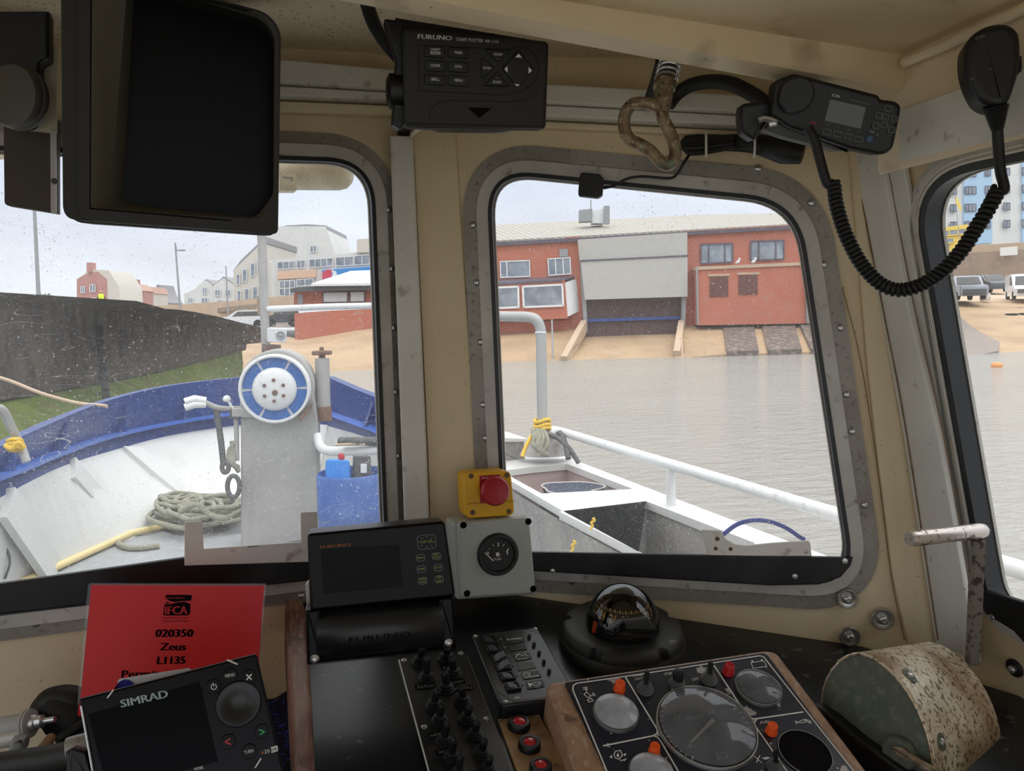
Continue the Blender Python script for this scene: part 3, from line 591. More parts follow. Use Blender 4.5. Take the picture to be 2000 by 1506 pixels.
for pa, pb in (((258, 880), (380, 985)), ((132, 918), (236, 1028)), ((6, 984), (100, 1120))):   # raised white ribs
    i = min(range(len(Bl)), key=lambda j: abs((Bl[j] - EYE).dot(RT) / (Bl[j] - EYE).dot(FW) * F + 1000 - pa[0]))
    a = Bl[i]; b = dk(*pb, .0); mb = MB(); nn = (b - a).cross(T[i + 1] - T[i - 1]).normalized(); nn = nn if nn.dot(EYE - a) > 0 else -nn
    mb.bar(a + nn * .014 + (b - a) * .06, b + nn * .014, .19, .04, nn); mb.build('rib', M['gel'], bul)
# starboard bulwark
tq = [(640, 741), (690, 764), (740, 784), (810, 812), (880, 842)]; bq = [(640, 832), (690, 846), (740, 862), (810, 892), (880, 925)]; kq = [(620, 950), (690, 965), (760, 990), (830, 1020), (890, 1050)]
Ts = [G(*p, -.50 - .03 * i) for i, p in enumerate(tq)]; Bs = [D(*bq[i], (Ts[i] - EYE).dot(FW) - .03) for i in range(5)]; Ks = [dk(*p) for p in kq]
Ls = [t_ + (b_ - t_) * .68 - FH * .09 - RH * .05 for t_, b_ in zip(Ts, Bs)]
bs = thing('bulwark', 'blue starboard bulwark falling away right of the winch post', 'bulwark', Ks[2])
Tso = [p + RH * .06 + FH * .03 for p in Ts]
mb = MB(); mb.grid([[p - Vector((0, 0, 1.9)) for p in Tso], Tso, [p + Vector((0, 0, .02)) for p in Tso], [p + Vector((0, 0, .02)) for p in Ts], [t_ + (b_ - t_) * .66 for t_, b_ in zip(Ts, Bs)]]); mb.build('top_plating', M['blue'], bs)
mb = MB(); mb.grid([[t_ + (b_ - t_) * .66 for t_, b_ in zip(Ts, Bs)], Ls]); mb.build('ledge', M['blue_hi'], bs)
mb = MB(); mb.grid([[t_ + (b_ - t_) * .68 for t_, b_ in zip(Ts, Bs)], Bs]); mb.build('lower_plating', M['blue'], bs)
mb = MB(); mb.grid([Bs, Ks]); mb.build('inner_lining', M['gel'], bs)
mb = MB(); p = Ts[2] + (Ts[1] - Ts[2]) * .25; mb.loft([[p, p + (Ls[2] - Ts[2]), p + (Bs[2] - Ts[2]) * .6], [q_ + RH * .02 for q_ in (p, p + (Ls[2] - Ts[2]), p + (Bs[2] - Ts[2]) * .6)]]); mb.build('knee', M['blue'], bs)

# ---- winch post with wheel
wp = thing('winch_post', 'grey steel winch post with round top standing in the bow', 'winch', dk(545, 1068))
PW = Pl(dk(545, 1068), (-.08, -1, 0)); q = [(470, 1078)] + [(470, 830)] + [(540 + 74 * math.cos(t), 757 - 74 * math.sin(t)) for t in [math.pi * (1.06 - .04 * k) for k in range(29)]] + [(621, 830), (623, 1074)]
mb = MB(); mb.prism(PW, PW.poly(q), -.22, 0, .012); mb.build('casing', M['galv'], wp)
wc = PW.P(PW.loc(539, 758), .02); k = PW.m(539, 758); r = 67 * k
mb = MB(); mb.lathe(wc, PW.n, [(r, -.02), (r, .05), (r * .965, .06), (r * .92, .06), (r * .9, .05), (r * .9, .03), (0, .03)], 48, cap1=False); rim = mb.build('wheel_rim', M['white_m'], wp)
for s_ in range(6):
    a0, a1 = s_ * math.pi / 3 + .05, (s_ + 1) * math.pi / 3 - .05; mb = MB(); pts = []
    c0 = PW.loc(539, 758)
    for j in range(9): t_ = a0 + (a1 - a0) * j / 8; pts.append(c0 + Vector((math.cos(t_), math.sin(t_))) * r * .89)
    for j in range(9): t_ = a1 - (a1 - a0) * j / 8; pts.append(c0 + Vector((math.cos(t_), math.sin(t_))) * r * .62)
    mb.prism(PW, pts, .045, .058); mb.build('wheel_segment', M['wheel_blue'], wp)
mb = MB(); mb.lathe(wc, PW.n, [(r * .62, .03), (r * .62, .055), (r * .52, .075), (r * .25, .082), (0, .084)], 40); hub = mb.build('hub', M['white_m'], wp)
for s_ in range(6):
    t_ = s_ * math.pi / 3 + .5; c = PW.loc(539, 760) + Vector((math.cos(t_), math.sin(t_))) * r * .3
    mb = MB(); mb.lathe(PW.P(c, .095), PW.n, [(.011, 0), (.011, .012), (.007, .014)], 6); mb.build('hub_bolt', M['rustm'], wp)
mb = MB(); mb.lathe(PW.P(PW.loc(541, 764), .095), PW.n, [(.018, 0), (.017, .015), (.008, .018)], 8); mb.build('hub_nut', M['rustm'], wp)
mb = MB(); mb.prism(PW, PW.poly([(455, 798), (520, 796), (522, 815), (455, 812)]), -.03, .03); mb.build('brake_bracket', M['galv'], wp)
mb = MB(); mb.prism(PW, PW.poly([(585, 812), (612, 786), (606, 800), (590, 818)]), 0, .09); mb.build('guide_block', M['rustm'], wp)
# brake lever with chain on the post's left side
lv = thing('brake_lever', 'grey brake lever with split handle sticking out left of the winch post', 'lever', DW(460, 815, 5.1))
mb = MB(); mb.tube(crm([DW(400, 786, 5.0), DW(428, 797, 5.05), DW(470, 798, 5.15)], 4), .016, 8); mb.build('arm', M['galv'], lv)
for dy in (-5, 6): mb = MB(); mb.tube([DW(361, 790 + dy, 4.95), DW(380, 784 + dy, 4.97), DW(402, 786 + dy * .6, 5.0)], .022, 8); mb.build('handle', M['white_m'], lv)
mb = MB(); mb.tube([DW(443, 779, 5.1), DW(460, 806, 5.1)], .008, 8); mb.lathe(DW(443, 779, 5.1) - ZU * .02, ZU, [(.006, 0), (.022, .008), (.024, .02), (.016, .036), (0, .042)], 14); mb.build('ball_lever', M['white_m'], lv)
mb = MB(); mb.lathe(DW(461, 807, 5.12), PW.n, [(.03, 0), (.03, .05), (.012, .055)], 16); mb.build('pivot', M['dgrey'], lv)
mb = MB(); mb.tube(crm([DW(422, 800, 5.05), DW(430, 850, 5.05), DW(437, 910, 5.05)], 4), .018, 8); mb.build('hanging_rod', M['dgrey'], lv)
mb = MB(); mb.tube([DW(461, 815, 5.1), DW(462, 850, 5.1), DW(463, 900, 5.1)], .014, 8); mb.build('link', M['galv'], lv)
for cx, cy, rr in ((440, 912, 8), (456, 950, 15)):
    mb = MB(); mb.tube([DW(cx + rr * .8 * math.cos(t_), cy + rr * 1.4 * math.sin(t_), 5.05) for t_ in (2 * math.pi * j / 16 for j in range(16))], .014, 8, closed=True); mb.build('ring', M['dgrey'], lv)
cr = thing('rope_hank', 'short hank of pale rope hanging against the left edge of the winch post', 'rope', DW(460, 930, 5.08))
for j in range(4):
    mb = MB(); mb.tube(crm([DW(462 - 3 * j, 862, 5.1), DW(448 + 3 * j, 880 + 4 * j, 5.08), DW(450 + 2 * j, 905, 5.06), DW(466, 912 + 3 * j, 5.1)], 4), .014, 7); mb.build('loop', M['rope'], cr)
# pipe with hand wheel, right of the post
pp = thing('vent_pipe', 'grey vertical pipe with rusty hand wheel beside the winch wheel', 'pipe', DW(631, 820, 5.3))
mb = MB(); q0, q1 = DW(629, 700, 5.3), DW(632, 802, 5.3); mb.lathe(q1, q0 - q1, [(.044, 0), (.044, (q0 - q1).length)], 20); mb.build('tube', M['galv'], pp)
mb = MB(); mb.lathe(DW(629, 700, 5.3), ZU, [(.02, 0), (.02, .02), (.06, .022), (.064, .034), (.06, .046), (.015, .05), (.012, .07), (0, .07)], 9); mb.build('hand_wheel', M['rustm'], pp)
mb = MB(); mb.lathe(DW(632, 806, 5.3), ZU, [(.05, -.05), (.05, .03), (.045, .04)], 18); mb.build('rusty_foot', M['rustm'], pp)
# bracket arm, spare bar
br = thing('rail_bracket', 'white curved pipe bracket reaching right from the winch post', 'bracket', DW(690, 885, 5.0))
mb = MB(); mb.tube(crm([DW(620, 850, 5.2), DW(626, 872, 5.15), DW(645, 881, 5.1), DW(700, 880, 5.0), DW(800, 876, 4.8)], 5), .028, 10); mb.build('pipe', M['white_m'], br)
mb = MB(); mb.tube([DW(664, 862, 5.0), DW(800, 862, 4.8)], .026, 10); tag(mb.build('roller_bar', M['dgrey']), 'dark grey bar lying above the white pipe bracket', 'bar')
mb = MB(); mb.tube([DW(655, 869, 4.96), DW(700, 867, 4.93), DW(714, 868, 4.9)], .008, 6); tag(mb.build('wooden_stick', M['tan']), 'thin brown stick resting under the dark bar', 'stick')
# blue drum with things in it
bd = thing('plastic_drum', 'blue plastic drum standing right of the winch post', 'drum', dk(695, 1070))
c0 = DW(692, 1040, 4.35); c1 = DW(692, 930, 4.35)
mb = MB(); mb.lathe(c0 - ZU * .1, ZU, [(.165, 0), (.175, .05), (.175, .2), (.18, .22), (.175, .24), (.175, .40), (.165, .415), (.16, .40), (.16, .2), (0, .2)], 36, cap1=False); mb.build('shell', M['barrel'], bd)
b1 = thing('plastic_container', 'bright blue square container sticking out of the blue drum', 'container', DW(661, 935, 4.35))
PB = planeW(661, 915, 4.3, 5, 12); mb = MB(); mb.prism(PB, PB.poly([(640, 896), (683, 898), (685, 945), (637, 942)], 6), -.09, 0, .01); mb.build('body', M['tub'], b1)
mb = MB(); mb.lathe(DW(667, 897, 4.33), ZU, [(.016, 0), (.016, .022), (.01, .03)], 14); mb.build('red_cap', M['redp'], b1)
b2 = thing('bilge_pump', 'dark grey pump with pale buckle standing in the blue drum', 'pump', DW(710, 935, 4.35))
PB = planeW(709, 915, 4.35, 5, 5); mb = MB(); mb.prism(PB, PB.poly([(694, 890), (724, 890), (727, 948), (692, 946)], 5), -.08, 0, .008); mb.build('body', M['dgrey'], b2)
mb = MB(); mb.prism(PB, PB.poly([(704, 906), (716, 906), (716, 924), (704, 924)], 2), 0, .01, .002); mb.build('buckle', M['white_m'], b2)
# ropes, pole, rails on the port side
rp_ = thing('rope_pile', 'heap of grey-green mooring rope dumped on the foredeck left of the winch post', 'rope', dk(380, 1045))
random.seed(3)
def ropeloop(cx, cy, rx, ry, ph, hgt):
    return [dk(cx + rx * math.cos(t_ + ph) * random.uniform(.85, 1.1), cy + ry * math.sin(t_ + ph) * random.uniform(.8, 1.15)) + ZU * (hgt + .03 * random.random()) for t_ in (2 * math.pi * j / 11 for j in range(11))]
for j in range(16):
    mb = MB(); cx = 345 + 105 * random.random(); mb.tube(crm(ropeloop(cx, 1026 + random.uniform(-10, 14), random.uniform(40, 80), random.uniform(9, 22), random.random() * 6, .02 + .009 * j), 4, True), .017, 7, closed=True); mb.build('coil', M['rope'], rp_)
mb = MB(); mb.tube(crm([dk(300, 1000) + ZU * .08, dk(262, 1005) + ZU * .04, dk(232, 1030) + ZU * .02, dk(222, 1050) + ZU * .02, dk(238, 1072) + ZU * .02, dk(270, 1077) + ZU * .02, dk(312, 1072) + ZU * .02], 6), .018, 8); mb.build('rope_end', M['rope'], rp_)
mb = MB(); mb.tube(crm([DW(350, 1000, 5.2), DW(385, 985, 5.2), DW(410, 1005, 5.2), DW(440, 1012, 5.2), DW(470, 1000, 5.3)], 5), .018, 8); mb.build('bight', M['rope'], rp_)
mb = MB(); mb.tube([dk(40, 1150) + ZU * .03, dk(258, 1050) + ZU * .03, dk(470, 1004) + ZU * .03], .022, 10); tag(mb.build('boat_hook', M['pole']), 'pale yellow pole lying along the foot of the white port bulwark', 'pole')
hr = thing('handrail', 'grey bent handrail tied with yellow rope at the far left bulwark', 'rail', D(50, 898, 3.7))
mb = MB(); mb.tube(crm([D(-40, 796, 3.5), D(-8, 796, 3.55), D(8, 806, 3.6), D(22, 835, 3.65), D(40, 870, 3.7), D(52, 902, 3.7)], 5), .021, 10); mb.build('pipe', M['galv_pipe'], hr)
mb = MB()
for dy in (0, 7, 14): mb.tube([D(29 + 14 * math.cos(t_), 862 + dy + 4 * math.sin(t_), 3.66 + .04 * math.sin(t_)) for t_ in (2 * math.pi * j / 12 for j in range(12))], .010, 7, closed=True)
mb.tube(crm([D(10, 870, 3.63), D(24, 876, 3.62), D(36, 864, 3.62), D(48, 874, 3.64)], 4), .011, 7); mb.build('yellow_lashing', M['yrope'], hr)
mb = MB(); mb.tube(crm([D(-120, 715, 5.5), D(0, 738, 5.6), D(80, 768, 5.6), D(150, 787, 5.6), D(208, 793, 5.4)], 6), .013, 8); tag(mb.build('mooring_line', M['tan']), 'taut mooring line running out over the port bulwark to the harbour wall', 'rope')
mb = MB(); mb.tube(crm([D(0, 1062, 3.9), D(14, 1075, 3.9), D(19, 1100, 3.9), D(10, 1130, 3.9)], 5), .006, 6); tag(mb.build('thin_cable', M['dgrey']), 'thin dark cable curled on the white lining at the lower left corner of the glass', 'cable')
# cream casing under the wheelhouse visor, seen through the top of the left window
lc = thing('floodlight_casing', 'cream rounded casing hanging outside at the top of the left window', 'casing', D(600, 345, 1.5))
a, b = D(430, 338, 1.55), D(672, 338, 1.5); ax = (b - a).normalized(); ln = (b - a).length
mb = MB(); mb.lathe(a, ax, [(.033, 0), (.033, ln - .012), (.030, ln + .002), (.022, ln + .011), (0, ln + .015)], 24); mb.build('body', M['cream'], lc)
PC = plane(565, 355, 1.45, 10, 0); mb = MB(); mb.ring(PC, PC.poly([(546, 336), (579, 338), (579, 372), (546, 372)]), PC.poly([(552, 344), (572, 346), (572, 354), (552, 354)]), -.03, 0); mb.build('clip', M['cream'], lc)
mb = MB(); p = D(500, 338, 1.53); mb.box(p + ZU * .045, (.05, .04, .05)); mb.build('mount', M['cream'], lc)
# mast pole, cross rail and speaker box
ms = thing('mast_pole', 'tall grey mast pole rising behind the winch post', 'mast', D(518, 700, 6.3))
mb = MB(); mb.tube([D(506, 330, 6.3), D(530, 958, 6.3)], .036, 14); mb.build('pole', M['galv'], ms)
mb = MB(); mb.prism(plane(528, 686, 6.2), plane(528, 686, 6.2).poly([(512, 672), (548, 674), (548, 690), (512, 688)]), -.1, 0); mb.build('foot_clamp', M['rustm'], ms)
mb = MB(); mb.tube([D(522, 604, 6.3), D(640, 599, 6.2), D(800, 596, 6.0)], .026, 12); mb.build('cross_rail', M['white_m'], ms)
sb = thing('deck_speaker', 'small white box speaker with round grille on the mast pole', 'speaker', D(541, 672, 6.2))
PB = plane(541, 655, 6.15, 6, 0); mb = MB(); mb.prism(PB, PB.poly([(523, 640), (560, 642), (560, 669), (523, 668)], 3), -.1, 0, .006); mb.build('box', M['white_m'], sb)
mb = MB(); mb.lathe(PB.P(PB.loc(548, 655), 0), PB.n, [(.036, 0), (.036, .008), (.028, .01), (.02, .005), (.01, .012), (0, .014)], 20); mb.build('grille', M['grey_m'], sb)
# gantry pipe in the right window
gp = thing('gantry_pipe', 'thick pale gantry pipe with a bend standing on the starboard side', 'pipe', D(1060, 850, 4.4))
mb = MB(); mb.tube(crm([D(800, 596, 6.0), D(808, 602, 5.5), D(820, 610, 4.95), D(900, 615, 4.7), D(985, 618, 4.5), D(1028, 619, 4.42), D(1046, 624, 4.4), D(1055, 640, 4.4), D(1057, 665, 4.4), D(1058, 740, 4.4), D(1061, 882, 4.4)], 5), .030, 16); mb.build('pipe', M['galv_pipe'], gp)
mb = MB(); a, b = D(1056, 652, 4.4), D(1056, 645, 4.4); mb.lathe(a, b - a, [(.0325, 0), (.034, .004), (.0325, .012)], 16); mb.build('weld_ring', M['white_m'], gp)
yl = thing('yellow_lashing', 'yellow rope wound round the gantry pipe foot with a tail hanging left', 'rope', D(1058, 845, 4.35))
for dy in (822, 831, 838):
    mb = MB(); mb.tube([D(1059 + 15 * math.cos(t_), dy + 3 * math.sin(t_ * 2), 4.4 + .045 * math.sin(t_)) for t_ in (2 * math.pi * j / 14 for j in range(14))], .010, 7, closed=True); mb.build('turn', M['yrope'], yl)
mb = MB(); mb.tube(crm([D(1046, 838, 4.36), D(1035, 858, 4.34), D(1026, 875, 4.32), D(1020, 892, 4.3)], 5), .011, 8); mb.build('tail', M['yrope'], yl)
gr = thing('grey_lines', 'tangle of grey rope knotted round the foot of the gantry pipe', 'rope', D(1062, 880, 4.33))
for j in range(9):
    mb = MB(); x = random.uniform(-10, 10); mb.tube(crm([D(1050 + x, 838, 4.36), D(1056 + x * 1.4, 855, 4.32), D(1050 + x * 1.2 + j, 872, 4.3), D(1062 - x, 889, 4.3)], 5), .012, 7); mb.build('strand', M['rope'], gr)
hs = thing('grey_hose', 'dark grey hose looped over the rail end beside the gantry pipe', 'hose', D(1105, 880, 4.35))
mb = MB(); mb.tube(crm([D(1072, 848, 4.35), D(1090, 856, 4.33), D(1104, 868, 4.3), D(1118, 885, 4.28), D(1130, 904, 4.25)], 5), .014, 8); mb.build('outer_loop', M['dgrey'], hs)
mb = MB(); mb.tube(crm([D(1092, 844, 4.37), D(1100, 856, 4.34), D(1106, 874, 4.3), D(1110, 896, 4.26)], 5), .016, 8); mb.build('inner_loop', M['dgrey'], hs)
bg = thing('plastic_sack', 'pale grey plastic sack lying at the foot of the gantry pipe', 'sack', D(1075, 890, 4.45))
mb = MB(); c = D(1066, 888, 4.5); lo = []
for i in range(9):
    th = math.pi / 2 * i / 8; rr = math.cos(th); lo.append([c + RH * (.15 * rr * math.cos(a_) * (1 + .1 * math.sin(3 * a_ + i))) + FH * (.10 * rr * math.sin(a_)) + ZU * (.13 * math.sin(th) * (1 + .08 * math.cos(2 * a_))) for a_ in (2 * math.pi * j / 22 for j in range(22))])
mb.loft(lo); mb.build('sack', M['bag'], bg)
# starboard handrail
rl = thing('handrail', 'long white pipe handrail running down the starboard side', 'rail', G(1312, 990, -1.0))
zr = -.66; ra, rb = G(1092, 842, zr), G(1650, 1010, zr); rc = rb + (rb - ra) * .62
mb = MB(); mb.tube(crm([D(1071, 850, 4.42), D(1078, 843, 4.42), ra, ra + (rb - ra) * .3, rb, rc], 5), .0245, 14); mb.build('top_rail', M['white_m'], rl)
p = G(1310, 908, zr); mb = MB(); mb.tube([p, Vector((p.x, p.y, EZ - .86))], .021, 12); mb.build('post', M['white_m'], rl)
p2 = rb + (rb - ra) * .2; mb = MB(); mb.tube([p2, Vector((p2.x, p2.y, EZ - .86))], .021, 12); mb.build('post', M['white_m'], rl)
# fish pounds: white frame with three openings
fp = thing('pound_frame', 'white framed row of open fish pounds along the starboard side', 'locker', G(1250, 1050, -1.35))
ZT = -.84
def gz(px, py, z=ZT): return G(px, py, z)
PT = Pl(gz(1250, 1000), (0, 0, 1), (0, 1, 0))
outer = PT.poly([(900, 872), (1092, 887), (1310, 970), (1500, 1042), (1720, 1125), (1800, 1190), (1300, 1150), (1255, 1082), (1092, 994), (985, 932), (900, 892)])
h2 = PT.poly([(985, 919), (1040, 912), (1107, 906), (1236, 955), (1058, 964), (1003, 934)]); h3 = PT.poly([(1092, 999), (1262, 979), (1470, 1059), (1520, 1095), (1300, 1100), (1244, 1076)])
mb = MB(); o_, a_, b_ = ccw(outer), ccw(h2), ccw(h3); al = o_ + a_ + b_
tr = tessellate_polygon([[Vector((p.x, p.y, 0)) for p in L_] for L_ in (o_, a_, b_)]); nn = len(al)
fs = [list(t_) for t_ in tr] + [[x + nn for x in t_][::-1] for t_ in tr]; base = 0
for L_ in (o_, a_, b_):
    for i in range(len(L_)): j = (i + 1) % len(L_); fs.append([base + i, base + j, base + j + nn, base + i + nn])
    base += len(L_)
mb.add([PT.P(p, 0) for p in al] + [PT.P(p, -.035) for p in al], fs); mb.build('top_boards', M['gel'], fp)
for nm, hole, m_, dep in (('pound_well', a_, M['bin_pink'], .30), ('pound_well', b_, M['bin'], .34)):
    mb = MB(); hh = offs(hole, .012); mb.loft([[PT.P(p, -.036) for p in hh], [PT.P(p, -dep) for p in offs(hole, -.03)]], 0, False, True); mb.build(nm, m_, fp)
mb = MB(); mb.grid([[PT.P(PT.loc(*p), -.036) for p in ((985, 937), (1092, 999), (1255, 1086), (1300, 1154))], [PT.P(PT.loc(*p), -.48) + Vector((.02, 0, 0)) for p in ((985, 937), (1092, 999), (1255, 1086), (1300, 1154))]]); mb.build('side_board', M['bin'], fp)
mb = MB(); mb.grid([[PT.P(PT.loc(*p), -.036) for p in ((1096, 890), (1310, 972), (1500, 1044), (1720, 1127))], [PT.P(PT.loc(*p), -1.3) for p in ((1096, 890), (1310, 972), (1500, 1044), (1720, 1127))]]); mb.build('hull_side', M['gel'], fp)
nb = thing('net_basket', 'dark net basket lying in the nearer pinkish fish pound', 'basket', gz(1120, 955, -.9))
mb = MB(); c = G(1117, 954, ZT - .03); lo = []
def wob(a_): return 1 + .10 * math.sin(3 * a_ + .6) + .05 * math.cos(5 * a_)
for rr, hh in ((.10, -.2), (.13, -.06), (.15, 0), (.142, .004), (.10, -.015), (.05, -.02), (.0, -.022)):
    lo.append([c + RH * (rr * 1.02 * math.cos(a_) * wob(a_)) + FH * (rr * .95 * math.sin(a_) * wob(a_)) + ZU * hh for a_ in (2 * math.pi * j / 30 for j in range(30))])
mb.loft(lo); mb.build('netting', M['mesh_blk'], nb)
mb = MB(); mb.tube([c + RH * (.153 * math.cos(a_) * wob(a_)) + FH * (.1425 * math.sin(a_) * wob(a_)) + ZU * .004 for a_ in (2 * math.pi * j / 30 for j in range(30))], .005, 6, closed=True); mb.build('rim_cord', M['bag'], nb)
ft = thing('fish_tray', 'dark grey fish tray with pale rim standing forward of the pounds', 'tray', gz(1000, 880, -1.1))
PB = plane(995, 872, 4.55, 8, 0); mb = MB(); mb.prism(PB, PB.poly([(930, 861), (1026, 858), (1026, 905), (930, 905)], 3), -.3, 0, .01); mb.build('body', M['bin'], ft)
mb = MB(); mb.prism(PB, PB.poly([(928, 852), (1030, 856), (1030, 863), (928, 863)], 2), -.32, .015, .005); mb.build('rim', M['gel'], ft)
for i, p in enumerate(((1155, 1012), (1117, 1056))):
    mb = MB(); c = D(*p, 3.0 if i == 0 else 2.9); mb.tube(crm([c + RH * .006, c + RH * .012 - ZU * .01, c - ZU * .018, c + RH * .004 - ZU * .03, c - RH * .004 - ZU * .045], 5), .0055, 6)
    tag(mb.build('yellow_knot', M['yrope']), ['small yellow rope knot in the nearest grey fish pound', 'small yellow rope knot on the inboard side of the fish pounds'][i], 'knot')

# ================================================================== HARBOUR
WZ = -2.3
mb = MB(); z = EZ + WZ; mb.add([(-200, -60, z), (300, -60, z), (300, 300, z), (-200, 300, z)], [[0, 1, 2, 3]]); sea = st(mb.build('sea_water', M['water']))
def patch(name, rows, m, th=1.2):
    mb = MB(); k = len(rows[0]); rr = [list(r_) for r_ in rows]
    mb.grid([[p - ZU * th for p in rr[0]]] + rr + [[p - ZU * th for p in rr[-1]]]); return st(mb.build(name, m))
DB = 47.0
patch('ground_left_shore', [[D(400, 655, 50), D(470, 640, 52), D(575, 660, 50), D(740, 640, 48), D(960, 650, DB), D(1130, 640, DB), D(1146, 640, DB)], [D(420, 720, 36), D(480, 706, 37), D(590, 700, 40), D(740, 690, 41), D(960, 690, 42), D(1120, 680, 42), D(1136, 664, 44)], [D(380, 800, 25), D(470, 785, 27), D(600, 752, 33), D(740, 722, 37), D(960, 708, 41), D(1095, 709, 40.6), D(1112, 690, 41)]], M['sand'])
patch('ground_slipway', [[D(1130, 652, 48), D(1336, 645, 48)], [D(1100, 712, 40.2), D(1330, 700, 40.8)]], M['sand'])
mb = MB(); mb.bar(D(1141, 636, 46.5), D(1102, 708, 40.5), .35, .7); st(mb.build('trim_18', M['tan']))
mb = MB(); mb.bar(D(1331, 636, 46.5), D(1322, 697, 41.2), .35, .7); st(mb.build('trim_19', M['tan']))
patch('ground_right_shore', [[D(1326, 636, DB), D(1420, 634, DB), D(1600, 630, DB), D(1760, 622, DB)], [D(1318, 700, 40.8), D(1420, 692, 41), D(1605, 687, 41), D(1790, 676, 41)]], M['sand'])
for a_ in ([(1412, 641), (1472, 639), (1482, 689), (1420, 691)], [(1488, 638), (1552, 636), (1566, 686), (1500, 689)], [(1562, 635), (1640, 632), (1664, 684), (1584, 686)]):
    mb = MB(); q = [D(*a_[0], 46.2), D(*a_[1], 46.2), D(*a_[2], 40.9), D(*a_[3], 40.9)]; mb.hexa([p + ZU * .12 for p in q], -ZU * .3); st(mb.build('ground_stone_pitching', M['rocks']))
mb = MB(); mb.tube([D(1331, 660, 43), D(1332, 700, 41)], .07, 8); tag(mb.build('mooring_post', M['tan']), 'short tan post at the water edge right of the slipway', 'post')
mb = MB(); mb.tube([D(1078, 625, 42), D(1080, 706, 41)], .05, 8); tag(mb.build('marker_pole', M['grey_m']), 'thin grey pole standing at the water edge left of the slipway', 'pole')

def far(d): return Pl(EYE + FH * d, -FH)
def block(t_, name, m, pts, d, th, w=0.0): pl = far(d); mb = MB(); mb.prism(pl, pl.poly(pts), w - th, w); return mb.build(name, m, t_)
def pane_window(t_, pts, d, cols=1, rows=1, fm=None, gm=None, split=None, fw=1.6):
    pl = far(d); q = [Vector(p) for p in pts]; mb = MB(); mb.prism(pl, pl.poly(pts), -.05, .03, 0, 1)
    def E(u, v): return (q[0] * (1 - u) + q[1] * u) * (1 - v) + (q[3] * (1 - u) + q[2] * u) * v
    us = split if split else [i / cols for i in range(cols + 1)]
    for u in us: mb.stroke(pl, [E(u, 0), E(u, 1)], fw * 1.3, .06)
    for v in [i / rows for i in range(rows + 1)]: mb.stroke(pl, [E(0, v), E(1, v)], fw * 1.3, .06)
    return mb.build('window', [fm or M['upvc'], gm or M['fglass']], t_)
# boat shed with its slipway door
bh = thing('boat_shed', 'long red brick boat shed with pale roof above the slipway', 'building', D(1240, 650, DB))
block(bh, 'left_wall', M['brick2'], [(880, 480), (1132, 462), (1142, 640), (1134, 652), (880, 672)], DB, 9)
block(bh, 'plinth', M['brick2'], [(880, 634), (1110, 625), (1112, 650), (880, 664)], DB, .2, .25)
block(bh, 'right_wall', M['brick'], [(1334, 452), (1800, 424), (1800, 628), (1336, 640)], DB, 9)
block(bh, 'lower_annexe', M['brick2'], [(1352, 527), (1800, 508), (1800, 628), (1354, 635)], DB, 1.2, 1.2)
block(bh, 'annexe_coping', M['tan'], [(1350, 524), (1800, 504), (1800, 510), (1350, 530)], DB, 1.3, 1.3)
block(bh, 'upper_cladding', M['clad'], [(1127, 470), (1338, 456), (1338, 502), (1131, 512)], DB, 2, .6)
block(bh, 'lower_cladding', M['clad'], [(1132, 512), (1337, 502), (1337, 580), (1140, 586)], DB, 2, .8)
block(bh, 'cladding_joint', M['dframe'], [(1131, 510), (1338, 500), (1338, 503), (1131, 513)], DB, .1, .85)
block(bh, 'door_jamb', M['grey_m'], [(1132, 512), (1140, 512), (1146, 644), (1139, 646)], DB, .4, .5)
block(bh, 'door_jamb', M['grey_m'], [(1329, 578), (1337, 578), (1335, 640), (1328, 640)], DB, .4, .5)
block(bh, 'slatted_door', M['shutter'], [(1138, 586), (1332, 578), (1330, 662), (1144, 668)], DB, .3, -.1)
block(bh, 'blue_barrier', M['blue_paint'], [(1146, 623), (1326, 618), (1326, 623), (1146, 629)], DB, .15, .15)
e0, e1 = [D(x, 470 - (x - 960) * .055, DB - .5) for x in (860, 1820)]; r0, r1 = D(860, 444, 54), D(1820, 398, 54)
e0 = D(860, 481, DB - .5); em = D(1340, 447, DB - .5); e1 = D(1820, 422, DB - .5); rm = D(1340, 416, 54)
mb = MB(); 
nr = 60; up_ = [D(860 + 16 * i, 444 - 16 * i * .048 if i < 32 else 444 - 512 * .048 - (i - 32) * 16 * .02, 54) for i in range(nr + 1)]; lo_ = [D(860 + 16 * i, 476 - 16 * i * .0565, DB - .6) for i in range(nr + 1)]
rows = [lo_, up_]; mb.loft([[l_, u_, u_ + FH * 6 - ZU * 1.5, l_ - ZU * .18] for l_, u_ in zip(lo_, up_)]); mb.build('roof', M['roof'], bh)
block(bh, 'painted_eaves_shadow', M['dframe'], [(880, 478), (1132, 465), (1340, 453), (1800, 428), (1800, 434), (1340, 460), (1132, 472), (880, 486)], DB, .15, .2)  # dark strip standing for the shade under the eaves
block(bh, 'roof_vent', M['upvc'], [(1156, 412), (1180, 406), (1180, 436), (1156, 436)], 50.5, 1)
block(bh, 'vent_pipe', M['grey_m'], [(1180, 402), (1191, 402), (1191, 437), (1180, 437)], 50, .4)
block(bh, 'tank', M['grey_m'], [(1132, 410), (1157, 408), (1157, 432), (1132, 433)], 50.2, .8)
block(bh, 'aerial', M['grey_m'], [(1153, 390), (1155, 390), (1155, 410), (1153, 410)], 50.2, .08)
pane_window(bh, [(977, 511), (1034, 509), (1035, 540), (978, 542)], DB - .05, split=[0, .22, 1])
pane_window(bh, [(1070, 506), (1113, 503), (1115, 535), (1072, 538)], DB - .05, split=[0, .33, .67, 1])
block(bh, 'wall_vent', M['grey_m'], [(1092, 487), (1109, 486), (1109, 501), (1093, 502)], DB, .1, .1)
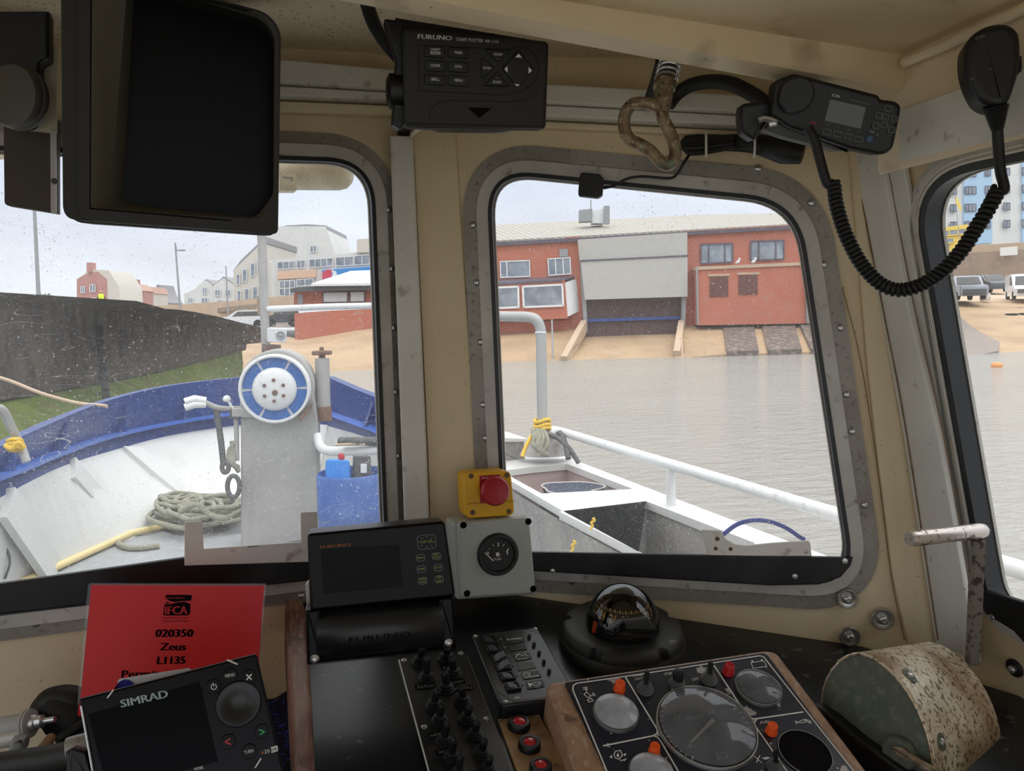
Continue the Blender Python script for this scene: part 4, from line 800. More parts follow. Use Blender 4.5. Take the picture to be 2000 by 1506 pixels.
for x0, x1, y0, y1 in ((1369, 1430, 478, 512), (1466, 1530, 472, 506)):
    pane_window(bh, [(x0, y0), (x1, y0 - 2), (x1, y1), (x0, y1 + 3)], DB - .05, fm=M['dframe'], split=[0, .24, .76, 1], fw=2.4)
for x0, x1, y0, y1 in ((1376, 1411, 543, 580), (1431, 1467, 540, 576)): block(bh, 'louvre', M['louvre'], [(x0, y0), (x1, y0 - 1), (x1, y1), (x0, y1 + 1)], DB, .1, 1.25); block(bh, 'lintel', M['tan'], [(x0 - 3, y0 - 5), (x1 + 3, y0 - 6), (x1 + 3, y0 - 2), (x0 - 3, y0 - 1)], DB, .1, 1.25)
block(bh, 'drainpipe', M['grey_m'], [(1555, 515), (1559, 515), (1563, 630), (1559, 630)], DB, .15, 1.4)
block(bh, 'drainpipe', M['grey_m'], [(1349, 526), (1352, 526), (1354, 634), (1351, 634)], DB, .15, 1.4)
# glazed porch at its left end
block(bh, 'porch_wall', M['brick2'], [(880, 560), (1100, 548), (1106, 622), (880, 634)], DB, 1.2, 1.2)
mb = MB(); q = [D(880, 562, DB - 1.6), D(1098, 550, DB - 1.6), D(1130, 541, DB), D(880, 553, DB)]; mb.hexa(q, ZU * .12); mb.build('porch_roof', M['dframe'], bh)
mb = MB(); q = [D(1100, 552, DB - 1.2), D(1129, 543, DB), D(1130, 606, DB), D(1106, 618, DB - 1.2)]; mb.hexa(q, RH * .15); mb.build('porch_side', M['upvc'], bh)
pane_window(bh, [(968, 562), (1012, 560), (1013, 600), (969, 602)], DB - 1.25, rows=1, split=[0, 1], fw=3)
pane_window(bh, [(1021, 560), (1098, 556), (1100, 597), (1023, 600)], DB - 1.25, split=[0, 1], fw=3)
for x, y in ((1441, 514), (1472, 513)):
    g_ = MB(); c = D(x, y, DB - 1.6); g_.tube([c - RH * .14, c - RH * .05 + ZU * .05, c + RH * .06 + ZU * .10, c + RH * .10 + ZU * .2], [.02, .10, .07, .05], 10); g_.lathe(c + RH * .10 + ZU * .17, ZU, [(0.01, 0), (.06, .03), (.07, .08), (.04, .13), (0, .14)], 10)
    tag(g_.build('gull', M['white_m']), 'white gull on the annexe coping, %s of the two' % ('left' if x < 1450 else 'right'), 'gull')

# harbour wall on the port side, weed on its foot
wt = [(-170, 560), (-60, 578), (0, 588), (70, 592), (150, 600), (240, 612), (330, 628), (400, 640), (445, 655), (482, 672)]
wm = [(-170, 796), (-60, 790), (0, 782), (70, 770), (150, 756), (240, 740), (330, 722), (400, 704), (440, 694), (480, 684)]
wdp = [10, 11.5, 12.5, 14, 16, 19, 23, 27, 31, 35]
Tw = [D(*p, d) for p, d in zip(wt, wdp)]; Mw = [D(*p, d - .35) for p, d in zip(wm, wdp)]
mb = MB(); mb.grid([[p + FH * 6 - ZU * .05 for p in Tw], Tw, Mw]); st(mb.build('wall_harbour', M['harbour']))
fwt = [(-170, 990), (-60, 960), (0, 930), (70, 900), (150, 870), (240, 845), (330, 818), (400, 790), (440, 765), (470, 750)]
Fw = [D(*p, max(6.8, d - 3)) for p, d in zip(fwt, wdp)]
Mb = [a.lerp(b, .5) + ZU * .1 for a, b in zip(Mw, Fw)]
mb = MB(); mb.grid([Mw, [p - FH * .5 for p in Mw], Mb, Fw, [p - ZU * 2 for p in Fw]]); st(mb.build('wall_harbour_footing', M['algae']))
mb = MB(); mb.grid([[p + ZU * .02 for p in Tw], [p + ZU * .02 - FH * .1 for p in Tw], [p - ZU * .18 - FH * .1 for p in Tw], [p - ZU * .2 for p in Tw]]); st(mb.build('wall_harbour_coping', M['stone']))
ldr = thing('timber_fender', 'dark timber fender fixed upright on the harbour wall', 'fender', D(210, 790, 16.2))
mb = MB(); mb.bar(D(193, 640, 16.4), D(210, 800, 15.0), .14, .14); mb.build('post', M['tyre'], ldr)
for j in range(7): mb = MB(); c = D(195 + 2 * j, 660 + 18 * j, 16.15 - .17 * j); mb.bar(c - RH * .13 - FH * .1, c + RH * .13 - FH * .1, .05, .05); mb.build('rung', M['dgrey'], ldr)
# promenade, ground and walls behind
mb = MB(); q = [D(-300, 604, 60), D(470, 640, 46), D(575, 640, 51), D(760, 618, 52)]; mb.grid([[p for p in q], [D(-300, 596, 300), D(470, 628, 300), D(575, 626, 300), D(760, 618, 300)]]); st(mb.build('ground_promenade', M['tarmac']))
def long_wall(name, m, pts, d0, d1, th=.4):
    mb = MB(); k = len(pts) // 2; ds = [d0 + (d1 - d0) * i / (k - 1) for i in range(k)]
    up_ = [D(*pts[i], ds[i]) for i in range(k)]; dn_ = [D(*pts[-1 - i], ds[i]) for i in range(k)]
    mb.loft([[u_, u_ + FH * th, d_ + FH * th, d_] for u_, d_ in zip(up_, dn_)]); return st(mb.build(name, m))
long_wall('wall_promenade', M['tan'], [(210, 601), (330, 596), (450, 588), (574, 576), (574, 622), (450, 636), (330, 626), (210, 616)], 95, 66)
long_wall('wall_ramp', M['stone'], [(300, 606), (400, 605), (460, 598), (522, 592), (522, 600), (460, 606), (400, 614), (300, 616)], 90, 64)
long_wall('wall_quay_brick', M['brick'], [(575, 612), (640, 607), (760, 602), (900, 598), (900, 640), (760, 648), (640, 660), (576, 666)], 49, 48)
# town
def house(name, lab, cat, d, body, m, roof=None, rm=None, wins=(), th=7, fm=None, extra=()):
    xs = [p[0] for p in body]; ys = [p[1] for p in body]
    t_ = thing(name, lab, cat, D(sum(xs) / len(xs), max(ys), d)); block(t_, 'walls', m, body, d, th)
    if roof: block(t_, 'roof', rm or M['slate'], roof, d, th, -.1)
    for w_ in wins:
        x0, y0, x1, y1 = w_[:4]; c_ = w_[4] if len(w_) > 4 else 2; sl = w_[5] if len(w_) > 5 else 0
        pane_window(t_, [(x0, y0), (x1, y0 + sl), (x1, y1 + sl), (x0, y1)], d - .1, cols=c_, fm=fm, fw=1.0)
    for nm, m_, pts in extra: block(t_, nm, m_, pts, d, 1.5, .3)
    return t_
house('brick_house', 'haze-paled red brick gabled house with chimney beyond the harbour wall', 'building', 130, [(150, 608), (150, 545), (168, 536), (190, 530), (208, 545), (210, 608)], M['housered'], [(150, 545), (176, 526), (212, 528), (232, 560), (236, 606), (210, 608), (208, 545), (190, 530), (168, 536)], M['pebble2'], [(158, 560, 166, 572), (176, 556, 186, 570), (158, 582, 166, 594), (178, 582, 188, 594)], 8, None, [('chimney', M['housered'], [(171, 513), (180, 513), (180, 532), (171, 532)])])
house('terrace_house', 'small pinkish house with pointed roof right of the red gabled house', 'building', 150, [(236, 608), (236, 566), (248, 556), (262, 566), (262, 608)], M['housered'], [(234, 567), (248, 553), (264, 567), (261, 569), (248, 557), (238, 569)], M['houseroof'], [(242, 576, 254, 588)], 8, None, [('chimney', M['housered'], [(262, 546), (268, 546), (268, 566), (262, 566)])])
house('terrace_house', 'low pale house with tiled roof in the middle of the distant row', 'building', 166, [(262, 608), (262, 572), (296, 572), (296, 608)], M['pebble2'], [(260, 573), (268, 560), (290, 560), (298, 573)], M['houseroof'], [(268, 580, 278, 592)], 8)
house('terrace_house', 'narrow house with spired chimney at the right end of the distant row', 'building', 182, [(298, 606), (298, 578), (306, 562), (314, 578), (326, 590), (326, 606)], M['pebble2'], [(298, 579), (306, 556), (310, 556), (316, 576), (330, 592), (326, 593), (312, 580), (306, 566)], M['slate'], [(303, 584, 311, 594)], 8)
house('guest_house', 'white gabled guest house left of the pale terrace', 'building', 118, [(360, 606), (360, 574), (380, 566), (388, 556), (402, 548), (414, 556), (414, 606)], M['pebble'], [(358, 575), (380, 565), (402, 545), (418, 556), (414, 558), (402, 550), (384, 568), (360, 577)], M['slate'], [(368, 582, 376, 592), (396, 562, 404, 574), (394, 582, 406, 594)], 8)
house('guest_house', 'white gabled guest house joined to the left end of the tall pale terrace', 'building', 108, [(414, 604), (414, 560), (436, 544), (456, 556), (456, 604)], M['pebble'], [(412, 561), (436, 540), (460, 556), (456, 559), (436, 546), (415, 563)], M['slate'], [(420, 566, 430, 578), (440, 566, 450, 578), (424, 586, 434, 598)], 8)
house('terrace_block', 'tall pale terrace with bay fronts seen at an angle left of the mast', 'building', 95, [(456, 602), (456, 528), (516, 470), (516, 602)], M['pebble2'], [(454, 529), (470, 508), (518, 462), (518, 474)], M['slate'], [(462, 536, 468, 556, 1), (474, 526, 482, 550, 1), (490, 514, 498, 540, 1), (503, 504, 511, 532, 1), (464, 568, 470, 588, 1), (478, 564, 486, 588, 1), (494, 560, 503, 588, 1)], 14)
house('hotel_building', 'tall white hotel with grey mansard roof behind the shop row', 'building', 114, [(516, 520), (516, 462), (540, 442), (636, 442), (652, 490), (652, 520)], M['pebble'], [(538, 444), (560, 440), (600, 438), (636, 440), (650, 494), (640, 494), (628, 448)], M['slate'], [(560, 482, 572, 494), (606, 480, 618, 492), (528, 482, 538, 496)], 14)
shp = house('shop_row', 'flat-roofed white shop building with a band of upper windows', 'building', 80, [(530, 590), (530, 508), (728, 490), (800, 484), (800, 590)], M['pebble'], [(526, 509), (800, 482), (800, 488), (526, 514)], M['upvc'], [(542, 512, 576, 526, 3, -2), (580, 509, 596, 524, 2, -1), (604, 507, 650, 523, 4, -3), (656, 503, 690, 520, 2, -2), (692, 500, 722, 518, 2, -2)], 14, None,
    [('shop_fascia', M['peach'], [(544, 531), (618, 527), (618, 542), (544, 546)]), ('banner', M['bannerb'], [(630, 528), (800, 516), (800, 545), (632, 552)]), ('stair_tower', M['pebble2'], [(698, 468), (800, 462), (800, 490), (698, 494)])])
for w_ in ((546, 549, 576, 578, 3), (580, 546, 612, 572, 2)): pane_window(shp, [(w_[0], w_[1]), (w_[2], w_[1] - 2), (w_[2], w_[3]), (w_[0], w_[3])], 79.6, w_[4], 2, fw=1.2)
pv = thing('kiosk_pavilion', 'red brick seafront kiosk under a white hipped roof', 'building', D(660, 592, 62))
block(pv, 'walls', M['brick'], [(574, 596), (574, 566), (590, 562), (632, 560), (800, 556), (800, 594)], 62, 5)
mb = MB(); q = [D(608, 559, 60.5), D(800, 557, 60.5), D(800, 530, 64), D(685, 534, 64)]; mb.hexa(q, ZU * .2); mb.build('roof', M['upvc'], pv)
block(pv, 'fascia', M['dgrey'], [(572, 564), (608, 560), (800, 557), (800, 566), (632, 569), (572, 571)], 62, .6, .8)
block(pv, 'doorway', M['grey_m'], [(582, 575), (592, 575), (592, 594), (582, 594)], 62, .1, .1)
pane_window(pv, [(631, 571), (679, 570), (679, 590), (631, 591)], 61.9, 1, fm=M['dframe'], gm=M['pebble']); pane_window(pv, [(684, 570), (712, 569), (712, 589), (684, 590)], 61.9, 1, fm=M['dframe'], gm=M['pebble'])
# poles
def pole(name, lab, cat, a, b, d, r0, r1, m, arm=None):
    t_ = thing(name, lab, cat, D(*b, d)); mb = MB(); mb.tube([D(*b, d), D(*a, d)], [r0, r1], 8); mb.build('post', m, t_)
    if arm: mb = MB(); mb.tube([D(*p, d) for p in arm], r1, 6); mb.build('arm', m, t_); mb = MB(); c = D(*arm[-1], d); mb.box(c, (.5, .3, .12), (RH, FH, ZU)); mb.build('lamp_head', m, t_)
pole('flag_pole', 'tall thin dark pole on the harbour wall at the far left', 'pole', (62, 300), (76, 592), 60, .16, .10, M['grey_m'])
pole('street_lamp', 'street lamp with single arm on the promenade left of the mast', 'lamp', (342, 474), (352, 603), 72, .11, .07, M['grey_m'], [(343, 478), (345, 489), (356, 489)])
pole('telegraph_pole', 'thin pole on the promenade just left of the pale terrace', 'pole', (441, 520), (446, 622), 66, .07, .05, M['grey_m'])
mb = MB(); mb.bar(D(511, 580, 55), D(512, 616, 55), .5, .5); tag(mb.build('gate_pier', M['stone']), 'squat dark stone pier on the promenade behind the mast', 'pier')
# bush, person
bsh = MB(); random.seed(5); c0 = D(86, 598, 75)
for j in range(260):
    a_, b_ = random.random() * 6.283, math.acos(random.uniform(0, 1)); rr = random.random() ** .4
    c = c0 + RH * (1.15 * rr * math.cos(a_) * math.sin(b_)) + FH * (.8 * rr * math.sin(a_) * math.sin(b_)) + ZU * (1.3 * rr * math.cos(b_)); u_ = Vector((random.uniform(-1, 1), random.uniform(-1, 1), random.uniform(-1, 1))).normalized() * .22; v_ = u_.orthogonal().normalized() * .16
    bsh.add([c - u_, c + v_, c + u_, c - v_], [[0, 1, 2, 3]])
tag(bsh.build('bush', M['leaf'], recalc=False), 'round dull green bush behind the far left of the harbour wall', 'bush')
def person(px, py, d, lab):                                          # upright walker far off on the quay
    base = D(px, py, d); t_ = thing('person', lab, 'person', base); h = 1.75
    me = bpy.data.meshes.new('body'); J = {'pel': (0, 0, .92), 'ch': (0, 0, 1.25), 'nk': (0, .0, 1.46), 'hd': (0, 0, 1.60), 'ht': (0, 0, 1.74), 'lk': (.1, -.04, .5), 'lf': (.11, .02, .06), 'lt': (.12, -.14, .03), 'rk': (-.1, .06, .5), 'rf': (-.11, .16, .06), 'rt': (-.12, .02, .03), 'ls': (.19, 0, 1.40), 'le': (.25, .02, 1.12), 'lh': (.24, -.08, .88), 'rs': (-.19, 0, 1.40), 're': (-.25, .0, 1.12), 'rh': (-.24, -.1, .88), 'lp': (.09, 0, .88), 'rp': (-.09, 0, .88)}
    ks = list(J); es = [('pel', 'ch'), ('ch', 'nk'), ('nk', 'hd'), ('hd', 'ht'), ('pel', 'lp'), ('lp', 'lk'), ('lk', 'lf'), ('lf', 'lt'), ('pel', 'rp'), ('rp', 'rk'), ('rk', 'rf'), ('rf', 'rt'), ('ch', 'ls'), ('ls', 'le'), ('le', 'lh'), ('ch', 'rs'), ('rs', 're'), ('re', 'rh')]
    rad = {'pel': .15, 'ch': .16, 'nk': .06, 'hd': .095, 'ht': .07, 'lk': .065, 'rk': .065, 'lf': .05, 'rf': .05, 'lt': .04, 'rt': .04, 'ls': .075, 'rs': .075, 'le': .055, 're': .055, 'lh': .04, 'rh': .04, 'lp': .1, 'rp': .1}
    me.from_pydata([Vector(J[k_]) for k_ in ks], [(ks.index(a_), ks.index(b_)) for a_, b_ in es], [])
    o = bpy.data.objects.new('body', me); C.objects.link(o); sk = o.modifiers.new('s', 'SKIN'); o.modifiers.new('u', 'SUBSURF').levels = 1
    for i, k_ in enumerate(ks): me.skin_vertices[0].data[i].radius = (rad[k_], rad[k_] * .8)
    me.skin_vertices[0].data[0].use_root = True; me.materials.append(M['trouser']); WL[o.name] = base; o.parent = t_; o.location = (0, 0, 0)
    mb = MB(); mb.loft([[base + Vector((math.cos(a_) * rx, math.sin(a_) * ry, z_)) for a_ in (2 * math.pi * j / 14 for j in range(14))] for rx, ry, z_ in ((.19, .15, .84), (.21, .17, 1.1), (.24, .17, 1.36), (.12, .11, 1.48))]); mb.build('jacket', M['hivis'], t_)
    mb = MB(); mb.lathe(base + Vector((0, 0, 1.50)), ZU, [(.05, 0), (.1, .05), (.11, .13), (.09, .21), (.03, .25)], 14); mb.build('head_covering', M['skin'], t_)
person(200, 611, 60, 'person in a hi-vis yellow jacket standing on the harbour wall')
# vehicles
def car(name, lab, px, py, d, ang, L_, Hh, Wd, m, prof, glass, dark=None):
    base = D(px, py, d); t_ = thing(name, lab, name if name in ('van', 'bus') else 'car', base); a_ = Vector((math.cos(R(ang)), math.sin(R(ang)), 0)); b_ = Vector((-a_.y, a_.x, 0))
    f = lambda x, y, z: base + a_ * ((x - .5) * L_) + b_ * (y * Wd) + ZU * (z * Hh)
    mb = MB(); mb.loft([[f(x, y, z) for x, z in [( .5 + (x_ - .5) * sx_, z_) for x_, z_ in prof]] for y, sx_ in ((-.5, .97), (-.46, 1), (.46, 1), (.5, .97))]); mb.build('body', m, t_)
    for gl in glass:
        mb = MB()
        if gl[0] == 's':
            for sd in (-1, 1): mb.loft([[f(x, sd * .47, z) for x, z in gl[1]], [f(x, sd * .508, z) for x, z in gl[1]]])
        else:
            (x0, z0), (x1, z1) = gl[1]; mb.loft([[f(x0 + e_, -.42, z0), f(x0 + e_, .42, z0), f(x1 + e_, .38, z1), f(x1 + e_, -.38, z1)] for e_ in (-.012, .012)])
        mb.build('side_glass' if gl[0] == 's' else 'windscreen', M['dgrey'], t_)
    for x in (.18, .80):
        for sd in (-1, 1): mb = MB(); mb.lathe(f(x, sd * .40, .2), b_ * sd, [(.31, 0), (.31, .2), (.2, .22), (.18, .2), (0, .2)], 18); mb.build('wheel', M['tyre'], t_)
    if dark: 
        for x, z0, z1, nm in dark: mb = MB(); mb.loft([[f(x + e_, -.40, z0), f(x + e_, .40, z0), f(x + e_, .40, z1), f(x + e_, -.40, z1)] for e_ in (-.012, .012)]); mb.build(nm, M['dgrey'], t_)
    return t_
hatch = [(0, .18), (.0, .45), (.03, .55), (.22, .64), (.40, .97), (.55, 1.0), (.82, .97), (.97, .62), (1, .5), (1, .18)]
suv = [(0, .2), (0, .5), (.02, .58), (.24, .63), (.36, .96), (.45, 1.0), (.93, .98), (1, .6), (1, .2)]
van = [(0, .16), (0, .42), (.05, .5), (.20, .56), (.32, .93), (.42, 1.0), (.98, .99), (1, .9), (1, .16)]
hg = [('s', [(.30, .64), (.42, .91), (.80, .91), (.88, .66)]), ('w', [(.235, .66), (.385, .94)])]; sg = [('s', [(.31, .63), (.40, .92), (.90, .92), (.94, .63)]), ('w', [(.245, .65), (.352, .94)])]; vg = [('s', [(.24, .58), (.35, .88), (.47, .9), (.47, .58)]), ('w', [(.205, .58), (.315, .91)])]
car('car', 'white hatchback parked on the quay left of the mast', 474, 640, 57.5, 4, 3.6, 1.3, 1.7, M['carw'], hatch, hg)
car('car', 'dark estate car with pale roof parked right of the mast', 552, 637, 56, 3, 2.4, 1.3, 1.7, M['card'], suv, sg, [(-.005, .3, .45, 'grille')])

# ---- seen through the starboard side window
DS = 95
tw = thing('tower_block', 'white and pale blue tower block on the hill at the right edge', 'building', D(1930, 480, DS))
block(tw, 'walls', M['pebble'], [(1760, 240), (2120, 190), (2120, 470), (1760, 486)], DS, 14)
for x0, x1 in ((1780, 1822), (1880, 1936), (1994, 2060)): block(tw, 'blue_panel', M['towerblue'], [(x0, 250), (x1, 245), (x1, 474), (x0, 478)], DS, .2, .2)
for i in range(6):
    y = 335 + 34 * i - 4
    for x0, x1, c_ in ((1832, 1840, 1), (1856, 1868, 2), (1884, 1906, 3), (1924, 1934, 2), (1960, 1972, 2), (1996, 2010, 2)):
        yy = y - (x0 - 1880) * .03
        if yy > 458: continue
        pane_window(tw, [(x0, yy), (x1, yy - .4), (x1, yy + 14), (x0, yy + 14.4)], DS - .25, c_, 1, fm=M['dframe'], fw=.9)
bs_ = thing('bus', 'yellow double decker bus on the road above the sea wall', 'bus', D(1850, 494, 78)); 
block(bs_, 'body', M['bus'], [(1780, 452), (1890, 438), (1896, 446), (1894, 488), (1780, 496)], 78, 2.5)
pane_window(bs_, [(1790, 456), (1886, 446), (1886, 457), (1790, 466)], 77.9, 6, fm=M['bus']); pane_window(bs_, [(1790, 472), (1862, 464), (1862, 474), (1790, 481)], 77.9, 4, fm=M['bus'])
block(bs_, 'door', M['dgrey'], [(1838, 466), (1852, 465), (1852, 487), (1838, 488)], 78, .1, .12)
for x in (1812, 1874): mb = MB(); c = D(x, 489, 77.6); mb.lathe(c, -FH, [(.48, 0), (.48, .2), (.3, .22), (0, .2)], 16); mb.build('wheel', M['tyre'], bs_)
fl = thing('flag', 'small yellow flag flying in front of the tower block', 'flag', D(1873, 440, 76)); mb = MB(); mb.tube([D(1866, 380, 76), D(1876, 494, 76)], .03, 6); mb.build('pole', M['grey_m'], fl)
mb = MB(); mb.loft([[D(1864, 385, 76), D(1870, 386, 76.1), D(1878, 406, 76), D(1876, 414, 76.1), D(1868, 398, 76)], [D(1864, 385, 76.06), D(1870, 386, 76.16), D(1878, 406, 76.06), D(1876, 414, 76.16), D(1868, 398, 76.06)]]); mb.build('cloth', M['bus'], fl)
mb = MB(); pl = far(80); mb.prism(pl, pl.poly([(1700, 492), (2150, 464), (2150, 482), (1700, 505)]), -.5, 0); st(mb.build('wall_road_parapet', M['tan']))
mb = MB(); pl = far(74); mb.prism(pl, pl.poly([(1700, 506), (2150, 478), (2150, 552), (1700, 566)]), -4, 0); st(mb.build('wall_sea_front', M['stone']))
mb = MB(); pl = far(73.5); mb.prism(pl, pl.poly([(1954, 484), (1987, 481), (1987, 498), (1954, 500)]), -.1, .05, .02); tag(mb.build('notice_board', M['pebble']), 'blank white notice board on the sea wall', 'sign')
mb = MB(); mb.grid([[D(1740, 572, 74), D(1860, 568, 74), D(2160, 550, 74)], [D(1740, 592, 58), D(1860, 590, 58), D(2160, 584, 58)]]); st(mb.build('ground_quay', M['tan']))
patch('ground_beach', [[D(1740, 592, 58), D(1860, 590, 58), D(2160, 584, 58)], [D(1800, 640, 46), D(1960, 640, 46), D(2160, 625, 48)], [D(1800, 700, 37), D(1950, 662, 42), D(2160, 672, 40)], [D(1800, 760, 32), D(1960, 690, 38), D(2160, 700, 38)]], M['sand'])
patch('ground_mud', [[D(1760, 596, 55), D(1846, 592, 56.5)], [D(1770, 640, 45), D(1900, 640, 45.5)], [D(1800, 700, 36.6), D(1952, 668, 41)], [D(1800, 720, 34), D(1950, 685, 38)]], M['tarmac'], .8)
car('car', 'silver grey off-road car facing the water beside the white van', 1882, 588, 57, 62, 4.4, 1.85, 1.85, M['carg'], suv, sg, [(-.012, .28, .44, 'grille'), (-.012, .18, .26, 'bumper')])
car('car', 'dark grey car parked behind between the off-road car and the van', 1930, 572, 68, 70, 4.2, 1.6, 1.7, M['card'], hatch, hg)
car('van', 'white van facing the water at the right edge', 2000, 586, 58, 50, 4.6, 1.95, 1.9, M['carw'], van, vg, [(-.012, .26, .4, 'grille')])
mb = MB(); mb.lathe(D(1924, 588, 57.5), ZU, [(.3, 0), (.36, .15), (.36, .45), (.3, .6)], 16); tag(mb.build('small_drum', M['pebble2']), 'small pale drum on the quay in front of the parked cars', 'drum')
for x, y, lb in ((1975, 615, 'old dark tyre lying leftmost of the three on the sand at the right edge'), (2001, 614, 'old dark tyre lying rightmost of the three on the sand at the right edge'), (1988, 603, 'old dark tyre behind the other two on the sand at the right edge')):
    mb = MB(); c = D(x, y, 51 if y > 610 else 54.5); mb.tube([c + RH * .3 * math.cos(a_) + FH * .3 * math.sin(a_) for a_ in (2 * math.pi * j / 16 for j in range(16))], .1, 8, closed=True); tag(mb.build('tyre', M['tyre']), lb, 'tyre', 'tyres on the sand')
sg_ = thing('warning_post', 'short white post with red band beside the parked cars', 'post', D(1842, 600, 56)); mb = MB(); mb.bar(D(1842, 598, 56), D(1840, 562, 56), .35, .12); mb.build('board', M['upvc'], sg_); mb = MB(); mb.bar(D(1842, 586, 55.9), D(1841, 576, 55.9), .36, .13); mb.build('red_band', M['redp'], sg_)
by = G(1947, 717, WZ); mb = MB(); mb.lathe(by - ZU * .05, ZU, [(.05, 0), (.18, .03), (.2, .1), (.17, .18), (.08, .23), (0, .24)], 18); tag(mb.build('mooring_buoy', M['buoy']), 'small orange buoy floating off the beach', 'buoy')
# ================================================================== INSTRUMENTS AND FITTINGS
def screw(pl, px, py, r, w, parent, m=None, name='screw'):
    k = pl.m(px, py) * r; f = MB(); c = pl.loc(px, py)
    f.lathe(pl.P(c, w), pl.n, [(k, 0), (k * .95, k * .25), (k * .55, k * .42), (k * .45, k * .2), (0, k * .15)], 14)
    return f.build(name, m or M['steel'], parent)
def resample(q, c, n):                                     # star-shaped outline sampled evenly by angle
    out = []; N = len(q)
    for k in range(n):
        t = 2 * math.pi * k / n; d = Vector((math.cos(t), math.sin(t))); best = None
        for i in range(N):
            a, b = q[i], q[(i + 1) % N]; e = b - a; den = d.x * e.y - d.y * e.x
            if abs(den) < 1e-12: continue
            ac = a - c; s = (ac.x * e.y - ac.y * e.x) / den; u = (ac.x * d.y - ac.y * d.x) / den
            if s > 0 and -1e-6 <= u <= 1 + 1e-6 and (best is None or s > best): best = s
        out.append(c + d * best)
    return out

# ---- radar monitor with viewing hood, top left
PM = plane(340, 210, .74, 7, -6)
rm_ = thing('radar_monitor', 'large black radar monitor with deep hood hanging at top left', 'monitor', PM.hit(330, 440))
BO = ccw(PM.poly([(112, -90), (440, -4), (521, 19), (552, 56), (546, 461), (117, 432)], [6, 30, 40, 40, 14, 34], 8))
RAD = [10, 20, 24, 24, 14, 14, 10, 12]
O8 = [(181, -62), (432, 4), (516, 26), (543, 58), (540, 385), (508, 428), (300, 417), (177, 407)]; S8 = [(264, -46), (432, 14), (512, 38), (536, 68), (534, 380), (500, 424), (300, 404), (240, 392)]; M8 = [(250, -46), (432, 14), (512, 38), (536, 68), (534, 380), (500, 424), (300, 408), (214, 398)]
OP = ccw(PM.poly(O8, RAD, 6))
mb = MB(); mb.prism(PM, BO, -.13, -.052, .004); mb.build('casing', M['blk2'], rm_)
mb = MB(); mb.ring(PM, offs(BO, -.002), OP, -.052, -.004); mb.build('front_bezel', M['blk2'], rm_)
P8 = PM.sh(.008); P9 = PM.sh(-.012); P5 = PM.sh(-.05)
mb = MB(); mb.ring(P8, ccw(P8.poly([(153, -72), (440, 2), (521, 24), (549, 58), (543, 458), (153, 428)], [6, 20, 30, 30, 12, 26], 6)), ccw(P8.poly(O8, RAD, 6)), -.012, 0); mb.build('hood_frame', M['blk2'], rm_)
mb = MB(); mb.loft([[P8.P(p) for p in ccw(P8.poly(O8, RAD, 6))], [P9.P(p) for p in ccw(P9.poly(M8, RAD, 6))], [P5.P(p) for p in ccw(P5.poly(S8, RAD, 6))]], 0, False, False); mb.build('hood_lining', M['lining'], rm_, ang=25)
q5 = ccw(P5.poly(S8, RAD, 6)); mb = MB(); mb.add([P5.P(p, .0003) for p in q5], [list(range(len(q5)))]); mb.build('screen', M['screen'], rm_)
mb = MB(); mb.stroke(PM, [(178, 408), (450, 431)], 2.5, .0086); mb.stroke(PM, [(178, 408), (180, -40)], 2, .0086); mb.build('panel_joint', M['ink_black'], rm_)
# its bracket: black arm, brown side plate, clamping knob
bk = thing('monitor_bracket', 'brown plate and black bracket arm holding the radar monitor at the far left', 'bracket', D(60, 400, .86))
PK = plane(60, 330, .84, 7, -3); mb = MB(); mb.prism(PK, PK.poly([(6, 232), (112, 232), (112, 417), (8, 400)], [6, 2, 2, 8]), -.02, 0, .002); mb.build('side_plate', mat('brown_plastic', (64, 54, 44), .55, bump=(200, .06)), bk)
mb = MB(); mb.prism(PK, PK.poly([(58, 90), (112, 90), (112, 262), (58, 256)]), 0, .004); mb.build('backing_strip', M['cream'], bk)
mb = MB(); mb.prism(PK, PK.poly([(100, 255), (111, 256), (111, 418), (101, 417)]), 0, .006); mb.build('edge_strip', M['alu'], bk)
mb = MB(); mb.prism(PK, PK.poly([(-60, -80), (106, -80), (106, 128), (88, 136), (90, 200), (74, 255), (50, 258), (30, 230), (8, 140), (-60, 120)], 8), .005, .03, .004); mb.build('arm', M['blk'], bk)
kn = Vector((-.52, -.82, .05)).normalized(); c = D(46, 194, .79); k = .79 / F
mb = MB(); mb.lathe(c, dirn(-28, 0), [(60 * k, 0), (62 * k, 5 * k), (62 * k, 12 * k), (60 * k, 14 * k), (61 * k, 22 * k), (57 * k, 30 * k), (40 * k, 34 * k), (0, 35 * k)], 40); mb.build('clamp_knob', mat('grey_knob', (78, 76, 70), .5, bump=(200, .05)), bk)
PT2 = plane(98, 352, .835, 7, -3); screw(PT2, 106, 354, 6, 0, bk, M['dgrey'])

# ---- black cable stub at top, left of the plotter control
cb = MB(); cb.tube(crm([D(712, -10, .80), D(728, 40, .82), D(748, 78, .84), D(772, 112, .86), D(785, 128, .86)], 5), [.010, .010, .0085, .006, .005], 9, flat=.6)
tag(cb.build('black_cable', M['rubber']), 'black taped cable dropping from the deckhead left of the chart plotter control', 'cable')

